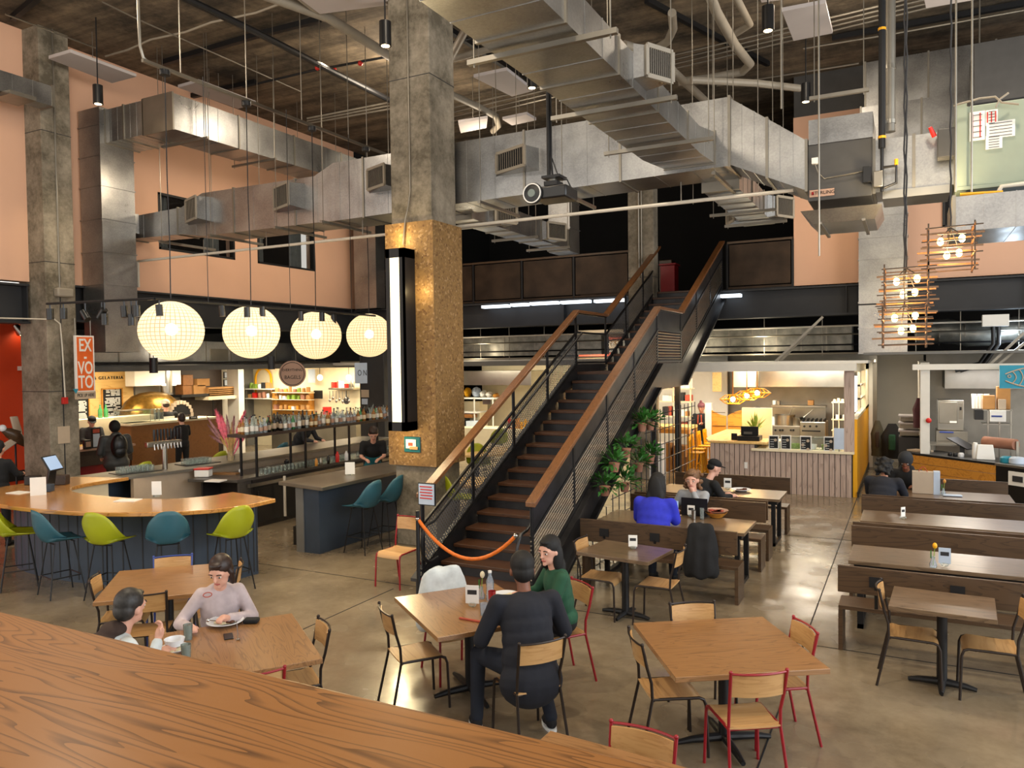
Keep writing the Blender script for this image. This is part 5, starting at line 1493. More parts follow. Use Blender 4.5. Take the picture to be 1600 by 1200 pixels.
for k, (u0, u1, v) in enumerate(((800, 825, 477), (830, 872, 475), (878, 922, 473), (930, 976, 471), (1127, 1158, 463), (755, 795, 480))):
    a, c = PY(u0, v, 18.2), PY(u1, v-2, 18.2)
    t = tag(bx(a.x, 18.1, a.z-.035, c.x, 18.3, a.z+.035).build('tube_light', 'tube_white'), 'white tube light along the mezzanine edge beam, %s' % ('second', 'third', 'fourth', 'fifth', 'sixth and last, right of the stair', 'first')[k], 'light', 'tube lights on the beam')
item('exit_box', 'white emergency light box in the dark space above the right kitchen', 'light', yb(1535, 492, 1577, 509, 18.3, .2), 'paper')
for k, u in enumerate((1552, 1560)):
    a = PY(u, 508, 19.0)
    pipe('flexible_hose', 'black flexible hose bending down above the right kitchen, %s' % ('left', 'right')[k], [(a.x, 19.0, a.z+.1), (a.x, 18.95, a.z-.4), (a.x-.25, 18.9, a.z-.8), (a.x-.7, 18.9, a.z-.95)], .045, 'black_plastic', 10, 'hose')

# ================================================================== kitchen seen behind the stair
KY = 22.2
struct('wall_back_8', bx(-12.6, KY, 0, -6.2, KY+.1, 3.0), 'cream_paint', 'cream back wall of the kitchen behind the stair', smooth=False)
struct('ceiling_5', bx(-12.6, 18.95, 2.9, -6.2, KY, 2.97), 'white_paint', 'low ceiling of the kitchen behind the stair', smooth=False)
item('range_hood', 'long bright steel range hood behind the stair', 'hood', yb(700, 580, 830, 602, 20.6, 1.3), 'stainless')
t = thing('wire_rack', 'white rack piled with bags behind the stair', 'rack', PY(740, 640, 21))
bx(*yb(708, 621, 771, 624, 20.8, .7)).build('shelf', 'white_plastic', t, smooth=False)
bx(*yb(708, 643, 744, 646, 20.8, .7)).build('shelf', 'white_plastic', t, smooth=False)
for u in (709, 740, 769): bx(*rz(yb(u, 622, u+1.6, 680, 20.8, .05), 0)).build('upright', 'white_plastic', t, smooth=False)
zs = PY(740, 621, 20.8).z
for k, (u, w_, h_, m_) in enumerate(((728, 9, 17, 'yellow_paint'), (742, 14, 18, 'paper_blue'), (753, 8, 12, 'paper'), (762, 8, 10, 'paper'), (773, 6, 7, 'pine_orange'))):
    p = PY(u, 621, 21.0); s_ = 1/60.
    g = G().ball((p.x, 21.1, zs+h_*s_*.5), (w_*s_*.55, .2, h_*s_*.55), 12, 8)
    for q in range(len(g.v)): g.v[q] += Vector((rn.uniform(-.02, .02), 0, rn.uniform(-.015, .015)))
    tag(g.build('plastic_bag', m_), 'knotted %s bag on the white rack behind the stair, %s from the left' % ({'yellow_paint': 'yellow', 'paper_blue': 'bluish', 'paper': 'white', 'pine_orange': 'tan'}[m_], ('first', 'second', 'third', 'fourth', 'fifth')[k]), 'bag', 'bags on the white rack')
item('steel_pot', 'large steel pot under the white rack behind the stair', 'pot', yb(754, 624, 767, 632, 20.9, .3), 'stainless')
item('cream_cabinet', 'cream equipment cabinet behind the stair', 'cabinet', rz(yb(718, 627, 750, 648, 21.2, .5), 0), 'cream_paint')
item('brown_drawer', 'brown tray with black handle on the shelf behind the stair', 'tray', yb(712, 647, 736, 653, 20.75, .4), 'brown_panel')
item('blue_container', 'light blue container low on the rack behind the stair', 'container', yb(728, 658, 746, 668, 20.7, .4), 'paper_blue')
for k in range(3):
    item('binder', 'black upright binder behind the stair beside the blue container', 'binder', yb(716+k*4, 655, 719+k*4, 671, 20.7, .3), 'black_plastic', 'black binders')
item('work_counter', 'long cream work counter behind the stair', 'counter', rz(yb(708, 671, 900, 674, 20.2, .9), 0), 'cream_paint')
cz = PY(800, 671, 20.2).z
clutter(16, 790, 892, 671, 20.3, 8, 26, 'kitchen_tub', 'tub', 'tub, jar or packet on the cream work counter behind the stair mesh', 'clutter on the cream counter', mats=['red_plastic', 'yellow_paint', 'paper', 'pine_orange', 'stainless', 'charcoal', 'ceramic'], zbase=cz)
for x in (-11.2, -9.4, -7.4):
    light('kitchen_light', 'AREA', (x, 20.0, 2.86), 68, (1, .89, .68), 1.4, (x, 20.6, 0), .7)
# round communal table with lime and teal chairs seen through the mesh
for k, (u, v, r_) in enumerate(((745, 704, .9), (738, 752, .55))):
    p = PZ(u, v, .95 if k == 0 else .74)
    zt_ = p.z
    t = thing('round_table', ('large pale round table seen through the stair mesh', 'small pale round table low behind the stair mesh')[k], 'table', (p.x, p.y, 0))
    G().cyl((p.x, p.y, zt_-.04), (p.x, p.y, zt_), r_, n=32).build('tabletop', 'pine_panel', t)
    G().cyl((p.x, p.y, .02), (p.x, p.y, zt_-.04), .05, n=12).build('pedestal', 'black_steel', t)
    G().cyl((p.x, p.y, 0), (p.x, p.y, .03), r_*.5, n=20).build('base', 'black_steel', t)
# chalk artwork panels on the far wall seen over the landing
b = yb(903, 516, 974, 562, 21.6, .05)
t = thing('wall_sign', 'horizontal timber board sign with white script seen through the landing rails', 'sign', (b[0], b[1], b[2]))
for k in range(8):
    z0 = b[2]+(b[5]-b[2])*k/8
    bx(b[0], b[1]-.002*(k % 3), z0, b[3], b[4], z0+(b[5]-b[2])/8-.01).build('board', ('plywood', 'scarf_red', 'bench_wood', 'sign_pale')[k % 4], t, smooth=False)
text('mla &  oodie s', .2, 'paper', t, Vector(((b[0]+b[3])/2, b[1]-.02, b[2]+.5)), R_S, 'lettering', .004)
light('sign_light', 'AREA', (b[0]+.6, 20.9, 3.2), 18, (1, .9, .7), .8, (b[0]+.6, 21.6, 2.9), .2)
# ================================================================== slatted kitchen in the middle right
KX0, KX1, KFY = -3.95, -1.04, 17.25
struct('wall_back_9', bx(-6.3, 22.4, 0, -.75, 22.5, 3.0), 'stainless_dull', 'steel clad back wall of the slatted kitchen', smooth=False)
struct('trim_6', bx(-5.9, 17.0, 2.63, -.95, 17.2, 2.78), 'white_paint', 'white fascia over the slatted kitchen', smooth=False)
struct('ceiling_6', bx(-6.3, 17.2, 2.78, -.75, 22.5, 2.84), 'white_paint', 'low ceiling inside the slatted kitchen', smooth=False)
t = thing('slatted_counter', 'long counter clad in upright pinkish timber slats', 'counter', (-2.5, KFY, 0))
bx(-2.95, KFY+.02, 0, KX1, KFY+.5, .90).build('core', 'charcoal', t, smooth=False)
bx(-3.95, KFY+.02, 0, -2.95, KFY+.7, 1.04).build('core', 'charcoal', t, smooth=False)
n = 27
for i in range(n):
    x = -3.95+(KX1+3.95)*i/n; w_ = (KX1+3.95)/n-.014
    h_ = 1.03 if x < -2.98 else .89
    G().bx(x, KFY-.005, .0, x+w_, KFY+.02, h_).build('slat', 'slat_wood', t, smooth=False)
bx(-3.05, KFY-.06, .90, KX1+.04, KFY+.55, .955).build('countertop', 'cream_paint', t, bevel=.006, smooth=False)
bx(-4.0, KFY-.04, 1.04, -2.72, KFY+.75, 1.09).build('countertop', 'pine_panel', t, bevel=.006, smooth=False)
g = G().prism([(-4.0, 17.3), (-4.15, 17.7), (-4.2, 18.3), (-4.2, 20.2), (-3.5, 20.2), (-3.5, 17.95), (-3.2, 17.9)], 1.045, 1.088)
g.build('side_counter', 'pine_panel', t, smooth=False)
bx(-4.05, 19.8, 0, -3.6, 20.1, 1.04).build('side_leg', 'slat_wood', t, smooth=False)
bx(*yb(1163, 722, 1168, 732, KFY-.012, .012)).build('power_outlet', 'paper', t)
# yellow half wall, post, glowing window side
b = yb(1324, 590, 1336, 702, 17.2, .12)
struct('trim_7', bx(-1.19, 17.2, .955, -1.0, 17.34, 2.63), 'slat_wood', 'timber post at the right end of the slatted counter', smooth=False)
struct('wall_right_2', bx(-1.03, 17.34, 0, -.95, 22.4, 1.62), 'yellow_paint', 'bright yellow half wall beside the slatted kitchen', smooth=False)
struct('baseboard_right', bx(-.95, 17.3, 0, -.93, 22.4, .12), 'black_steel', 'black skirting of the yellow wall', smooth=False)
g = G()
g.bx(-1.04, 17.34, 1.62, -.94, 22.4, 1.68)
g.bx(-1.04, 20.6, 1.62, -.94, 22.4, 2.78)
for z in (1.95, 2.25): g.bx(-1.04, 18.9, z, -.96, 20.6, z+.04)
g.bx(-1.04, 17.34, 2.6, -.94, 22.4, 2.78)
g.bx(-1.03, 18.9, 1.68, -.97, 18.98, 2.6)
struct('trim_8', g, 'cream_paint', 'cream window frame above the yellow half wall', smooth=False)
struct('trim_9', bx(-.94, 22.3, 0, -.85, 22.42, 2.78), 'white_paint', 'white door casing at the far end of the yellow wall', smooth=False)
tag(bx(-1.06, 17.7, 1.75, -1.0, 18.3, 2.5).build('glowing_menu', 'screen_white', None, smooth=False), 'glowing white menu screen seen edge on above the yellow wall', 'screen')
# hood, range, shelves
item('range_hood', 'long bright steel range hood over the stoves of the slatted kitchen', 'hood', rz(yb(1186, 584, 1322, 605, 20.9, 1.4), None, 2.78), 'stainless')
item('wall_cabinet', 'cream wall cabinet left of the steel hood', 'cabinet', rz(yb(1146, 584, 1181, 605, 21.3, .6), None, 2.7), 'cream_paint')
t = thing('cooking_range', 'steel cooking range with black knobs behind the slatted counter', 'range', (-2.5, 21, 0))
b = yb(1206, 665, 1252, 679, 20.6, .7)
bx(*rz(b, 0)).build('left_body', 'stainless_dull', t, bevel=.01, smooth=False)
b2 = yb(1250, 659, 1290, 692, 20.4, .7)
bx(*rz(b2, 0)).build('right_body', 'stainless', t, bevel=.01, smooth=False)
for k, (u, v, y) in enumerate(((1212, 672, 20.6), (1219, 672, 20.6), (1223, 672, 20.6), (1236, 672, 20.6), (1240, 672, 20.6), (1257, 666, 20.4), (1266, 666, 20.4), (1276, 666, 20.4))):
    p = PY(u, v, y); G().cyl((p.x, y-.04, p.z), (p.x, y, p.z), .028, n=10).build('knob', 'black_plastic', t)
bx(*yb(1253, 672, 1282, 675, 20.36, .05)).build('oven_handle', 'black_plastic', t)
bx(*yb(1205, 633, 1290, 637, 21.4, .4)).build('back_shelf', 'stainless', t, smooth=False)
bx(*rz(yb(1205, 637, 1290, 663, 21.75, .05))).build('splash_panel', 'stainless', t, smooth=False)
zt = b[5]
for k, (u, r_, h_, m_, nm) in enumerate(((1211, .1, .2, 'ceramic', 'small white canister on the range, at the left'), (1226, .26, .26, 'stainless', 'large steel stock pot on the range'), (1245, .16, .2, 'stainless', 'smaller steel pot with ladles on the range'))):
    p = PY(u, 660, 20.9)
    tg = thing('stock_pot', nm, 'pot', (p.x, 20.9, zt))
    G().lathe([(r_, 0), (r_, h_), (r_*1.03, h_+.01), (r_*.96, h_+.01), (r_*.94, .03)], (p.x, 20.9, zt), 20).build('pot', m_, tg)
    if k: G().tube([(p.x+.05, 20.9, zt+.1), (p.x+.2*k, 20.9, zt+h_+.22)], .012, 6).build('ladle', 'stainless', tg)
tg = thing('griddle_grate', 'black burner grates on the right part of the range', 'grate', ((b2[0]+b2[3])/2, 20.7, b2[5]))
for q in range(6):
    x = b2[0]+.05+(b2[3]-b2[0]-.1)*q/5
    G().bar((x, 20.45, b2[5]+.03), (x, 21.0, b2[5]+.03), .025, .06).build('bar', 'black_steel', tg, smooth=False)
zs = PY(1230, 633, 21.4).z
for k, (u, w_, h_, m_, s_) in enumerate(((1207, 5, 7, 'paper', 'first'), (1213, 5, 6, 'stainless', 'second'), (1262, 9, 8, 'cardboard', 'third'))):
    b = yb(u, 633-h_, u+w_, 633, 21.45, .2)
    item('shelf_tin', 'small tin on the shelf behind the range, %s from the left' % s_, 'tin', rz(b, zs, zs+b[5]-b[2]), m_, 'tins behind the range')
t = thing('white_rack', 'cream shelf rack with plates at the right end of the kitchen', 'rack', PY(1315, 660, 20))
for v in (628, 655, 672): bx(*yb(1299, v, 1328, v+2, 19.8, .5)).build('shelf', 'cream_paint', t, smooth=False)
for u in (1301, 1310, 1326): bx(*rz(yb(u, 628, u+1.3, 690, 19.8, .05), 0)).build('upright', 'cream_paint', t, smooth=False)
clutter(4, 1300, 1325, 628, 19.9, 3, 6, 'kitchen_tub', 'tub', 'small tub on the top of the cream rack', 'tubs on the cream rack top', mats=['paper', 'cream_paint', 'ceramic'])
clutter(5, 1300, 1325, 655, 19.9, 4, 10, 'kitchen_tub', 'tub', 'small tub on the middle of the cream rack', 'tubs on the cream rack middle', mats=['ceramic', 'scarf_red', 'black_plastic', 'paper'])
# low divider screen wall, plant, register, menu frames, glass guard
item('divider_panel', 'pale yellow half-height divider panel behind the cash register', 'divider', rz(yb(1159, 637, 1206, 690, 18.6, .08), 0), 'cream_paint')
b = yb(1148, 664, 1183, 691, 17.45, .3)
t = thing('cash_register', 'black cash register with open lid on the pine countertop', 'cash register', (-3.1, 17.5, 1.09))
x0 = PY(1152, 690, 17.4).x; x1 = PY(1187, 690, 17.4).x
bx(x0, 17.38, 1.09, x1, 17.75, 1.2).build('base', 'black_plastic', t, bevel=.01)
G().bar((x0+.05, 17.55, 1.3), (x1-.05, 17.55, 1.3), .02, .2).build('screen', 'black_plastic', t, bevel=.008)
bx(x0+.12, 17.5, 1.23, x0+.3, 17.54, 1.28).build('glare', 'stainless', t)
item('card_reader', 'small black card reader on the pine countertop left of the register', 'card reader', (PY(1141, 684, 17.4).x, 17.5, 1.09, PY(1150, 684, 17.4).x, 17.56, 1.24), 'black_plastic')
t = thing('table_plant', 'bright green palm plant in front of the pale divider panel', 'plant', (PY(1178, 690, 18.2).x, 18.2, 1.09))
px_ = PY(1178, 690, 18.1).x
bx(px_-.6, 17.97, 0, px_+.6, 18.5, 1.05).build('plinth', 'cream_paint', None) .name = 'side_cabinet'
tag(bpy.data.objects['side_cabinet'], 'cream side cabinet under the bright green palm plant', 'cabinet')
G().lathe([(.08, 0), (.11, .18), (.1, .18)], (px_, 18.2, 1.05), 14).build('pot', 'cream_paint', t)
g = G(); r9 = random.Random(9)
for k in range(60):
    a = r9.uniform(0, 2*PI); e = r9.uniform(.1, 1.2); L_ = r9.uniform(.3, .52)
    d = Vector((cos(a)*sin(e), sin(a)*sin(e)*.6, cos(e)))
    p0 = Vector((px_, 18.2, 1.22)); p1 = p0+d*L_*.6; p2 = p0+d*L_+Vector((0, 0, -.08*sin(e)))
    s_ = d.cross(Vector((0, 0, 1))).normalized()*.022
    g.add([p0, p1-s_, p2, p1+s_], [(0, 1, 2, 3)])
g.build('fronds', 'leaf_light', t)['kind'] = 'stuff'
for k, (u0, v0, u1, v1) in enumerate(((1201, 680, 1217, 702), (1220, 680, 1236, 702), (1250, 681, 1268, 704), (1287, 682, 1304, 705))):
    b = rz(yb(u0, v0, u1, v1, 17.22, .03), .955)
    t = thing('menu_stand', 'black menu card in a white stand on the slatted counter, %s from the left' % ('first', 'second', 'third', 'fourth')[k], 'menu', (b[0], b[1], .955), 0, 'menu stands')
    bx(*b).build('frame', 'white_plastic', t, smooth=False)
    bx(b[0]+.02, b[1]-.006, b[2]+.02, b[3]-.02, b[1], b[5]-.02).build('sheet', 'chalk_black', t, smooth=False)
    for q in range(1+2*(k > 1)):
        G().cyl((b[3]-.07-.1*(q == 1), b[1]-.009, b[5]-.1-.09*q), (b[3]-.07-.1*(q == 1), b[1]-.006, b[5]-.1-.09*q), .032, n=14).build('dish_photo', 'sign_pale', t)
    g = G()
    for q in range(4): g.bx(b[0]+.035, b[1]-.008, b[2]+.05+.05*q, b[0]+.11, b[1]-.006, b[2]+.06+.05*q)
    g.build('print_lines', 'chalk_white', t)
t = thing('sneeze_guard', 'low glass food case along the slatted counter behind the menu cards', 'food case', (-2, 17.4, .955))
bx(-2.62, 17.3, .955, -1.25, 17.7, 1.2).build('glass', 'glass', t, smooth=False)
bx(-2.64, 17.28, 1.2, -1.23, 17.72, 1.215).build('top', 'glass', t, smooth=False)
for k in range(4):
    x = -2.5+k*.32
    G().lathe([(.1, 0), (.12, .1), (.1, .1), (.09, .02)], (x, 17.5, .957), 14).build('dish', 'leaf_light' if k % 2 else 'ceramic', t)
t = thing('notice_stand', 'light grey notice in a stand at the right end of the slatted counter', 'notice', (-1.4, 17.2, .955))
b = rz(yb(1303, 669, 1319, 690, 17.2, .02), 1.0)
bx(*b).build('panel', 'paper_blue', t, smooth=False)
bx((b[0]+b[3])/2-.01, b[1], .955, (b[0]+b[3])/2+.01, b[4], 1.0).build('foot', 'stainless', t, smooth=False)
for k, (x, y) in enumerate(((-4.6, 19.4), (-2.6, 19.3), (-1.7, 19.0), (-3.4, 21.3))):
    light('kitchen_light', 'AREA', (x, y, 2.74), 62, (1, .90, .74), 1.2, (x, y+.4, 0), .8)
# wire pendants
for k, (u, v) in enumerate(((1145, 624), (1167, 618), (1183, 614))):
    p = PY(u, v, 18.2)
    t = thing('wire_pendant', 'yellow geometric wire pendant over the pine countertop, %s' % ('left', 'middle', 'right')[k], 'lamp', p, 0, 'yellow wire pendants')
    ring = [Vector((p.x+.3*cos(a*PI/3), p.y+.3*sin(a*PI/3), p.z)) for a in range(6)]
    top = [Vector((p.x+.16*cos(a*PI/3), p.y+.16*sin(a*PI/3), p.z+.1)) for a in range(6)]
    bot = [Vector((p.x+.16*cos(a*PI/3), p.y+.16*sin(a*PI/3), p.z-.1)) for a in range(6)]
    g = G()
    for a in range(6):
        g.tube([ring[a], ring[(a+1) % 6]], .011, 5).tube([top[a], top[(a+1) % 6]], .011, 5).tube([bot[a], bot[(a+1) % 6]], .011, 5)
        g.tube([ring[a], top[a]], .011, 5).tube([ring[a], bot[a]], .011, 5)
    g.build('wire_frame', 'yellow_paint', t)
    G().ball(p, .06, 12, 8).build('light_bulb', 'lamp_warm', t)
    G().tube([p+Vector((0, 0, .1)), (p.x, p.y, 2.78)], .012, 5).build('cord', 'pine_orange', t)
    light('wire_pendant_light', 'POINT', (p.x, p.y, p.z-.12), 7, (1, .7, .3), .06)
# folding timber doors, yellow stools, bags
for k, (u0, u1) in enumerate(((1112, 1135), (1137, 1160))):
    b = yb(u0, 645, u1, 720, 20.3, .05)
    g = G()
    pts = []
    for i in range(9):
        q = i/8; x = b[0]+(b[3]-b[0])*q
        zz = PY(u0, 641, 20.3).z-.14*(sin(q*PI/2) if k == 0 else 1-sin(q*PI/2))
        pts.append((x, 20.3, zz))
    pts += [(b[3], 20.3, .3), (b[0], 20.3, .3)]
    t = thing('saloon_door', 'half-height timber saloon door leaf with curved top, %s leaf' % ('left', 'right')[k], 'door', (b[0], 20.3, .3))
    g.ext(pts, (0, .04, 0)).build('leaf', 'pine_orange', t, smooth=False)
    for z in (.75, 1.15, 1.5): bx(b[0]+.02, 20.29, z, b[3]-.02, 20.3, z+.015).build('groove', 'bench_wood', t)
struct('trim_10', bx(PY(1108, 600, 20.35).x-.1, 20.3, 0, PY(1112, 600, 20.35).x, 20.42, 1.75), 'white_paint', 'white wall end left of the saloon doors', smooth=False)
struct('wall_back_10', bx(-6.6, 22.0, 0, -4.55, 22.1, 3.0), 'white_paint', 'white wall behind the person in the pom-pom hat', smooth=False)
def ystool(x, y, rz_, lab):
    t = thing('metal_stool', lab, 'stool', (x, y, 0), rz_, 'yellow metal stools')
    M = Matrix.Translation((x, y, 0)) @ Matrix.Rotation(rz_, 4, 'Z')
    t.rotation_euler = (0, 0, 0)
    G().cb((0, 0, .74), (.32, .32, .03), M=M).build('seat', 'yellow_paint', t, bevel=.01)
    for sx in (-1, 1):
        for sy in (-1, 1):
            G().bar(M @ Vector((sx*.13, sy*.13, .73)), M @ Vector((sx*.2, sy*.2, 0)), .035, .035).build('leg', 'yellow_paint', t, smooth=False)
    for sx in (-1, 1): G().bar(M @ Vector((sx*.13, .14, .74)), M @ Vector((sx*.15, .17, 1.08)), .03, .03).build('back_post', 'yellow_paint', t, smooth=False)
    G().bar(M @ Vector((-.16, .17, 1.06)), M @ Vector((.16, .17, 1.06)), .025, .09).build('back_rail', 'yellow_paint', t, smooth=False)
    G().bar(M @ Vector((0, .145, .74)), M @ Vector((0, .17, 1.04)), .02, .07).build('back_slat', 'yellow_paint', t, smooth=False)
    g = G()
    for a, c in (((-1, -1), (1, -1)), ((1, -1), (1, 1)), ((1, 1), (-1, 1)), ((-1, 1), (-1, -1))):
        g.bar(M @ Vector((a[0]*.175, a[1]*.175, .3)), M @ Vector((c[0]*.175, c[1]*.175, .3)), .02, .02)
    g.build('foot_ring', 'yellow_paint', t, smooth=False)
for k, (u, v) in enumerate(((1129, 742), (1133, 733), (1146, 720), (1156, 712))):
    p = PZ(u, v, 0)
    if k == 0: p = Vector((-4.35, 17.75, 0))
    if k == 1: p = Vector((-4.5, 18.5, 0))
    if k == 2: p = Vector((-4.5, 19.2, 0))
    if k == 3: p = Vector((-4.5, 19.85, 0))
    ystool(p.x-.02, p.y, rad(90), 'yellow metal bar stool left of the slatted counter, %s' % ('nearest', 'second from the front', 'third from the front', 'farthest')[k])
tag(G().lathe([(.16, 0), (.2, .15), (.17, .45), (.08, .6)], (PZ(1117, 722, 0).x, PZ(1117, 722, 0).y, 0), 14, M=Matrix.Diagonal((1, .7, 1))).build('black_bag', 'cloth_black'), 'black bag standing on the floor by the saloon doors', 'bag')
# wooden packing counter with shelving behind it, black posts
CY = 18.9
t = thing('packing_counter', 'light wooden packing counter with boxes beneath, under the stair', 'counter', (-5.4, 19, 0))
a = PY(1030, 674, CY); c = PY(1088, 668, CY)
bx(-6.2, 19.3, 1.12, -4.95, 20.2, 1.19).build('top', 'pine_panel', t, bevel=.006)
bx(-6.2, 19.28, 1.02, -4.95, 19.34, 1.12).build('apron', 'pine_orange', t, smooth=False)
for x in (-6.15, -5.02):
    for y in (19.35, 20.1): bx(x, y, 0, x+.07, y+.07, 1.12).build('leg', 'pine_orange', t, smooth=False)
for k, (x0, x1, z0, z1, s_) in enumerate(((-5.9, -5.45, 0, .42, 'lower left'), (-5.42, -5.05, 0, .4, 'lower right'), (-5.85, -5.5, .42, .72, 'upper left'), (-5.42, -5.1, .4, .68, 'upper right'))):
    item('cardboard_box', 'cardboard box under the packing counter, %s' % s_, 'box', (x0, 19.5, z0, x1, 19.9, z1), 'cardboard', 'boxes under the packing counter')
item('work_lamp_box', 'pale grey bin with black top left of the packing counter', 'bin', (-5.25, 16.9, 0, -4.95, 17.2, 1.02), 'white_plastic')
t = thing('steel_shelving', 'tall cream shelving behind the packing counter', 'shelving', (-5.9, 20.6, 0))
for z in (.9, 1.35, 1.75, 2.1): bx(-6.8, 20.5, z, -5.2, 20.9, z+.03).build('shelf', 'cream_paint', t, smooth=False)
for x in (-6.8, -5.7, -5.23): bx(x, 20.5, 0, x+.03, 20.54, 2.4).build('upright', 'cream_paint', t, smooth=False)
for k, z in enumerate((.93, 1.38, 1.78, 2.13)):
    p = [PY(1031, 600, 20.6).x+.05, -5.25]
    for q in range(5):
        x = p[0]+(p[1]-p[0])*(q+.2)/5; w_ = rn.uniform(.08, .18); h_ = rn.uniform(.12, .28)
        item('stored_item', 'small box or tub on the tall cream shelving, %s shelf' % ('lowest', 'second', 'third', 'top')[k], 'box', (x, 20.55, z, x+w_, 20.8, z+h_), ['paper', 'charcoal', 'ceramic', 'cardboard', 'scarf_red'][(q*3+k) % 5], 'items on the %s shelf of the cream shelving' % ('lowest', 'second', 'third', 'top')[k], .004)
for k, (u, y, s_) in enumerate(((1059, 18.7, 'right'), (1022, 15.7, 'left, touching the plant grid'))):
    p = PY(u, 650, y)
    tag(bx(p.x-.06, y-.06, 0, p.x+.06, y+.06, 2.3 if k == 0 else 2.5).build('steel_post', 'black_steel', None, smooth=False), 'black square steel post under the upper stair flight, %s' % s_, 'post')
for k, (u, v) in enumerate(((1053, 601), (1066, 596))):
    p = PY(u, v, 18.3)
    tag(G().ball(p, .055, 12, 8).build('light_bulb', 'bulb'), 'small glowing bulb under the upper stair flight, %s' % ('left', 'right')[k], 'lamp', 'bulbs under the stair')
    light('string_bulb', 'POINT', (p.x, p.y-.1, p.z), 5, (1, .72, .38), .05)
b = yb(1113, 582, 1127, 612, 21.2, .05)
item('hanging_banner', 'narrow yellow wavy-edged board hanging over the saloon doors', 'banner', b, 'pine_panel')

# ================================================================== corridor between the kitchens
struct('wall_back_11', bx(-.85, 23.6, 0, .35, 23.7, 3.0), 'pale_wall', 'pale grey wall at the end of the passage', smooth=False)
struct('wall_right_3', bx(.20, 17.3, 0, .36, 23.6, 2.78), 'pale_wall', 'pale side wall of the right kitchen', smooth=False)
struct('trim_11', bx(.20, 16.95, 0, .36, 17.3, 2.64), 'white_paint', 'white corner post of the right kitchen', smooth=False)
struct('trim_12', bx(.06, 16.9, 2.64, 3.6, 17.1, 2.75), 'white_paint', 'white fascia over the right kitchen', smooth=False)
struct('ceiling_7', bx(-.85, 17.7, 2.95, 3.8, 23.7, 3.0), 'grey_paint', 'low ceiling over the passage and the right kitchen', smooth=False)
light('passage_light', 'AREA', (-.3, 21.0, 2.9), 30, (1, .9, .75), .8, (-.3, 21.4, 0), .8)
def coat(u, vt, vb, y, w, m, lab, m2=None):
    a = PY(u, vt, y); c = PY(u, vb, y)
    t = thing('hanging_coat', lab, 'coat', (a.x, y, c.z))
    h_ = a.z-c.z
    rings = []
    for i in range(9):
        q = i/8; ww = w*(.35+.65*min(1, q*2.6))*(1-.12*q); dd = .1*(.5+min(1, q*2))
        rings.append([(a.x+ww*cos(k*PI/8)*(1+.08*sin(k*3+i)), y+dd*sin(k*PI/8), a.z-h_*q) for k in range(16)])
    G().loft(rings).build('cloth', m, t)
    if m2: G().bx(a.x-w*.3, y-.19, a.z-h_*.75, a.x+w*.3, y-.12, a.z-h_*.3).build('lining', m2, t, bevel=.03)
    return t
coat(1371, 657, 712, 21.8, .16, 'cloth_olive', 'olive green jacket hanging at the passage end, left', 'cloth_brown')
coat(1394, 662, 716, 21.6, .26, 'cloth_black', 'black coat with green and red lining hanging at the passage end, right', 'cloth_green')
coat(1436, 622, 668, 17.9, .12, 'cloth_maroon', 'dark maroon garment hanging beside the white corner post')
p = PZ(1374, 727, 0)
tag(G().lathe([(.16, 0), (.19, .42), (.18, .42), (.15, .03)], (p.x, p.y, 0), 18).build('metal_bin', 'stainless_dull'), 'round metal bin on the floor of the passage', 'bin')
struct('wall_back_12', bx(.36, 20.6, 0, 3.8, 20.7, 3.0), 'stainless_dull', 'steel back wall of the right kitchen', smooth=False)
item('range_hood', 'broad dull steel hood of the right kitchen', 'hood', rz(yb(1476, 578, 1620, 608, 19.2, 1.3), None, 2.6), 'stainless_dull')
# counter with orange boards
t = thing('boarded_counter', 'counter faced with orange horizontal pine boards', 'counter', (.7, 16.6, 0))
A0, A1 = PZ(1420, 707, 1.0), PZ(1556, 724, 1.0)
dv = (A1-A0); dv.z = 0; L_ = dv.length; dv.normalize(); nv = Vector((-dv.y, dv.x, 0))
for k in range(6):
    z = .02+k*.158
    q0 = A0+nv*.02; q1 = A1+nv*.02
    G().bar((q0.x, q0.y, z+.075), (q1.x, q1.y, z+.075), .03, .15).build('board', 'pine_orange', t, smooth=False)
g = G().ext([(A0.x, A0.y, .965), (A1.x, A1.y, .965), (A1.x+nv.x*.75, A1.y+nv.y*.75, .965), (A0.x+nv.x*.75, A0.y+nv.y*.75, .965)], (0, 0, .04))
g.build('top', 'black_plastic', t, bevel=.005)
B1 = A1+dv*1.3
t = thing('dark_cabinet', 'black cabinet with a framed photo at the right end of the counter', 'cabinet', (1.8, 15.4, 0))
G().ext([(A1.x, A1.y, 0), (B1.x, B1.y, 0), (B1.x+nv.x*.7, B1.y+nv.y*.7, 0), (A1.x+nv.x*.7, A1.y+nv.y*.7, 0)], (0, 0, .965)).build('body', 'black_plastic', t, smooth=False)
G().ext([(A1.x-nv.x*.03, A1.y-nv.y*.03, .965), (B1.x-nv.x*.03, B1.y-nv.y*.03, .965), (B1.x+nv.x*.75, B1.y+nv.y*.75, .965), (A1.x+nv.x*.75, A1.y+nv.y*.75, .965)], (0, 0, .04)).build('top', 'stainless_dull', t, smooth=False)
c_ = A1+dv*.42-nv*.02
fr = thing('framed_photo', 'small white framed photo on the black cabinet front', 'picture', (c_.x, c_.y, .65))
G().bar((c_-dv*.17).to_tuple()[:2]+(.78,), (c_+dv*.17).to_tuple()[:2]+(.78,), .02, .24).build('frame', 'paper', fr, smooth=False)
c2 = c_-nv*.012
G().bar((c2-dv*.09).to_tuple()[:2]+(.78,), (c2+dv*.09).to_tuple()[:2]+(.78,), .02, .1).build('photo', 'charcoal', fr, smooth=False)
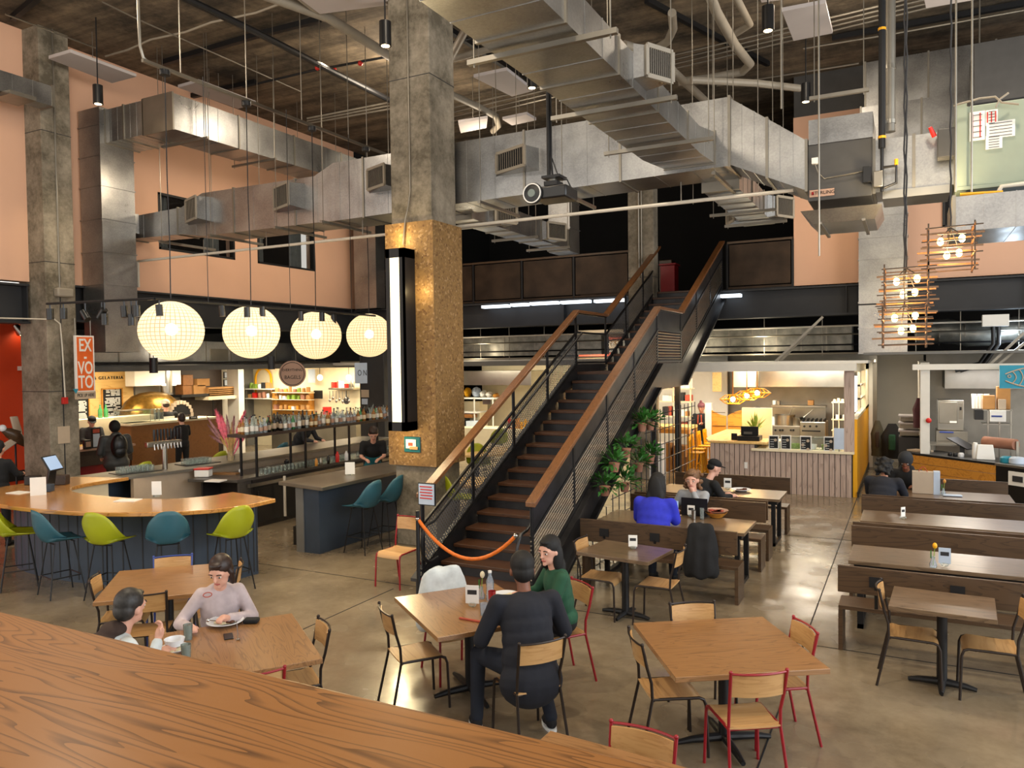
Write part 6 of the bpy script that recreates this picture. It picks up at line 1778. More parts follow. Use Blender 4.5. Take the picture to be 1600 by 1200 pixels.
# teal fish sign
t = thing('fish_sign', 'teal hanging sign with a pale striped fish at the right edge', 'sign', PY(1600, 590, 16.6))
b = yb(1562, 571, 1640, 607, 16.6, .05)
bx(*b).build('panel', 'teal_sign', t, smooth=False)
p0 = PY(1571, 588, 16.59)
g = G(); W_ = 1.15; H_ = .19
def fish(x): q = x/W_; return H_*math.sin(PI*min(1, q*.95+.08))**.8
for s_ in (-1, 1):
    g.tube([(p0.x+W_*i/20, 16.59, p0.z-.02+s_*fish(W_*i/20)) for i in range(21)], .012, 5)
for k in range(1, 11):
    x = W_*k/11
    g.tube([(p0.x+x+.06*sin(PI*(j/8)), 16.59, p0.z-.02+fish(x)*(1-2*j/8)) for j in range(9)], .009, 5)
g.tube([(p0.x+.06+.025*cos(a), 16.59, p0.z+.025*sin(a)) for a in [i*PI/5 for i in range(10)]], .008, 5, closed=True)
g.build('fish_drawing', 'sign_pale', t)
G().tube([(b[0]+.1, 16.62, b[5]), (b[0]+.1, 16.62, 2.66)], .01, 5).build('hook', 'black_steel', t)
# equipment
t = thing('steam_oven', 'tall steel steam oven on the right kitchen counter', 'oven', PY(1485, 670, 18.3))
b = yb(1465, 625, 1506, 673, 18.3, .6)
bx(*b).build('body', 'stainless', t, bevel=.012)
bx(*yb(1467, 628, 1496, 662, 18.28, .02)).build('door', 'stainless_dull', t, bevel=.01)
bx(*yb(1498, 630, 1504, 655, 18.27, .03)).build('control_panel', 'stainless_dull', t)
bx(*yb(1499.5, 636, 1502.5, 641, 18.25, .03)).build('dial', 'black_plastic', t)
bx(*yb(1484, 658, 1495, 661, 18.26, .02)).build('badge', 'paper', t)
bx(*rz(yb(1463, 674, 1512, 677, 18.1, .9), 0)).build('stand', 'stainless_dull', t, smooth=False)
item('blue_tray', 'blue tray under the steel steam oven', 'tray', yb(1468, 674, 1490, 677, 18.05, .05), 'blue_paint')
t = thing('bus_tub', 'grey tubs stacked on a dark cart left of the white corner post', 'tub', (-.1, 18.2, 0))
for v in (650, 661, 673): 
    b = yb(1406, v, 1436, v+9, 18.2, .5)
    bx(*b).build('tub', 'pvc_pipe', t, bevel=.02)
    bx(b[0]-.03, b[1]-.03, b[5]-.02, b[3]+.03, b[4]+.03, b[5]+.01).build('rim', 'panel_white', t)
bx(*rz(yb(1404, 683, 1438, 686, 18.15, .6), 0)).build('cart', 'charcoal', t, smooth=False)
t = thing('steel_table', 'steel prep table beside the white corner post', 'table', (.1, 17.6, 0))
p0_ = A0+nv*.1
bx(.37, 17.45, 1.12, 1.2, 18.0, 1.15).build('top', 'stainless', t, smooth=False)
for x in (.4, 1.15): bx(x, 17.5, 0, x+.04, 17.54, 1.12).build('leg', 'stainless_dull', t, smooth=False)
p = PY(1451, 657, 16.93)
tag(G().ball((p.x, 16.92, p.z), (.05, .03, .05), 12, 8).build('fire_bell', 'red_plastic'), 'round red bell on the white corner post', 'bell')
t = thing('steel_shelf_unit', 'steel shelf unit stacked with cups and boxes in the right kitchen', 'shelving', PY(1555, 660, 17.5))
for v in (640, 662): bx(*yb(1536, v, 1582, v+2, 17.5, .5)).build('shelf', 'stainless', t, smooth=False)
for u in (1543, 1561, 1579): bx(*rz(yb(u, 640, u+1.6, 690, 17.5, .04), .0)).build('upright', 'stainless', t, smooth=False)
zz = PY(1550, 640, 17.5).z
for k in range(5):
    b = yb(1521+k*5, 617+(k % 2)*3, 1525+k*5, 640, 17.6, .1)
    tag(G().lathe([(.035, 0), (.05, b[5]-b[2])], ((b[0]+b[3])/2, 17.8, zz), 12).build('cup_stack', 'paper'), 'tall stack of white paper cups on the steel shelf unit', 'cups', 'stacks of paper cups')
item('kraft_box', 'brown kraft box leaning on the steel shelf unit, low wide one', 'box', rz(yb(1536, 618, 1555, 640, 17.62, .2), zz), 'cardboard')
item('kraft_box', 'tall brown cardboard box on the steel shelf unit under the teal sign', 'box', rz(yb(1558, 604, 1579, 640, 17.7, .25), zz), 'cardboard')
item('paper_bag', 'tan paper bag with a dark mark on the steel shelf unit', 'bag', rz(yb(1560, 624, 1572, 640, 17.55, .1), zz), 'sign_pale')
item('white_box', 'white box with a blue stripe on the steel shelf unit', 'box', yb(1547, 641, 1572, 659, 17.45, .2), 'paper')
item('blue_stripe', 'blue label stripe stuck across the white box', 'label', yb(1549, 649, 1566, 652, 17.44, .01), 'blue_paint')
item('microwave', 'dark microwave left of the white box', 'microwave', yb(1523, 640, 1537, 656, 17.6, .3), 'black_plastic')
zc = 1.005
def oncounter(u, d, off=.35):      # position along the boarded counter whose screen column is u
    best = None
    for i in range(200):
        q = A0+dv*(L_+1.3)*i/199+nv*off
        c = (q-Vector((0, 0, CAMZ)))
        uu = 800+FPX*c.dot(_r)/c.dot(_f)
        if best is None or abs(uu-u) < best[0]: best = (abs(uu-u), q)
    return best[1]
t = thing('paper_roll', 'wide roll of brown-pink butcher paper on a steel holder', 'paper roll', oncounter(1562, 0))
q = oncounter(1562, 0, .55)
G().cyl((q-dv*.3).to_tuple()[:2]+(1.3,), (q+dv*.3).to_tuple()[:2]+(1.3,), .1, n=20).build('roll', 'terracotta', t)
for s_ in (-1, 1):
    e = q+dv*.33*s_
    bx(e.x-.02, e.y-.02, zc, e.x+.02, e.y+.02, 1.36).build('bracket', 'stainless', t, smooth=False)
t = thing('point_of_sale', 'black tilted touch screen on the boarded counter', 'screen', oncounter(1500, 0))
q = oncounter(1503, 0, .5)
G().bar((q-dv*.22).to_tuple()[:2]+(1.32,), (q+dv*.22).to_tuple()[:2]+(1.14,), .3, .02).build('screen', 'black_plastic', t, bevel=.005)
G().bar((q.x, q.y, zc), (q.x, q.y, 1.2), .08, .08).build('stand', 'black_plastic', t)
for k, (u, r_, h_, m_, nm, lb) in enumerate(((1450, .05, .16, 'stainless', 'utensil_cup', 'steel utensil cup at the left of the boarded counter'), (1443, .05, .1, 'cardboard', 'spice_jar', 'small brown jar at the left of the boarded counter'),
        (1484, .04, .07, 'black_plastic', 'sauce_tub', 'small black tub on the boarded counter, left'), (1492, .04, .07, 'black_plastic', 'sauce_tub', 'small black tub on the boarded counter, right'),
        (1502, .05, .08, 'ceramic', 'sauce_tub', 'small white tub on the boarded counter'), (1524, .05, .3, 'paper', 'white_carton', 'tall white carton on the boarded counter'),
        (1574, .11, .11, 'teal_sign', 'blue_bundle', 'bright blue wrapped bundle on the counter at the right'), (1590, .13, .12, 'paper_blue', 'bag_bundle', 'bluish plastic bundle at the right edge of the counter'))):
    q = oncounter(u, 0, .22)
    tag(G().lathe([(r_*.9, 0), (r_, .02), (r_*.95, h_*.8), (r_*.7, h_)], (q.x, q.y, zc), 14).build(nm, m_), lb, nm.split('_')[-1])
q = oncounter(1540, 0, .3)
tag(G().loft([[(q.x+sx*.15, q.y+sy*.07, zc) for sx, sy in ((-1, -1), (1, -1), (1, 1), (-1, 1))], [(q.x+sx*.12, q.y+sy*.02, zc+.27) for sx, sy in ((-1, -1), (1, -1), (1, 1), (-1, 1))]]).build('paper_bag', 'paper', None, bevel=.01), 'white paper bag on the boarded counter beside the tall carton', 'bag')
q = oncounter(1436, 0, .3)
tag(G().cb((q.x, q.y, zc+.015), (.4, .26, .03), rz=-.7).build('paper_stack', 'sign_pale'), 'stack of papers at the left end of the boarded counter', 'papers')
light('right_kitchen_light', 'AREA', (1.6, 18.3, 2.6), 30, (.95, .95, 1.0), 1.6, (1.6, 18.4, 0), .8)
light('right_kitchen_light', 'AREA', (.9, 17.5, 2.6), 22, (1, .88, .7), .8, (.9, 17.0, 0), .6)
# ================================================================== the bar island
def smooth_loop(pts, it=2):
    for _ in range(it):
        o = []
        for a, b_ in zip(pts, pts[1:]):
            o += [a*.75+b_*.25, a*.25+b_*.75]
        pts = [pts[0]]+o+[pts[-1]]
    return pts
V2 = lambda x, y: Vector((x, y, 0))
outer = smooth_loop([V2(-12.45, 8.05), V2(-12.55, 6.7), V2(-11.6, 5.98), V2(-9.6, 5.95), V2(-8.3, 6.45), V2(-7.7, 7.1), V2(-7.7, 7.8)], 2)
inner = smooth_loop([V2(-8.69, 7.97), V2(-8.75, 7.5), V2(-9.2, 7.05), V2(-10.6, 6.95), V2(-11.3, 7.15), V2(-11.55, 7.6), V2(-11.5, 8.35)], 2)
bar = thing('bar_counter', 'curved bar island with honey wood top and slate blue boarded front', 'bar counter', (-9.8, 7, 0))
G().prism([(p.x, p.y) for p in outer+inner], 1.02, 1.075).build('wood_top', 'bar_wood', bar, bevel=.008)
fo = smooth_loop([V2(-12.2, 8.05), V2(-12.25, 6.95), V2(-11.4, 6.42), V2(-9.8, 6.4), V2(-8.7, 6.8), V2(-8.12, 7.25), V2(-8.05, 7.8)], 2)
fi = smooth_loop([V2(-8.5, 7.85), V2(-8.55, 7.4), V2(-9.1, 6.9), V2(-10.6, 6.8), V2(-11.5, 7.0), V2(-11.75, 7.5), V2(-11.7, 8.1)], 2)
G().prism([(p.x, p.y) for p in fo+fi], 0, 1.02).build('front', 'bar_blue', bar, smooth=False)
li = [p_+(Vector((-10.2, 8.4, 0))-p_).normalized()*.02 for p_ in fi]
G().prism([(p_.x, p_.y) for p_ in fi[::-1]]+[(p_.x, p_.y) for p_ in li], .02, 1.0).build('inner_lining', 'cream_paint', bar, smooth=False)
# beadboard grooves
L0 = 0; pts = []
for a, b_ in zip(fo, fo[1:]):
    d = b_-a; n_ = max(1, int(d.length/.16)); nn = Vector((d.y, -d.x, 0)).normalized()
    for i in range(n_): pts.append((a+d*((i+.5)/n_), nn))
g = G()
for p, nn in pts:
    q = p-nn*0
    g.cb((q.x, q.y, .52), (.014, .014, .96), rz=.6)
g.build('board_grooves', 'charcoal', bar, smooth=False)['kind'] = 'stuff'
t = thing('steel_bar', 'steel topped arm of the bar running back from the wood top on the left', 'bar counter', (-12, 11, 0))
G().prism([(-12.5, 8.0), (-11.55, 8.3), (-11.35, 9.6), (-11.35, 15.5), (-12.3, 15.5), (-12.4, 9.5)], 1.03, 1.075).build('top', 'stainless_dull', t, smooth=False)
bx(-12.2, 8.2, 0, -12.05, 15.4, 1.03).build('front', 'bar_blue', t, smooth=False)
bx(-11.6, 8.45, 0, -11.52, 15.4, 1.03).build('inner_panel', 'sign_pale', t, smooth=False)
t = thing('serving_bar', 'straight slate blue bar with stone top between the bar island and the column', 'bar counter', (-8.2, 10, 0))
G().prism([(-8.78, 8.96), (-7.74, 8.78), (-7.68, 12.2), (-8.6, 12.2)], 1.02, 1.075).build('stone_top', 'stainless_dull', t, bevel=.006, smooth=False)
bx(-8.42, 9.0, 0, -8.0, 12.1, 1.02).build('front', 'bar_blue', t, smooth=False)
bx(-8.45, 8.98, 0, -8.3, 9.0, 1.02).build('end_post', 'grey_paint', t, smooth=False)
for u, v, s_ in ((540, 752, 'near'),):
    pass
p = Vector((-8.55, 9.15, 1.075))
ps = PZ(547, 742, 1.075)
t = thing('menu_stand', 'small white menu card standing on the stone bar top', 'menu', ps)
G().cb((ps.x, ps.y, 1.185), (.16, .01, .2), rz=.5).build('card', 'paper', t); G().cb((ps.x, ps.y, 1.085), (.1, .06, .015), rz=.5).build('foot', 'glass', t)
# inner service counter: dark cabinets with a slate top
t = thing('service_counter', 'dark service counter with slate top and steel rail inside the bar', 'counter', (-10.5, 11, 0))
G().prism([(-11.3, 9.35), (-10.38, 9.62), (-10.22, 16.5), (-11.3, 16.5)], .86, .91).build('slate_top', 'slate_top', t, bevel=.005, smooth=False)
bx(-11.2, 9.55, 0, -11.16, 16.4, .86).build('back_panel', 'dark_cabinet', t, smooth=False)
bx(-11.16, 9.95, 0, -10.36, 16.4, .86).build('cabinet', 'dark_cabinet', t, smooth=False)
bx(-10.45, 9.68, 0, -10.4, 9.95, .86).build('end_panel', 'slate_top', t, smooth=False)
G().bar((-10.31, 9.8, .78), (-10.31, 16.3, .78), .05, .06).build('steel_rail', 'stainless', t, smooth=False)
for k in range(6):
    y = 9.95+k*1.05
    bx(-10.36, y+.03, .08, -10.34, y+1.0, .72).build('fridge_door', 'black_plastic', t, bevel=.005, smooth=False)
    G().bar((-10.33, y+.1, .35), (-10.33, y+.1, .65), .02, .02).build('door_handle', 'raw_steel', t)
p = PX(445, 775, -10.2)
G().tube([(-10.2, p.y, .86), (-10.2, p.y, .12)], .025, 8).build('drain_tube', 'white_pipe', t)
for k in range(4):
    tag(G().cb((-10.95+.03*k, 9.75, .012+.02*k+.3), (.35, .28, .02), rz=.1*k).build('menu_folder', 'paper'), 'folder lying in the open shelf under the slate top', 'folder', 'folders under the slate top') if False else None
# bottle shelf
SZ = 1.63
t = thing('bottle_shelf', 'long dark wood shelf on black posts crowded with liquor bottles', 'shelving', (-10.6, 12, .91))
bx(-10.75, 9.75, SZ, -10.28, 16.2, SZ+.05).build('shelf', 'shelf_dark', t, smooth=False)
for y in (10.0, 11.25, 12.55, 14.0, 15.6):
    for x in (-10.34, -10.72):
        bx(x, y, .91, x+.035, y+.035, SZ).build('post', 'black_steel', t, smooth=False)
rb = random.Random(21)
def bottle_proto(kind):
    nm = ('clear', 'dark', 'amber', 'green', 'square')[kind]
    t = thing('liquor_bottle', 'x', 'bottle')
    glassm = ('glass_bottle', 'bottle_dark', 'amber_glass', 'green_glass', 'clear_bottle')[kind]
    h = (.30, .31, .26, .29, .24)[kind]; r_ = (.038, .036, .042, .036, .042)[kind]
    G().lathe([(r_*.9, 0), (r_, .01), (r_, h*.58), (r_*.7, h*.68), (.014, h*.76), (.014, h*.94)], (0, 0, 0), 10).build('glass', glassm, t)
    G().lathe([(r_+.001, h*.16), (r_+.001, h*.46)], (0, 0, 0), 10, capends=False).build('paper_label', ('paper', 'sign_pale', 'cream_paint', 'paper', 'sign_pink')[kind], t)
    G().cyl((0, 0, h*.93), (0, 0, h), .016, n=8).build('stopper', ('black_plastic', 'black_plastic', 'bench_wood', 'red_paint', 'stainless')[kind], t)
    return t
protos = [bottle_proto(k) for k in range(5)]
used = [False]*5
desc = ('clear glass bottle with white label on the long bottle shelf', 'near-black bottle with pale label on the long bottle shelf', 'amber bottle with cream label on the long bottle shelf', 'green glass bottle with white label on the long bottle shelf', 'squat square-shouldered clear bottle on the long bottle shelf')
cnt = 0
for row, x in enumerate((-10.38, -10.5, -10.63)):
    y = 9.85+row*.04
    while y < 16.1:
        k = rb.choices(range(5), (4, 2.2, 3, 1, 3))[0]
        loc = (x+rb.uniform(-.015, .015), y, SZ+.05)
        sc = rb.uniform(.88, 1.12)
        if not used[k]:
            o = protos[k]; used[k] = True; o.location = loc; o['label'] = desc[k]; o['group'] = ('clear', 'dark', 'amber', 'green', 'squat')[k]+' bottles on the long shelf'
        else: o = dup(protos[k], loc, rb.uniform(0, 6))
        o.scale = (1, 1, sc)
        cnt += 1
        y += rb.uniform(.095, .15)
# glasses standing upside down under the shelf and on the steel bar
def tumbler(name='drinking_glass'):
    t = tag(G().lathe([(.028, 0), (.036, .10), (.033, .10), (.026, .008)], (0, 0, 0), 10).build(name, 'glass'), 'x', 'glass')
    return t
tg_ = tumbler(); first = [True]
def put_glass(x, y, z, lab, grp):
    if first[0]: o = tg_; first[0] = False
    else: o = tg_.copy(); COL.objects.link(o)
    o.location = (x, y, z); o['label'] = lab; o['group'] = grp
    return o
for i in range(26):
    for j in range(2): put_glass(-10.45-j*.11, 10.35+i*.1, .91, 'clear glass in the rows under the bottle shelf', 'glasses under the bottle shelf')
for i in range(24):
    for j in range(2): put_glass(-10.5-j*.12, 13.2+i*.1, .91, 'clear glass far along under the bottle shelf near the bartender', 'far glasses under the bottle shelf')
def rack(u0, u1, v, z, lab, grp):
    a, c = PZ(u0, v, z), PZ(u1, v-(u1-u0)*.12, z)
    t = thing('glass_rack', 'low black mat carrying glasses on the steel bar, %s' % lab, 'mat', a)
    m_ = (a+c)/2; d = (c-a); L_ = d.length; ang = math.atan2(d.y, d.x)
    G().cb((m_.x, m_.y, z+.006), (L_+.1, .42, .012), rz=ang).build('mat', 'black_plastic', t)
    d.normalize(); nn = Vector((-d.y, d.x, 0))
    k = int(L_/.085)
    for i in range(k):
        for j in range(3):
            q = a+d*(.04+i*.085)+nn*(-.12+.1*j)
            put_glass(q.x, q.y, z+.012, 'clear glass in the %s rack of glasses on the steel bar' % lab, grp)
rack(183, 240, 741, 1.075, 'left', 'glasses in the left rack'); rack(286, 332, 727, 1.075, 'right', 'glasses in the right rack')
# beer tower
c = PZ(258, 733, 1.075)
t = thing('beer_tower', 'steel T-shaped beer tower with a row of chrome taps', 'beer tower', c)
G().cyl(c, c+Vector((0, 0, .42)), .045, n=14).build('column', 'stainless', t)
dd = Vector((.62, .62, 0)).normalized()
dd = (PZ(286, 700, 1.49)-PZ(232, 706, 1.49)); dd.z = 0; ln_ = dd.length; dd.normalize()
m_ = c+Vector((0, 0, .46))
G().bar(m_-dd*ln_*.55, m_+dd*ln_*.5, .09, .09).build('beam', 'stainless', t, bevel=.01)
for i in range(9):
    q = m_+dd*ln_*(-.38+.1*i); nn = Vector((dd.y, -dd.x, 0))
    tp_ = G().tube([q, q+nn*.09, q+nn*.1+Vector((0, 0, -.09))], .014, 6).build('tap', 'chrome', t)
    G().lathe([(.012, 0), (.022, .1), (.02, .2), (.012, .21)], q+nn*.08+Vector((0, 0, .06)), 8).build('tap_handle', 'black_plastic', t)
# pampas grass bouquet
c = PZ(361, 733, .91)
t = thing('dried_bouquet', 'dried bouquet with pink pampas plumes and tan stems in a clear vase', 'bouquet', c)
G().lathe([(.05, 0), (.07, .02), (.075, .25), (.055, .33), (.06, .36)], c, 18).build('vase', 'glass', t)
rp = random.Random(4)
g = G()
for k in range(70):
    a = rp.uniform(0, 2*PI); s_ = rp.uniform(0, .055)
    g.tube([c+Vector((cos(a)*s_, sin(a)*s_, .01)), c+Vector((cos(a)*s_*1.2, sin(a)*s_*1.2, .34)), c+Vector((cos(a)*s_*2.6, sin(a)*s_*2.6, .58))], .005, 4)
g.build('stems', 'dry_grass', t)['kind'] = 'stuff'
def plume(base, tip, w, m_, nm):
    g = G(); ax = tip-base; L_ = ax.length; ax.normalize()
    s1 = ax.orthogonal().normalized(); s2 = ax.cross(s1)
    for k in range(380):
        q = rp.random(); o = base+ax*L_*(.15+.8*q)
        a = rp.uniform(0, 2*PI); r_ = w*(.35+.65*sin(PI*min(1, q*.9+.15)))*rp.uniform(.5, 1)
        e = o+(s1*cos(a)+s2*sin(a))*r_+ax*rp.uniform(.05, .12)
        sd = (e-o).cross(Vector((rp.random(), rp.random(), rp.random()))).normalized()*.011
        g.add([o-sd, o+sd, e], [(0, 1, 2)])
    g.tube([base-ax*.2, base+ax*L_*.1, base+ax*L_*.45, base+ax*L_*.8, tip], [.004, w*.25, w*.55, w*.4, .006], 9)
    g.build(nm, m_, t)
T_ = lambda x, z: c+_r*x+Vector((0, 0, z))
plume(T_(-.08, .5), T_(-.26, 1.12), .1, 'pampas_pink', 'pink_plume'); plume(T_(-.04, .5), T_(-.16, 1.0), .09, 'pampas_pink', 'pink_plume')
plume(T_(.09, .5), T_(.28, 1.08), .1, 'pampas_pink', 'pink_plume'); plume(T_(.12, .4), T_(.34, .82), .09, 'pampas_pink', 'pink_plume')
for x0, x1, z1 in ((-.12, -.4, .82), (-.08, -.34, .62), (0, -.06, 1.0), (.03, .08, 1.0), (.1, .38, .98), (-.14, -.42, .98)):
    plume(T_(x0*.6, .45), T_(x1, z1), .05, 'pampas_mauve', 'mauve_plume')
for x0, x1, z1 in ((-.02, -.12, .82), (.02, .05, .9), (.04, .16, .75), (-.05, -.22, .66), (0, 0, .7)):
    plume(T_(x0, .4), T_(x1, z1), .06, 'dry_grass', 'tan_plume')
# small things on the counters
c = PZ(318, 745, .91)
t = thing('storage_box', 'clear plastic tub with a red lid on the slate top', 'box', c)
G().cb(c+Vector((0, 0, .07)), (.26, .2, .13), rz=.5).build('tub', 'paper', t, bevel=.015); G().cb(c+Vector((0, 0, .15)), (.28, .22, .03), rz=.5).build('lid', 'red_plastic', t, bevel=.01)
c = PZ(337, 752, .91)
tag(G().cb(c+Vector((0, 0, .01)), (.3, .22, .02), rz=.2).build('paper_sheets', 'paper'), 'white papers lying on the front corner of the slate top', 'papers')
c = PZ(352, 741, .91)
tag(G().cb(c+Vector((0, 0, .015)), (.5, .14, .03), rz=.3).build('serving_board', 'plywood_dark'), 'wooden serving board on the slate top under the bouquet', 'board')
for k, (u, v, r_, h_, m_, lb) in enumerate(((398, 722, .05, .1, 'black_plastic', 'black jar on the slate top, first right of the bouquet'), (376, 738, .035, .07, 'ceramic', 'small white cup at the front edge of the slate top'), (385, 728, .08, .03, 'stainless', 'round steel dish on the slate top beside the bouquet'),
       (494, 710, .03, .16, 'pine_orange', 'amber shaker bottle under the bottle shelf'), (501, 708, .03, .15, 'stainless', 'steel shaker under the bottle shelf'), (527, 702, .04, .22, 'red_plastic', 'red juice bottle under the bottle shelf'), (541, 700, .04, .2, 'ceramic', 'white jug under the bottle shelf'), (513, 706, .03, .18, 'bottle_dark', 'small dark bottle under the bottle shelf'))):
    c = PZ(u, v, .91); c.x = max(c.x, -11.1) if c.x < -11.1 else c.x
    c = Vector((-10.33 if u > 400 else c.x, c.y, .91))
    if u > 400: c = PX(u, v, -10.33); c.z = .91
    tag(G().lathe([(r_*.9, 0), (r_, .01), (r_, h_*.7), (r_*.5, h_*.85), (r_*.5, h_)], c, 12).build('bar_container', m_), lb, 'container')
c = PZ(245, 776, 1.075)
t = thing('menu_stand', 'small white card in a clear stand on the honey wood bar top', 'menu', c)
G().cb(c+Vector((0, 0, .12)), (.13, .008, .19), rz=.6).build('card', 'paper', t); G().cb(c+Vector((0, 0, .012)), (.08, .06, .024), rz=.6).build('foot', 'glass', t)
c = PZ(200, 782, 1.075)
tag(G().cb(c+Vector((0, 0, .004)), (.3, .2, .008), rz=.4).build('paper_menu', 'paper'), 'flat paper menu lying on the honey wood bar top', 'menu')
c = PZ(30, 770, 1.075)
tag(G().cb(c+Vector((0, 0, .004)), (.3, .2, .008), rz=.1).build('paper_menu', 'paper'), 'flat paper menu at the far left end of the bar top', 'menu')
c = PZ(78, 762, 1.075)
t = thing('point_of_sale', 'tilted black tablet register on the left end of the bar top', 'screen', c)
G().bar(c+Vector((0, 0, 0)), c+Vector((.05, .02, .32)), .12, .05).build('stand', 'black_plastic', t, bevel=.01)
Mx = Matrix.Translation(c+Vector((.08, 0, .38))) @ Matrix.Rotation(rad(25), 4, 'Z') @ Matrix.Rotation(rad(60), 4, 'Y')
G().cb((0, 0, 0), (.26, .34, .02), M=Mx).build('screen', 'black_plastic', t, bevel=.006)
G().cb((0, 0, .011), (.22, .3, .004), M=Mx).build('display', 'screen_dim', t)
c = PZ(60, 774, 1.075)
tag(G().cb(c+Vector((0, 0, .13)), (.2, .01, .26), rz=.9).build('paper_sign', 'paper'), 'white card leaning before the tablet register', 'sign')
for k, (u, v, dx, dy, dz, m_, lb) in enumerate(((96, 757, .2, .14, .15, 'shelf_dark', 'small wooden box beside the tablet register'), (76, 768, .12, .12, .11, 'bar_blue', 'slate blue pot beside the tablet register'), (52, 757, .2, .15, .14, 'dark_cabinet', 'dark caddy behind the white card on the bar top'))):
    c = PZ(u, v, 1.075)
    tag(G().cb(c+Vector((0, 0, dz/2)), (dx, dy, dz), rz=.5).build('bar_caddy', m_, None, bevel=.01), lb, 'caddy')
item('milk_crate', 'black plastic crate on the floor at the end of the serving bar', 'crate', (-8.82, 9.3, 0, -8.47, 9.6, .3), 'black_plastic')

# ------------------------------------------------------------------ bar stools with moulded shells
def stool_proto():
    t = thing('bar_stool', 'x', 'stool')
    n = 17; m = 15
    rows = []
    H = .70
    for i in range(n):
        q = i/(n-1)
        # profile runs from the front lip of the seat to the top of the back
        if q < .45:
            k = q/.45; y = -.22+.40*k; z = H+.012*(1-k)**2+.0; wdt = .225+.03*sin(PI*k); cup = .02+.06*k
        else:
            k = (q-.45)/.55; a = k*rad(78)
            y = .18+.09*sin(min(1, k*1.5)*PI/2)+.045*k; z = H+.43*k**1.25; wdt = .262*(1-.12*k-.34*k**4); cup = .08*(1-k)+.045
        row = []
        for j in range(m):
            s_ = -1+2*j/(m-1)
            if q < .45: row.append(Vector((s_*wdt, y, z+cup*abs(s_)**2.4)))
            else: row.append(Vector((s_*wdt*(1-.0*k), y-cup*1.6*abs(s_)**2.2, z+.05*(1-k)*abs(s_)**2-.06*k**3*abs(s_)**3)))
        rows.append(row)
    g = G()
    for r0 in rows: g.v += r0
    for i in range(n-1):
        for j in range(m-1):
            a = i*m+j; g.f.append((a, a+1, a+m+1, a+m)); g.m.append(0)
    o = g.build('seat_shell', 'stool_lime', t, angle=180)
    s = o.modifiers.new('solid', 'SOLIDIFY'); s.thickness = .012; s.offset = 0
    for sx in (-1, 1):
        for sy in (-1, 1):
            G().tube([(sx*.12, sy*.11, H-.005), (sx*.21, sy*.21, 0)], .009, 6).build('leg', 'black_steel', t)
    g = G()
    f = .165; 
    for a, b_ in (((-1, -1), (1, -1)), ((1, -1), (1, 1)), ((1, 1), (-1, 1)), ((-1, 1), (-1, -1))):
        g.tube([(a[0]*.178, a[1]*.175, .25), (b_[0]*.178, b_[1]*.175, .25)], .008, 6)
    g.build('foot_rail', 'black_steel', t)
    for y in (-.12, .12): G().tube([(-.13, y, H-.02), (.13, y, H-.02)], .008, 6).build('seat_rail', 'black_steel', t)
    return t
sp_ = stool_proto()
stools = [(-10.5, 5.98, 150, 'stool_lime', 'lime green shell bar stool at the left edge of the view'), (-9.66, 6.02, 168, 'stool_teal', 'teal shell bar stool, second from the left at the curved bar'),
          (-8.98, 6.22, 197, 'stool_lime', 'lime green shell bar stool, middle of the five at the curved bar'), (-8.3, 6.55, 232, 'stool_teal', 'teal shell bar stool right of the middle one at the curved bar'),
          (-7.8, 7.1, 254, 'stool_lime', 'lime green shell bar stool at the right end of the curved bar'), (-7.5, 9.42, 268, 'stool_teal', 'teal shell bar stool at the serving bar, nearer one'), (-7.47, 9.95, 275, 'stool_teal', 'teal shell bar stool at the serving bar, partly hidden by the column')]
stools = [(p[0], p[1], p[2], p[3], p[4]) for p in stools]
for k, (x, y, a, m_, lb) in enumerate(stools):
    if k == 0:
        sp_.location = (x, y, 0); sp_.rotation_euler = (0, 0, rad(a)); sp_['label'] = lb; sp_['group'] = 'shell bar stools'
    else: dup(sp_, (x, y, 0), rad(a), lb, None, None if m_ == 'stool_lime' else {'stool_lime': 'stool_teal'})
for k, (x, y, a, m_) in enumerate(((-13.0, 9.6, -90, 'stool_lime'), (-13.0, 11.4, -90, 'stool_lime'), (-13.0, 13.2, -90, 'stool_teal'))):
    dup(sp_, (x, y, 0), rad(a), ('lime green shell stool behind the steel bar beside the man with the backpack', 'lime green shell stool behind the steel bar under the beer tower', 'teal shell stool far along behind the steel bar')[k], None, None if m_ == 'stool_lime' else {'stool_lime': 'stool_teal'})
for k, (u, v) in enumerate(((748, 722), (722, 775), (778, 690))):
    p = PZ(u, v, .75)
    dup(sp_, (p.x, p.y, 0), rad(40+90*k), ('lime green shell stool seen through the stair mesh by the large round table', 'lime green shell stool low behind the stair mesh', 'lime green shell stool farthest behind the stair mesh')[k])
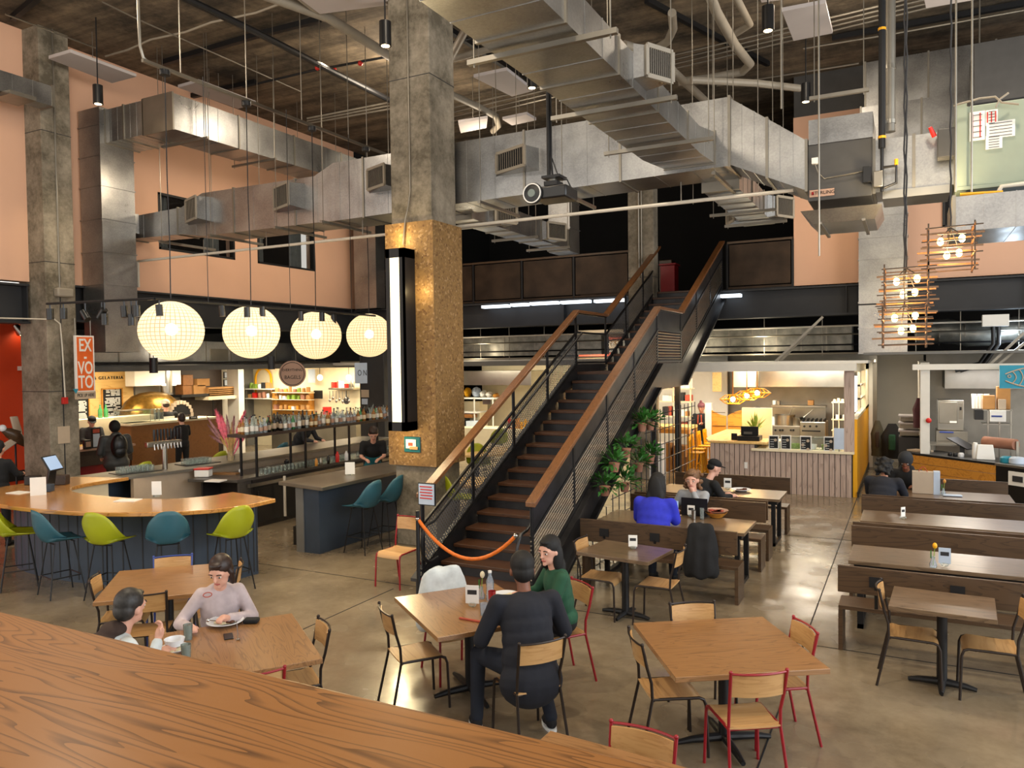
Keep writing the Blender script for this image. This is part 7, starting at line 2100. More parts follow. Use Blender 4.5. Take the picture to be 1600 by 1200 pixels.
# ================================================================== dining floor
def chair_proto():
    t = thing('dining_chair', 'x', 'chair')
    prof = [(-.185, .455), (-.1, .448), (.08, .45), (.17, .452), (.205, .43), (.215, .40)]
    rings = [[(-.185, y, z), (-.1, y, z-.006), (.1, y, z-.006), (.185, y, z), (.185, y, z-.012), (.1, y, z-.018), (-.1, y, z-.018), (-.185, y, z-.012)] for y, z in prof]
    G().loft(rings).build('seat', 'plywood', t, angle=50)
    n = 9; r0 = []; r1 = []
    for i in range(n):
        s = -1+2*i/(n-1); y = -.225-.035*(1-s*s)
        r0.append([(s*.182, y+.016, .675), (s*.182, y-.004, .83), (s*.182, y-.014, .83), (s*.182, y+.006, .675)])
    G().loft(r0).build('backrest', 'plywood', t, angle=50)
    for sx in (-1, 1):
        G().tube([(sx*.20, .235, 0), (sx*.19, .222, .38), (sx*.188, .205, .425), (sx*.186, .17, .438), (sx*.18, -.17, .44)], .0115, 8).build('front_leg', 'brown_tube', t)
        G().tube([(sx*.205, -.27, 0), (sx*.18, -.175, .44), (sx*.178, -.18, .56), (sx*.186, -.215, .68), (sx*.192, -.25, .845)], .0115, 8).build('rear_leg', 'brown_tube', t)
        G().ball((sx*.192, -.25, .85), .014, 8, 6).build('cap', 'brown_tube', t)
    G().tube([(-.18, -.165, .43), (.18, -.165, .43)], .009, 6).tube([(-.18, .12, .43), (.18, .12, .43)], .009, 6).build('cross_rail', 'brown_tube', t)
    g = G().tube([(-.19+.38*i/8, -.25-.035*(1-(-1+i/4)**2), .84) for i in range(9)], .008, 6)
    g.build('top_rail', 'brown_tube', t)
    return t
cp = chair_proto(); cfirst = [True]
def chair(x, y, face, lab, frame='brown', grp=None):
    rz_ = rad(face-90)
    m = {'red': {'brown_tube': 'red_paint'}, 'blue': {'brown_tube': 'blue_paint'}, 'brown': None}[frame]
    o = dup(cp, (x, y, 0), rz_, lab, 'school style dining chairs', m)
    return o
def at_table(c, nang, dist, shift, lab, frame='brown'):
    a = rad(nang)
    x = c[0]+cos(a)*dist-sin(a)*shift; y = c[1]+sin(a)*dist+cos(a)*shift
    return chair(x, y, nang+180, lab, frame)
def ped_table(c, ang, w, d, lab, m='table_wood'):
    t = thing('pedestal_table', lab, 'table', (c[0], c[1], 0), 0, 'pedestal tables')
    M = Matrix.Translation((c[0], c[1], 0)) @ Matrix.Rotation(rad(ang), 4, 'Z')
    o = G().cb((0, 0, .735), (w, d, .038)).build('tabletop', m, None, bevel=.003, smooth=False)
    o.parent = t; o.rotation_euler = (0, 0, rad(ang))
    G().cyl((c[0], c[1], .03), (c[0], c[1], .7), .042, n=16).build('pole', 'black_steel', t)
    G().cb((0, 0, .708), (.35, .35, .014), M=M).build('mounting_plate', 'black_steel', t, smooth=False)
    for k in range(4):
        a = rad(ang+k*90); q = Vector((cos(a), sin(a), 0)); L_ = (w if k % 2 == 0 else d)*.33
        b0 = Vector((c[0], c[1], .05)); 
        G().tube([b0, b0+q*L_*.7+Vector((0, 0, -.01)), b0+q*L_+Vector((0, 0, -.025))], [.035, .026, .018], 10).build('foot', 'black_steel', t)
    return t
TR, TM, T1, T2 = (-1.24, 5.815), (-3.43, 5.75), (-4.6, 4.17), (-6.6, 5.2)
ped_table(TR, 33.2, 1.10, 1.10, 'large square oak table with four empty chairs at the lower right')
ped_table(TM, -37.4, 1.17, 1.0, 'square oak table at the centre where the man in navy sits')
ped_table(T1, -35.9, 1.16, 1.12, 'square oak table where two people eat, behind the ledge')
ped_table(T2, 43.2, 1.12, 1.12, 'empty square oak table before the curved bar')
ped_table((-1.35, 3.42), -4, 1.08, 1.1, 'oak table corner peeking over the ledge at the bottom')
ped_table((-2.85, 8.24), -8, .88, .68, 'small dark two-seat table beside the stair', 'table_dark')
ped_table((.26, 7.63), -3, .80, .66, 'small greyish two-seat table at the right in front of the bench', 'table_dark')
cp['label'] = 'brown framed chair on the near left side of the lower right oak table'; cp['group'] = 'school style dining chairs'
a_ = rad(213.2); cp.location = (TR[0]+cos(a_)*.43, TR[1]+sin(a_)*.43, 0); cp.rotation_euler = (0, 0, rad(213.2+90))
at_table(TR, 123.2, .46, .0, 'brown framed chair on the far left side of the lower right oak table')
at_table(TR, 303.2, .50, -.05, 'red framed chair nearest the camera at the lower right oak table', 'red')
at_table(TR, 33.2, .42, .05, 'red framed chair on the far right side of the lower right oak table', 'red')
at_table(TM, -127.4, .5, .0, 'brown framed chair with glossy seat on the left side of the centre table')
at_table(TM, 142.6, .45, .0, 'red legged chair draped with the white coat at the centre table', 'red')
at_table(TM, -37.4, .98, .09, 'brown framed chair with pale backrest under the man in navy')
at_table(TM, 52.6, .84, -.1, 'red framed chair under the woman in green', 'red')
at_table(T1, 54.1, .43, -.1, 'brown framed chair tucked at the right side of the table with two diners')
at_table(T1, -35.9, .6, .05, 'red framed chair half hidden by the ledge at the table with two diners', 'red')
at_table(T1, 144.1, .88, -.02, 'brown framed chair under the woman in the lilac sweatshirt')
at_table(T1, 234.1, .78, .0, 'brown framed chair under the boy in white and brown')
at_table(T2, 223.2, .42, .0, 'black framed chair at the left corner of the empty table by the bar')
at_table(T2, 133.2, .42, .05, 'blue framed chair on the far side of the empty table by the bar', 'blue')
at_table(T2, -46.8, .5, -.1, 'brown framed chair between the empty table and the boy')
at_table(T2, 43.2, .42, .1, 'brown framed chair behind the woman in lilac, at the empty table')
chair(-3.13, 8.2, 0, 'brown framed chair on the left side of the small table by the stair')
chair(-2.45, 8.2, 180, 'brown framed chair on the right side of the small table by the stair')
chair(.02, 7.63, 0, 'brown framed chair on the left side of the greyish two-seat table')
chair(.62, 7.6, 180, 'brown framed chair on the right side of the greyish two-seat table')
chair(-5.97, 8.22, -92, 'red legged chair standing alone against the central column', 'red')
chair(-1.33, 3.82, -94, 'red framed chair whose back shows at the very bottom edge', 'red')

# long tables and benches
def long_table(x0, x1, y0, y1, lab):
    t = thing('long_table', lab, 'table', ((x0+x1)/2, (y0+y1)/2, 0), 0, 'long communal tables')
    bx(x0, y0, .71, x1, y1, .75).build('tabletop', 'table_dark', t, bevel=.003, smooth=False)
    bx(x0+.05, y0+.08, .65, x1-.05, y1-.08, .71).build('apron', 'black_steel', t, smooth=False)
    for x in (x0+.08, x1-.14):
        g = G().bx(x, y0+.1, 0, x+.06, y0+.16, .65).bx(x, y1-.16, 0, x+.06, y1-.1, .65).bx(x, y0+.1, 0, x+.06, y1-.1, .05)
        g.build('leg_frame', 'black_steel', t, smooth=False)
def bench(x0, x1, yb_, s, lab, h=.86):
    """backrest face at yb_, seat on the s side"""
    t = thing('long_bench', lab, 'bench', ((x0+x1)/2, yb_, 0), 0, 'benches at the communal tables')
    bx(x0, yb_, .60, x1, yb_+s*.035, h).build('backrest', 'bench_wood', t, bevel=.003, smooth=False)
    bx(x0, yb_+s*.06, .41, x1, yb_+s*.42, .45).build('seat', 'bench_wood', t, bevel=.003, smooth=False)
    for x in (x0, x1-.04):
        bx(x, yb_+s*.06, 0, x+.04, yb_+s*.42, .41).build('leg', 'bench_wood', t, smooth=False)
    n = 3
    for k in range(n):
        x = x0+(x1-x0)*(k+.5)/n
        G().bx(x-.06, yb_-s*.012, .68, x+.06, yb_, .78).bar((x, yb_-s*.006, .7), (x, yb_+s*.08, .43), .03, .02).build('bracket', 'black_steel', t, smooth=False)
for k, (y0, y1, s_) in enumerate(((8.82, 9.6, 'nearest'), (11.05, 11.85, 'middle'), (13.2, 14.0, 'farthest, with the paper bag'))):
    long_table(-.57, 1.38, y0, y1, 'long dark communal table at the right, %s' % s_)
for y, s, l in ((8.12, 1, 'nearest bench at the right, before the nearest long table'), (10.18, -1, 'bench behind the nearest long table at the right'), (10.36, 1, 'bench before the middle long table at the right'), (12.38, -1, 'bench behind the middle long table at the right'), (12.52, 1, 'bench under the person in the navy hoodie'), (14.62, -1, 'farthest bench at the right, under the person in the black hood')):
    bench(-.62, 1.42, y, s, l)
long_table(-3.75, -1.8, 9.66, 10.5, 'long dark communal table by the stair with the laptop and food basket')
long_table(-3.7, -1.75, 12.2, 13.05, 'farther long communal table by the stair with a plate of food')
for y, s, l in ((9.1, 1, 'bench under the person in the blue hoodie'), (11.15, -1, 'bench under the curly-haired person'), (11.3, 1, 'bench under the person in the black cap'), (13.65, -1, 'farthest bench by the stair before the slatted counter')):
    bench(-3.75, -1.78, y, s, l, .88)

# ---- plant grid under the stair
t = thing('wire_trellis', 'black wire grid under the stair hung with potted plants', 'trellis', (-3.8, 11, 0))
g = G()
zt = lambda y: max(.3, (y-SY0)*sl-.42)
for k in range(24):
    y = 9.2+k*.27
    g.tube([(-3.83, y, 0), (-3.83, y, min(2.05, zt(y)))], .008, 4)
for k in range(8):
    z = .08+k*.27
    ya = 9.2 if z < .5 else SY0+(z+.45)/sl
    if ya < 15.3: g.tube([(-3.83, ya, z), (-3.83, 15.4, z)], .008, 4)
g.build('grid', 'black_steel', t)
rq = random.Random(8)
for k, (u, v) in enumerate(((1003, 672), (978, 712), (1016, 722), (998, 735), (960, 735), (945, 772), (976, 766), (1016, 670))):
    p = PX(u, v, -3.72)
    lab = 'leafy green plant in a clay pot on the wire grid, %s' % ('upper one below the stair', 'second row, left', 'second row, right', 'middle row, centre', 'middle row, left', 'lowest, left', 'lowest, right', 'topmost')[k]
    t = thing('potted_plant', lab, 'plant', p, 0, 'plants on the wire grid')
    G().lathe([(.055, -.02), (.075, .09), (.08, .09), (.08, .11), (.07, .11)], p, 12).build('pot', 'terracotta', t)
    g = G()
    for q in range(90):
        a = rq.uniform(0, 2*PI); e = rq.uniform(.15, 1.9); L_ = rq.uniform(.1, .25)
        d = Vector((cos(a)*sin(e), sin(a)*sin(e), cos(e))); o = p+Vector((0, 0, .11))+d*L_
        n1 = d.cross(Vector((rq.random(), rq.random(), 1))).normalized()*.025; n2 = d*.06
        g.add([o-n2, o-n1, o+n2+Vector((0, 0, -.02)), o+n1], [(0, 1, 2, 3)])
    g.build('foliage', 'leaf', t)['kind'] = 'stuff'

# ---- stanchion with notice and rope
c = PZ(664, 905, 0)
t = thing('stanchion', 'black post with a framed red-lettered notice at the foot of the stair', 'stanchion', (-5.33, 7.75, 0))
G().cyl((-5.33, 7.75, 0), (-5.33, 7.75, .03), .15, n=20).build('base', 'black_steel', t); G().cyl((-5.33, 7.75, .03), (-5.33, 7.75, 1.1), .025, n=10).build('pole', 'black_steel', t)
b = yb(653, 754, 680, 791, 7.72, .02)
f = bx(*b).build('notice_frame', 'black_plastic', t, smooth=False)
bx(b[0]+.012, 7.714, b[2]+.012, b[3]-.012, 7.72, b[5]-.012).build('notice_sheet', 'paper_blue', f)
g = G()
for q in range(5): g.bx(b[0]+.03+.01*(q % 2), 7.71, b[5]-.05-.035*q, b[3]-.03-.01*((q+1) % 2), 7.714, b[5]-.037-.035*q)
g.build('notice_text', 'red_plastic', f)
t = thing('barrier_rope', 'orange rope slung across the foot of the stair', 'rope', (-4.7, 7.75, .5))
G().tube([Vector((-5.33+1.27*q/16, 7.75+.12*sin(q), .98-.42*math.sin(PI*min(1, q/16*1.0)))) if False else Vector((-5.33+1.27*q/16, 7.75+.14*q/16, 1.0-1.5*(q/16)*(1-q/16)*1.0-.12*q/16)) for q in range(17)], .022, 8).build('rope', 'rope_orange', t)
for x, y, z in ((-5.33, 7.75, 1.0), (-4.06, 7.89, .88)): G().ball((x, y, z), .03, 8, 6).build('clip', 'chrome', t)

# ---- things on tables
def at(u, v, z=.754): return PZ(u, v, z)
def card(p, lab, rz_=0, w=.11, h=.15, blue=False, name='menu_card'):
    t = thing(name, lab, 'menu', p)
    G().cb(p+Vector((0, 0, .03+h/2)), (w, .006, h), rz=rz_).build('sheet', 'paper_blue' if blue else 'paper', t)
    G().cb(p+Vector((0, 0, .03+h*.62)), (w*.7, .009, h*.25), rz=rz_).build('printed_picture', 'charcoal', t)
    G().ball(p+Vector((0, 0, .02)), (.04, .03, .02), 10, 6).build('clear_foot', 'glass', t)
def vase(p, lab, h=.15, tulip='yellow_paint'):
    t = thing('bud_vase', lab, 'vase', p)
    G().lathe([(.03, 0), (.036, .03), (.016, .08), (.018, .11)], p, 12).build('glass_vase', 'clear_bottle', t)
    G().tube([p+Vector((0, 0, .02)), p+Vector((.01, 0, h)), p+Vector((.015, 0, h+.05))], .004, 5).build('stem', 'leaf_light', t)
    G().ball(p+Vector((.015, 0, h+.07)), (.022, .022, .032), 10, 8).build('tulip', tulip, t)
    G().cb(p+Vector((-.02, 0, h-.02)), (.012, .003, .08), rz=.4).build('tulip_leaf', 'leaf', t)
def glass_(p, lab, m='smoke_glass', h=.12, r_=.036, name='drinking_glass'):
    return tag(G().lathe([(r_*.85, 0), (r_, h), (r_*.92, h), (r_*.78, .01)], p, 16).build(name, m), lab, 'glass')
def plate_(p, lab, r_=.13, food='soup', meat=True):
    t = thing('dinner_plate', lab, 'plate', p)
    G().lathe([(r_*.5, 0), (r_*.62, .006), (r_, .03), (r_*.98, .034), (r_*.6, .012), (0.001, .01)], p, 28, capends=False).build('plate', 'ceramic', t)
    g = G(); rf = random.Random(2)
    for k in range(9): g.ball(p+Vector((rf.uniform(-.05, .05), rf.uniform(-.05, .05), .02)), (.03, .03, .014), 8, 5)
    g.build('food', food, t)['kind'] = 'stuff'
    if meat: G().cb(p+Vector((.06, .0, .035)), (.06, .05, .03), rz=.3).build('meat', 'food_brown', t, bevel=.008)
plate_(at(352, 975), 'white plate of food in front of the woman in lilac', .15)
plate_(at(272, 1018), 'white saucer under the bowl before the boy', .11, meat=False)
tag(G().lathe([(.04, 0), (.06, .01), (.075, .06), (.07, .06), (.05, .015)], at(273, 1016)+Vector((0, 0, .03)), 20).build('soup_bowl', 'ceramic'), 'white bowl held by the boy', 'bowl')
glass_(at(294, 999), 'smoky tumbler in front of the woman in lilac, farther one'); glass_(at(291, 1032), 'smoky tumbler nearer the ledge beside the bowl')
p = at(357, 995); tag(G().cb(p+Vector((0, 0, .004)), (.07, .14, .009), rz=.9).build('smartphone', 'black_plastic', None, bevel=.003), 'black phone lying beside the plate of food', 'phone')
p = at(372, 1000); tag(G().tube([p+Vector((0, 0, .01)), at(370, 977)+Vector((0, 0, .03))], .004, 6).ball(p+Vector((0, 0, .008)), (.014, .02, .006), 10, 6).build('spoon', 'chrome'), 'steel spoon leaning on the plate of food', 'spoon')
p = at(393, 973); tag(G().cb(p+Vector((0, 0, .02)), (.12, .09, .035), rz=.5).build('face_mask', 'cloth_black', None, bevel=.012), 'crumpled black cloth lying right of the plate of food', 'cloth')
vase(at(752, 935), 'bud vase with a pale tulip on the centre table', .15, 'cream_paint')
card(at(738, 948), 'white picture card in a clear stand on the centre table', .3, .12, .16)
t = thing('water_bottle', 'clear plastic water bottle on the centre table', 'bottle', at(766, 938))
G().lathe([(.033, 0), (.036, .02), (.033, .1), (.036, .17), (.015, .23), (.015, .25)], at(766, 938), 14).build('bottle', 'clear_bottle', t); G().cyl(at(766, 938)+Vector((0, 0, .25)), at(766, 938)+Vector((0, 0, .27)), .017, n=10).build('cap', 'paper', t)
glass_(at(769, 948), 'glass of dark red drink on the centre table', 'red_drink', .14, .035); glass_(at(757, 961), 'clear stubby glass half full of water on the centre table', 'clear_bottle', .1, .04)
plate_(at(790, 934), 'white plate of food before the woman in green', .13, meat=False)
tag(G().bar(at(718, 967)+Vector((0, 0, .008)), at(752, 973)+Vector((0, 0, .008)), .022, .014).build('orange_stick', 'scarf_red', None, bevel=.003), 'flat orange-red stick lying on the centre table', 'stick')
card(at(989, 858), 'white menu card on the small table by the stair', .3, .1, .13)
card(at(1476, 885), 'blue and white card on the nearest long table at the right', .0, .11, .16, True)
vase(at(1458, 886), 'bud vase with a yellow tulip on the nearest long table at the right')
card(at(1411, 811), 'white folded card on the middle long table at the right', .8, .07, .13)
vase(at(1474, 774), 'bud vase with a peach tulip on the farthest long table at the right', .15, 'pine_orange')
tag(G().cb(at(1488, 775)+Vector((0, 0, .012)), (.26, .12, .022), rz=.1).build('napkin', 'paper_blue', None, bevel=.01), 'folded bluish napkin beside the peach tulip vase', 'napkin')
p = at(1442, 770)
t = thing('takeaway_bag', 'tan paper takeaway bag on the farthest long table', 'bag', p)
G().cb(p+Vector((0, 0, .17)), (.3, .16, .34)).build('bag', 'sign_pale', t, smooth=False); G().cb(p+Vector((.19, .0, .17)), (.09, .17, .36)).build('white_side', 'paper_blue', t, smooth=False)
G().tube([p+Vector((-.06+.12*q/8, -.05, .34+.08*sin(PI*q/8))) for q in range(9)], .006, 5).build('handle', 'scarf_red', t)
# laptop, drinks and food at the near stair table
p = at(1085, 806)
t = thing('laptop', 'open black laptop on the long table by the stair', 'laptop', p)
G().cb(p+Vector((0, .12, .01)), (.34, .24, .016)).build('keyboard_deck', 'black_plastic', t); G().cb(p+Vector((0, 0, .125)), (.36, .012, .24), rz=0).build('lid', 'black_plastic', t)
card(p+Vector((-.02, -.1, 0)), 'white card standing in front of the laptop', 0, .1, .13)
for k, (u, m_, h_, lb) in enumerate(((1084, 'stainless', .12, 'silver drink can in front of the laptop'), (1097, 'glass', .15, 'clear tumbler beside the silver drink can'))):
    glass_(at(u, 811), lb, m_, h_, .032)
p = at(1119, 808)
t = thing('food_basket', 'paper-lined basket of food on the long table by the stair', 'basket', p)
G().lathe([(.08, 0), (.15, .07), (.14, .07), (.07, .01)], p, 18).build('basket', 'pine_orange', t)
g = G(); rf = random.Random(6)
for k in range(12): g.cb(p+Vector((rf.uniform(-.08, .08), rf.uniform(-.08, .08), .08)), (.09, .06, .02), rz=rf.uniform(0, 3))
g.build('food', 'scarf_red', t)['kind'] = 'stuff'
G().lathe([(.1, .06), (.17, .1)], p, 9, capends=False).build('paper_liner', 'sign_pink', t)
p = at(1158, 767)
plate_(p, 'dark plate of crumpled food on the farther long table by the stair', .16, 'food_brown'); card(at(1137, 765), 'white card on the farther long table by the stair', .1, .12, .16)
tag(G().cb(at(1050, 804)+Vector((0, 0, .1)), (.02, .2, .2), rz=1.2).build('tablet', 'screen_dim'), 'small lit tablet beside the person in the blue hoodie', 'tablet')
# coat on the centre chair and coat hung on the bench
def drape(name, lab, cx, cy, ang, w, h, ztop, m, d=.12, n=18):
    t = thing(name, lab, 'coat', (cx, cy, ztop-h))
    a = rad(ang); rx = Vector((cos(a), sin(a), 0)); ry = Vector((-sin(a), cos(a), 0)); rings = []
    for i in range(10):
        q = i/9; ww = w*(.72+.28*min(1, q*2))*.5; dd = d*(.55+.6*min(1, q*1.5))
        rings.append([Vector((cx+rq.uniform(-.02, .02), cy+rq.uniform(-.012, .012), ztop-h*q+.03*sin(k*1.1+2)*(1-q)+.05*q*sin(k*1.7)))+rx*ww*cos(2*PI*k/n)*(1+.05*sin(k*2.6+q*3))+ry*dd*sin(2*PI*k/n)*(1+.35*sin(k*2.9+i*.3)) for k in range(n)])
    rings.insert(0, [Vector((cx, cy, ztop+.03))+(p_-Vector((cx, cy, ztop)))*.6 for p_ in rings[0]])
    o = G().loft(rings).build('coat_cloth', m, t, angle=180)
    s_ = o.modifiers.new('sub', 'SUBSURF'); s_.levels = s_.render_levels = 1
a_ = rad(142.6)
drape('white_coat', 'white fleecy coat draped over a chair back at the centre table', TM[0]+cos(a_)*.68, TM[1]+sin(a_)*.68, 52.6, .54, .55, .92, 'coat_white')
p = PY(1095, 850, 9.05)
drape('dark_coat', 'black coat hanging over the bench under the person in the blue hoodie', p.x, 9.06, 0, .42, .62, .93, 'cloth_black', .1)

# ---- signs on and by the left column
t = thing('hanging_sign', 'tall orange sign with white letters EX VOTO by the left column', 'sign', PX(133, 570, -14.1))
b = xb(117, 524, 149, 612, -14.1, .05)
bx(*b).build('panel', 'paper', t, smooth=False); bx(b[0]+.01, b[1]+.03, b[2]+.03, b[3]+.006, b[4]-.03, b[5]-.03).build('orange_face', 'signal_orange', t, smooth=False)
cy_, H_ = (b[1]+b[4])/2, b[5]-b[2]
for q, s_ in enumerate(('EX', '-', 'VO', 'TO')):
    z = b[5]-H_*(.18, .37, .58, .83)[q]
    text(s_, .34 if s_ != '-' else .3, 'paper', t, Vector((b[3]+.008, cy_, z)), R_E, 'lettering', .003, sx=.62, bold=.006)
b = xb(118, 612.5, 150, 622.5, -14.08, .03)
bx(*b).build('lower_plate', 'sign_pale', t, smooth=False)
text('PICK UP HERE', .09, 'chalk_black', t, Vector((b[3]+.003, (b[1]+b[4])/2, (b[2]+b[5])/2)), R_E, 'lettering', .002, sx=.62)
G().prism([(0, 0), (-.09, .05), (-.09, -.05)], 0, .02, M=Matrix.Translation((b[3], b[1]-.0, (b[2]+b[5])/2+.04)) @ Matrix.Rotation(rad(90), 4, 'Y')).build('teal_arrow', 'teal_sign', t)
for y in (b[1]+.05, b[4]-.05): G().tube([(-14.12, y, 3.5), (-14.12, y, 3.85)], .008, 5).build('hanger', 'stainless_dull', t)
t = pipe('conduit', 'white conduit on the left column leading down to the red alarm', [PX(0, 497, -14.36), PX(85, 499, -14.36), PX(94, 506, -14.36), PX(97, 540, -14.36), PX(102, 622, -14.36)], .014, 'white_pipe', 6, 'conduit')
item('fire_alarm', 'small red fire alarm on the left column', 'alarm', xb(98, 621, 107, 631, -14.34, .05), 'red_plastic')
item('posted_notice', 'pale paper notice taped to the left column', 'notice', xb(90, 667, 110, 692, -14.38, .01), 'sign_pale')
t = thing('clip_lamp', 'bright clip lamp on the orange wall at the left edge', 'lamp', PX(30, 515, -16.5))
p = PX(30, 515, -16.5); G().cyl(p+Vector((0, -.1, .1)), p+Vector((0, .05, -.06)), .05, .11, 14).build('shade', 'chrome', t); G().ball(p+Vector((0, .06, -.08)), .06, 10, 8).build('light_bulb', 'lamp_warm', t)
item('black_rail', 'black rail across the foot of the orange wall', 'rail', xb(10, 738, 52, 748, -16.6, .08), 'black_steel')
# bird sculpture
t = thing('bird_sculpture', 'brown bird sculpture with raised wings in front of the orange wall', 'sculpture', PX(20, 690, -15.6))
P_ = lambda u, v, x=-15.6: PX(u, v, x)
G().tube([P_(4, 672), P_(14, 676), P_(24, 681), P_(34, 690), P_(50, 702)], [.04, .1, .13, .08, .015], 12).build('body', 'bench_wood', t)
G().ball(P_(4, 669), .07, 10, 8).build('head', 'ceramic', t)
for nm, pl in (('raised_wing', ((14, 651), (26, 650), (34, 676), (22, 682))), ('lowered_wing', ((22, 682), (28, 690), (2, 708), (-8, 700)))):
    G().ext([P_(*q) for q in pl], (.05, 0, 0)).build(nm, 'sign_pale', t, bevel=.02)
G().tube([P_(24, 690), Vector((-15.6, P_(24, 690).y, 0))], .02, 6).build('stand', 'black_steel', t)
# ================================================================== people
def remesh(o, vox, sm=6):
    r = o.modifiers.new('remesh', 'REMESH'); r.mode = 'VOXEL'; r.voxel_size = vox; r.use_smooth_shade = True
    s = o.modifiers.new('smooth', 'SMOOTH'); s.factor = .5; s.iterations = sm
    return o
def limb(g, pts, rs):
    g.tube(pts, rs, 12)
    for p, r_ in zip(pts, rs): g.ball(p, r_*1.0, 12, 8)
def person(label, loc, face, sit=True, top='cloth_black', legs='denim', skin='skin', hair='hair_black', hairstyle='short', lean=0.0, turn=0, nod=0, hands=None, elbows=None,
           knees=None, feet=None, vox=.014, scale=1.0, sleeves='long', extra=None, shoe='cloth_black', wide=1.0, female=False, hem=0.0, seat=.47):
    """local frame: x right, y forward, z up; sit: seat height .45"""
    t = thing('person', label, 'person', (loc[0], loc[1], 0), 0)
    M = Matrix.Translation((loc[0], loc[1], 0)) @ Matrix.Rotation(rad(face-90), 4, 'Z') @ Matrix.Diagonal((scale, scale, scale, 1))
    hz = seat+.1 if sit else .95
    pel = Vector((0, 0, hz)); 
    sh_z = hz+.425; ly = lean
    belly = pel+Vector((0, ly*.3, .17)); chest = pel+Vector((0, ly*.75, .36)); neck = pel+Vector((0, ly*1.05, .49)); 
    head = neck+Vector((0, .035+ly*.25+(.03 if nod > 20 else 0), .152-.02*(nod > 20)))
    sw = (.15 if female else .172)*wide
    SH = [Vector((s*sw, ly*.95, sh_z)) for s in (-1, 1)]
    if sit:
        KN = [Vector(k) for k in (knees or ((-.12, .42, .52), (.12, .42, .52)))]; FT = [Vector(k) for k in (feet or ((-.13, .42, .08), (.13, .42, .08)))]
        HP = [Vector((s*.09, .04, hz-.03)) for s in (-1, 1)]
    else:
        KN = [Vector(k) for k in (knees or ((-.1, .04, .50), (.1, .02, .50)))]; FT = [Vector(k) for k in (feet or ((-.11, -.02, .08), (.11, .03, .08)))]
        HP = [Vector((s*.09, 0, hz-.02)) for s in (-1, 1)]
    HD = [Vector(h) for h in (hands or ((-.2, .3, hz+.2), (.2, .3, hz+.2)))]
    EL = [Vector(e) for e in elbows] if elbows else [(SH[i]+HD[i])/2+Vector(((-1, 1)[i]*.06, -.05, -.1)) for i in (0, 1)]
    Rh = Matrix.Rotation(rad(turn), 3, 'Z') @ Matrix.Rotation(rad(-nod), 3, 'X') @ Matrix.Scale(1.1, 3)
    T = lambda g: [g.v.__setitem__(i, M @ g.v[i]) for i in range(len(g.v))] and g
    # body: one continuous surface
    g = G()
    g.ball(head+Rh @ Vector((0, -.005, .02)), (.076, .094, .1), 18, 12, M=Rh)
    g.ball(head+Rh @ Vector((0, .022, -.045)), (.056, .066, .062), 14, 10, M=Rh)
    g.ball(head+Rh @ Vector((0, .078, -.082)), (.022, .018, .018), 8, 6, M=Rh)
    g.tube([head+Rh @ Vector((0, .086, .022)), head+Rh @ Vector((0, .108, -.022))], [.010, .015], 8)
    for s in (-1, 1):
        g.ball(head+Rh @ Vector((s*.078, -.005, -.01)), (.012, .02, .03), 8, 6, M=Rh)
        g.ball(head+Rh @ Vector((s*.032, .07, .03)), (.03, .02, .012), 8, 6, M=Rh)
    limb(g, [neck+Vector((0, -.01, -.06)), head+Vector((0, -.02, -.06))], [.056, .05])
    g.ball(chest, (.13, .09, .15), 14, 8).ball(belly, (.12, .09, .14), 14, 8).ball(pel, (.13, .1, .1), 14, 8)
    for i, s in enumerate((-1, 1)):
        limb(g, [chest+Vector((0, 0, .06)), SH[i]], [.06, .05]); limb(g, [SH[i], EL[i]], [.044, .036]); limb(g, [EL[i], HD[i]], [.036, .025])
        d = (HD[i]-EL[i]).normalized(); up = Vector((0, 0, 1)) if abs(d.z) < .8 else Vector((0, 1, 0)); sd = d.cross(up).normalized(); up = sd.cross(d)
        pc = HD[i]+d*.05
        g.tube([HD[i], HD[i]+d*.045, HD[i]+d*.085], [.024, .033, .03], 10); g.ball(pc, (.03, .03, .03), 10, 8)
        for k in range(4):
            o_ = HD[i]+d*.075+sd*(-.027+.018*k); L_ = (.032, .038, .036, .028)[k]
            g.tube([o_, o_+d*L_-up*.006, o_+d*L_*1.5-up*.024, o_+d*L_*1.35-up*.046], [.0105, .010, .009, .008], 7)
        q = HD[i]+d*.035-sd*.028*s
        g.tube([q, q-sd*.022*s+d*.02-up*.01, q-sd*.02*s+d*.045-up*.02], [.013, .011, .009], 7)
        limb(g, [HP[i], KN[i]], [.07, .05]); limb(g, [KN[i], FT[i]], [.048, .034])
        g.tube([FT[i]+Vector((0, -.03, -.02)), FT[i]+Vector((0, .12, -.05))], [.034, .026], 8)
    remesh(T(g).build('body', skin, t), min(vox, .0095) if vox < .015 else vox, 3)
    # clothing
    g = G()
    g.ball(chest+Vector((0, 0, -.02)), (.165*wide, .122*wide, .17), 18, 12).ball(belly, (.165*wide, .125*wide, .17), 16, 10).ball((chest+belly)/2, (.166*wide, .124*wide, .16), 16, 10).ball(pel+Vector((0, 0, .03)), (.175*wide, .14*wide, .12+hem), 16, 10)
    g.ball(neck+Vector((0, -.01, -.06)), (.085, .075, .05), 14, 8)
    if hem: g.ball(pel+Vector((0, -.05, -.08-hem*.4)), (.2*wide, .13*wide, .1+hem), 16, 10)
    for i, s in enumerate((-1, 1)):
        limb(g, [neck+Vector((s*.02, -.01, -.075)), SH[i]], [.062, .058*wide])
        limb(g, [SH[i], EL[i]] if sleeves == 'long' else [SH[i], SH[i]+(EL[i]-SH[i])*.7], [.06*wide, .052*wide])
        if sleeves == 'long': limb(g, [EL[i], HD[i]-(HD[i]-EL[i])*.08], [.052*wide, .04])
    if hairstyle in ('hood', 'hoodback'): g.ball(neck+Vector((0, -.07, .0)), (.12, .08, .075), 14, 8)
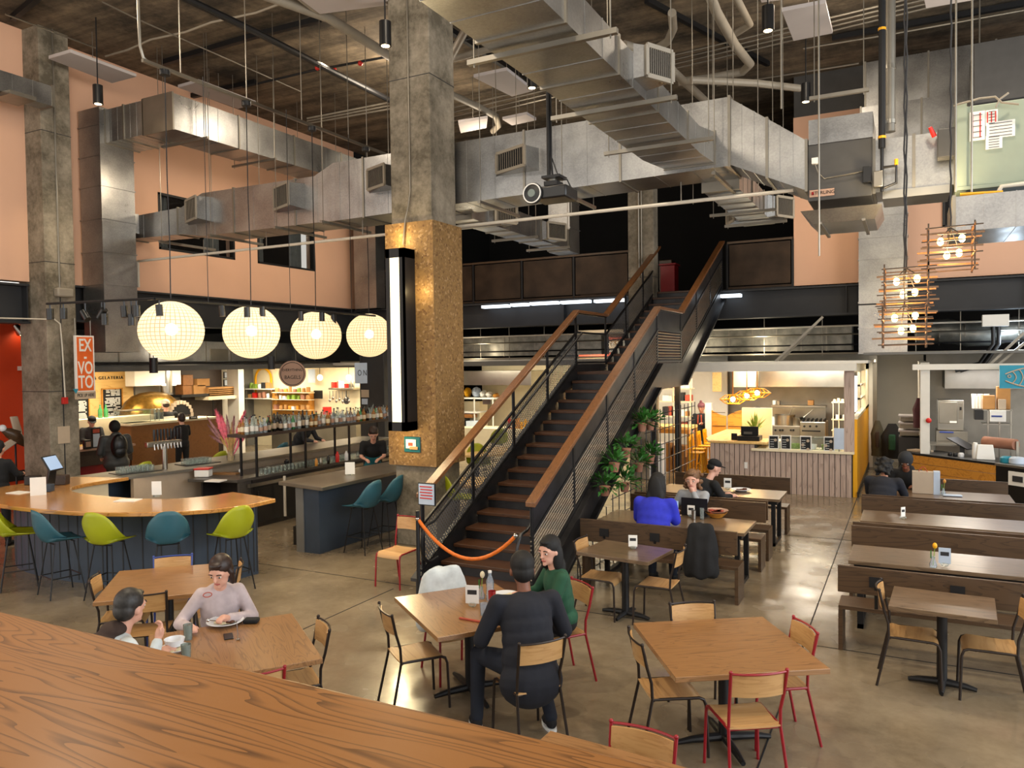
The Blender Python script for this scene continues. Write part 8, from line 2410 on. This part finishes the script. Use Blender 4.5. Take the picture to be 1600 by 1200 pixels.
    remesh(T(g).build('top', top, t), vox, 4)
    g = G().ball(pel+Vector((0, 0, -.01)), (.168*wide, .135, .12), 16, 10)
    for i in (0, 1):
        limb(g, [HP[i], KN[i]], [.09*wide, .066]); limb(g, [KN[i], FT[i]+Vector((0, 0, .02))], [.064, .05])
    remesh(T(g).build('trousers', legs, t), vox, 4)
    for i in (0, 1):
        f = FT[i]; g = G().ball(f+Vector((0, .0, -.02)), (.045, .06, .05), 10, 8).ball(f+Vector((0, .09, -.04)), (.045, .08, .035), 12, 8)
        o = remesh(T(g).build('shoe', shoe, t), .012, 2)
        g = G().loft([[f+Vector((.047*cos(a)*1.0, .055+.125*sin(a), z)) for a in [k*PI/8 for k in range(16)]] for z in (-.08, -.055)])
        T(g).build('sole', 'shoe_sole' if shoe == 'cloth_black' and vox < .014 else 'black_plastic', o)
    # hair / headwear
    Hh = lambda x, y, z: head+Rh @ Vector((x, y, z))
    g = G()
    if hairstyle in ('short', 'long', 'bun', 'curly', 'tied'):
        g.ball(Hh(0, -.022, .048), (.086, .1, .093), 18, 12, M=Rh)
        g.ball(Hh(0, -.05, -.005), (.078, .068, .075), 14, 10, M=Rh)
        g.ball(Hh(0, .045, .1), (.05, .04, .02), 10, 8, M=Rh)
    rr_ = random.Random(len(label))
    if hairstyle == 'long':
        for s in (-1, 1):
            g.ball(Hh(s*.07, -.02, -.05), (.035, .055, .13), 12, 10).ball(Hh(s*.06, -.05, -.15), (.045, .05, .1), 12, 10)
        g.ball(Hh(0, -.075, -.08), (.09, .055, .19), 14, 12)
    if hairstyle == 'tied':
        for s in (-1, 1): limb(g, [Hh(s*.04, .0, .07), Hh(s*.078, -.01, -.01), Hh(s*.065, -.02, -.11)], [.03, .028, .022])
    if hairstyle == 'bun': g.ball(Hh(0, -.08, .1), .045, 10, 8)
    if hairstyle == 'curly':
        for k in range(60):
            a = rr_.uniform(.15*PI, .85*PI)+PI*1.0; 
            g.ball(Hh(.115*cos(a)*rr_.uniform(.8, 1.15), .1*sin(a)*rr_.uniform(.2, 1.1)-.02, rr_.uniform(-.15, .1)), rr_.uniform(.018, .034), 8, 6)
    if hairstyle in ('hood',): 
        g.ball(Hh(0, -.025, .03), (.105, .115, .125), 16, 12, M=Rh)
    if hairstyle in ('cap', 'beanie'): g.ball(Hh(0, -.05, .01), (.078, .06, .06), 12, 8, M=Rh)
    if len(g.v): remesh(T(g).build('hair' if hairstyle != 'hood' else 'hood', hair, t), .008 if vox < .015 else .014, 2)
    if hairstyle == 'cap':
        g = G().ball(Hh(0, -.01, .065), (.087, .1, .07), 16, 10, M=Rh).loft([[Hh(.07*cos(a), .07+.085*sin(a), z) for a in [PI*k/8 for k in range(9)]] for z in (.05, .062)])
        T(g).build('cap', extra or 'cloth_black', t)
    if hairstyle == 'beanie':
        T(G().ball(Hh(0, -.01, .06), (.09, .1, .085), 16, 10, M=Rh).ball(Hh(0, -.01, .16), .04, 10, 8)).build('pom_pom_hat', extra, t)
    # face
    if vox < .02:
        for s in (-1, 1):
            e = T(G().ball(Hh(s*.032, .078, .012), (.014, .009, .008), 10, 6, M=Rh)).build('eye', 'eye_white', t)
            T(G().ball(Hh(s*.032, .085, .012), (.0065, .005, .0068), 8, 6, M=Rh)).build('iris', 'eye_dark', e)
            T(G().tube([Hh(s*.016, .09, .036), Hh(s*.034, .09, .042), Hh(s*.052, .08, .035)], .0045, 5)).build('eyebrow', hair if hairstyle != 'hood' else 'hair_black', t)
        T(G().tube([Hh(-.022, .083, -.052), Hh(0, .092, -.05), Hh(.022, .083, -.052)], [.004, .0075, .004], 6)).build('mouth', 'lips', t)
    return t, M, head, Rh
n_ = lambda c, a, d, s=0: (c[0]+cos(rad(a))*d-sin(rad(a))*s, c[1]+sin(rad(a))*d+cos(rad(a))*s)
# man in navy, seen from behind
t, M, h_, Rh = person('man in a navy jacket and dark jeans seen from behind at the centre table', n_(TM, -37.4, .98, .1), 132, True, 'cloth_navy', 'denim', 'skin_brown', 'hair_black', 'short', lean=.1, turn=-6, nod=8, hands=((-.2, .46, .79), (.1, .48, .79)),
    elbows=((-.33, .14, .72), (.33, .16, .72)), knees=((-.30, .40, .52), (.16, .42, .52)), feet=((-.35, .24, .08), (.19, .08, .08)), vox=.012, wide=1.22, hem=.1, scale=1.04)
# woman in green
person('woman with long black hair in a green sweater at the centre table', n_(TM, 52.6, .86, -.14), 228, True, 'cloth_green', 'cloth_black', 'skin_pale', 'hair_black', 'long', lean=.07, turn=26, nod=10, hands=((-.05, .34, .8), (.2, .34, .79)), vox=.012, female=True, scale=.98)
# woman in lilac
t, M, h_, Rh = person('woman in a pale lilac sweatshirt eating with a spoon', n_(T1, 144.1, .86, .0), -35.9, True, 'cloth_lilac', 'denim', 'skin_pale', 'hair_brown', 'tied', lean=.1, turn=-34, nod=24, hands=((-.03, .37, .84), (.27, .36, .81)),
    elbows=((-.27, .1, .74), (.33, .08, .76)), vox=.012, female=True, wide=1.0, scale=.98)
T_ = lambda p: M @ Vector(p)
G().tube([T_((0.0, .43, .83)), T_((.12, .42, .86))], .004, 6).ball(T_((.13, .42, .86)), .014, 8, 6).build('spoon', 'chrome', t)
G().tube([T_((.11+.035*cos(a), .196, 1.01+.02*sin(a))) for a in [k*PI/6 for k in range(12)]], .004, 5, closed=True).build('chest_print', 'scarf_red', t)
# boy in white and brown
t, M, h_, Rh = person('boy in a white and brown jacket drinking from a bowl, seen from behind', n_(T1, 234.1, .86, .12), 72, True, 'coat_white', 'denim', 'skin_pale', 'hair_grey', 'short', lean=.12, turn=24, nod=8, hands=((-.1, .42, .8), (.22, .3, 1.0)),
    elbows=((-.25, .14, .74), (.3, .2, .78)), vox=.012, scale=.97)
g = G().ball(Vector((0, -.02, .96)), (.172, .125, .12), 14, 10).ball(Vector((0, .07, 1.085)), (.1, .095, .06), 14, 8)
for i in range(len(g.v)): g.v[i] = M @ g.v[i]
remesh(g.build('brown_yoke', 'cloth_brown', t), .012, 3)
# booth sitters by the stair
x = PY(1020, 790, 9.4).x
person('person in a bright blue hoodie with dark hair, seen from behind', (x, 9.36), 90, True, 'cloth_blue', 'denim', 'skin', 'hair_black', 'long', lean=.14, nod=22, hands=((-.14, .36, .8), (.14, .36, .8)), wide=1.26, vox=.015, female=True, scale=1.08)
x = PY(1086, 770, 10.86).x
person('person with curly brown hair in a grey sweater resting chin on hand', (x, 10.88), -90, True, 'cloth_grey', 'denim', 'skin_pale', 'hair_curly', 'curly', lean=.12, nod=12, turn=4, hands=((-.03, .24, 1.05), (.2, .3, .8)), elbows=((-.15, .3, .80), (.28, .12, .78)), wide=1.1, vox=.0145, female=True)
x = PY(1080, 760, 11.6).x
person('person in a black jacket and black cap leaning to the right at the farther table', (x-.02, 11.66), 48, True, 'cloth_black', 'denim', 'skin_pale', 'hair_black', 'cap', lean=.30, nod=20, turn=-10, hands=((.0, .62, .8), (.22, .58, .8)), wide=1.2, vox=.015, extra='cloth_black')
x = PY(1386, 770, 12.85).x
person('person in a navy hoodie with dark curly hair, from behind at the farthest right table', (x-.08, 12.86), 82, True, 'cloth_navy', 'denim', 'skin', 'hair_black', 'curly', lean=.2, nod=34, hands=((-.1, .45, .8), (.22, .5, .8)), wide=1.22, vox=.016)
x = PY(1418, 740, 14.3).x
person('person in a black hood bowed over the farthest right table', (x, 14.3), -96, True, 'cloth_black', 'cloth_black', 'skin_brown', 'cloth_charcoal', 'hood', lean=.16, nod=30, hands=((-.14, .3, .8), (.14, .3, .8)), wide=1.15, vox=.016)
# standing people
p = PX(181, 720, -15.2)
t, M, h_, Rh = person('man in a dark puffer jacket with a black backpack, seen from behind', (-15.2, p.y), 160, False, 'puffer_sheen', 'denim', 'skin', 'hair_black', 'hood', nod=10, hands=((-.26, .12, .98), (.24, .14, .98)), wide=1.38, vox=.018, hem=.08)
g = G().ball(Vector((.0, -.27, 1.22)), (.17, .12, .26), 16, 10).ball(Vector((0, -.34, 1.1)), (.13, .06, .13), 12, 8)
for i in range(len(g.v)): g.v[i] = M @ g.v[i]
g.build('backpack', 'black_plastic', t)
p = PX(143, 680, -17.85)
person('cashier in a black cap and dark jacket behind the cashier counter', (-17.85, p.y), -20, False, 'cloth_puffer', 'cloth_black', 'skin_pale', 'hair_black', 'cap', nod=26, hands=((-.14, .3, 1.1), (.14, .3, 1.1)), wide=1.15, vox=.018, extra='cloth_black')
p = PX(258, 660, -18.0)
t, M, h_, Rh = person('cook in a black T-shirt and pale cap facing the brass oven', (-17.95, p.y), 165, False, 'cloth_black', 'cloth_black', 'skin_pale', 'hair_brown', 'cap', sleeves='short', hands=((-.3, .2, 1.05), (.3, .25, 1.05)), wide=1.2, vox=.018, extra='cloth_cream', scale=1.16)
G().bx(-.1, -.16, 1.25, .1, -.145, 1.35).build('back_print', 'paper', t) if False else None
g = G().bx(-.12, -.175, 1.22, .12, -.15, 1.34)
for i in range(len(g.v)): g.v[i] = M @ g.v[i]
g.build('back_print', 'paper', t)
p = PX(285, 690, -16.2)
person('person in black with hair in a bun standing behind the beer tower', (-16.2, p.y), 170, False, 'cloth_black', 'cloth_black', 'skin_pale', 'hair_brown', 'bun', hands=((-.2, .3, 1.1), (.2, .3, 1.2)), vox=.018, female=True)
p = PX(604, 700, -9.3)
t, M, h_, Rh = person('bartender in a black shirt and teal apron bending over the serving bar', (-9.3, p.y-.45), -50, False, 'cloth_black', 'cloth_black', 'skin_pale', 'hair_brown', 'short', lean=.3, nod=40, sleeves='short', hands=((-.1, .5, 1.1), (.15, .5, 1.1)), vox=.018, wide=1.1)
g = G().ball(Vector((0, .15, 1.12)), (.16, .1, .2), 14, 10).ball(Vector((0, .1, .85)), (.19, .13, .25), 14, 10)
for i in range(len(g.v)): g.v[i] = M @ g.v[i]
g.build('apron', 'cloth_teal', t)
t, M, h_, Rh = person('person in a pom-pom hat and dark hoodie standing at the packing counter', (PY(1094, 690, 20.55).x, 20.75), -95, False, 'cloth_charcoal', 'cloth_olive', 'skin', 'hair_black', 'beanie', nod=14, hands=((-.12, .28, 1.2), (.16, .2, 1.0)), vox=.018, extra='cloth_beanie', wide=1.15)
g = G().tube([Vector((-.04, .17, 1.42)), Vector((-.06, .19, 1.15))], .02, 6).tube([Vector((.04, .17, 1.42)), Vector((.05, .19, 1.18))], .02, 6)
for i in range(len(g.v)): g.v[i] = M @ g.v[i]
g.build('hoodie_cords', 'scarf_red', t)
person('cook with a black cap just visible behind the pale divider panel', (PY(1185, 640, 19.3).x, 19.3), 200, False, 'cloth_white', 'cloth_black', 'skin_pale', 'hair_black', 'cap', vox=.018, extra='cloth_black')
p = PX(-3, 740, -13.2)
person('person in black cut off by the left edge of the view', (-13.2, p.y), 120, False, 'cloth_black', 'cloth_black', 'skin', 'hair_black', 'short', vox=.018)
p = PX(462, 690, -13.05)
person('customer in a grey shirt leaning on the steel bar beyond the bottles', (-13.05, p.y), 10, False, 'cloth_charcoal', 'denim', 'skin_pale', 'hair_black', 'short', lean=.34, nod=34, hands=((-.16, .62, 1.1), (.18, .6, 1.1)), vox=.018, wide=1.1)
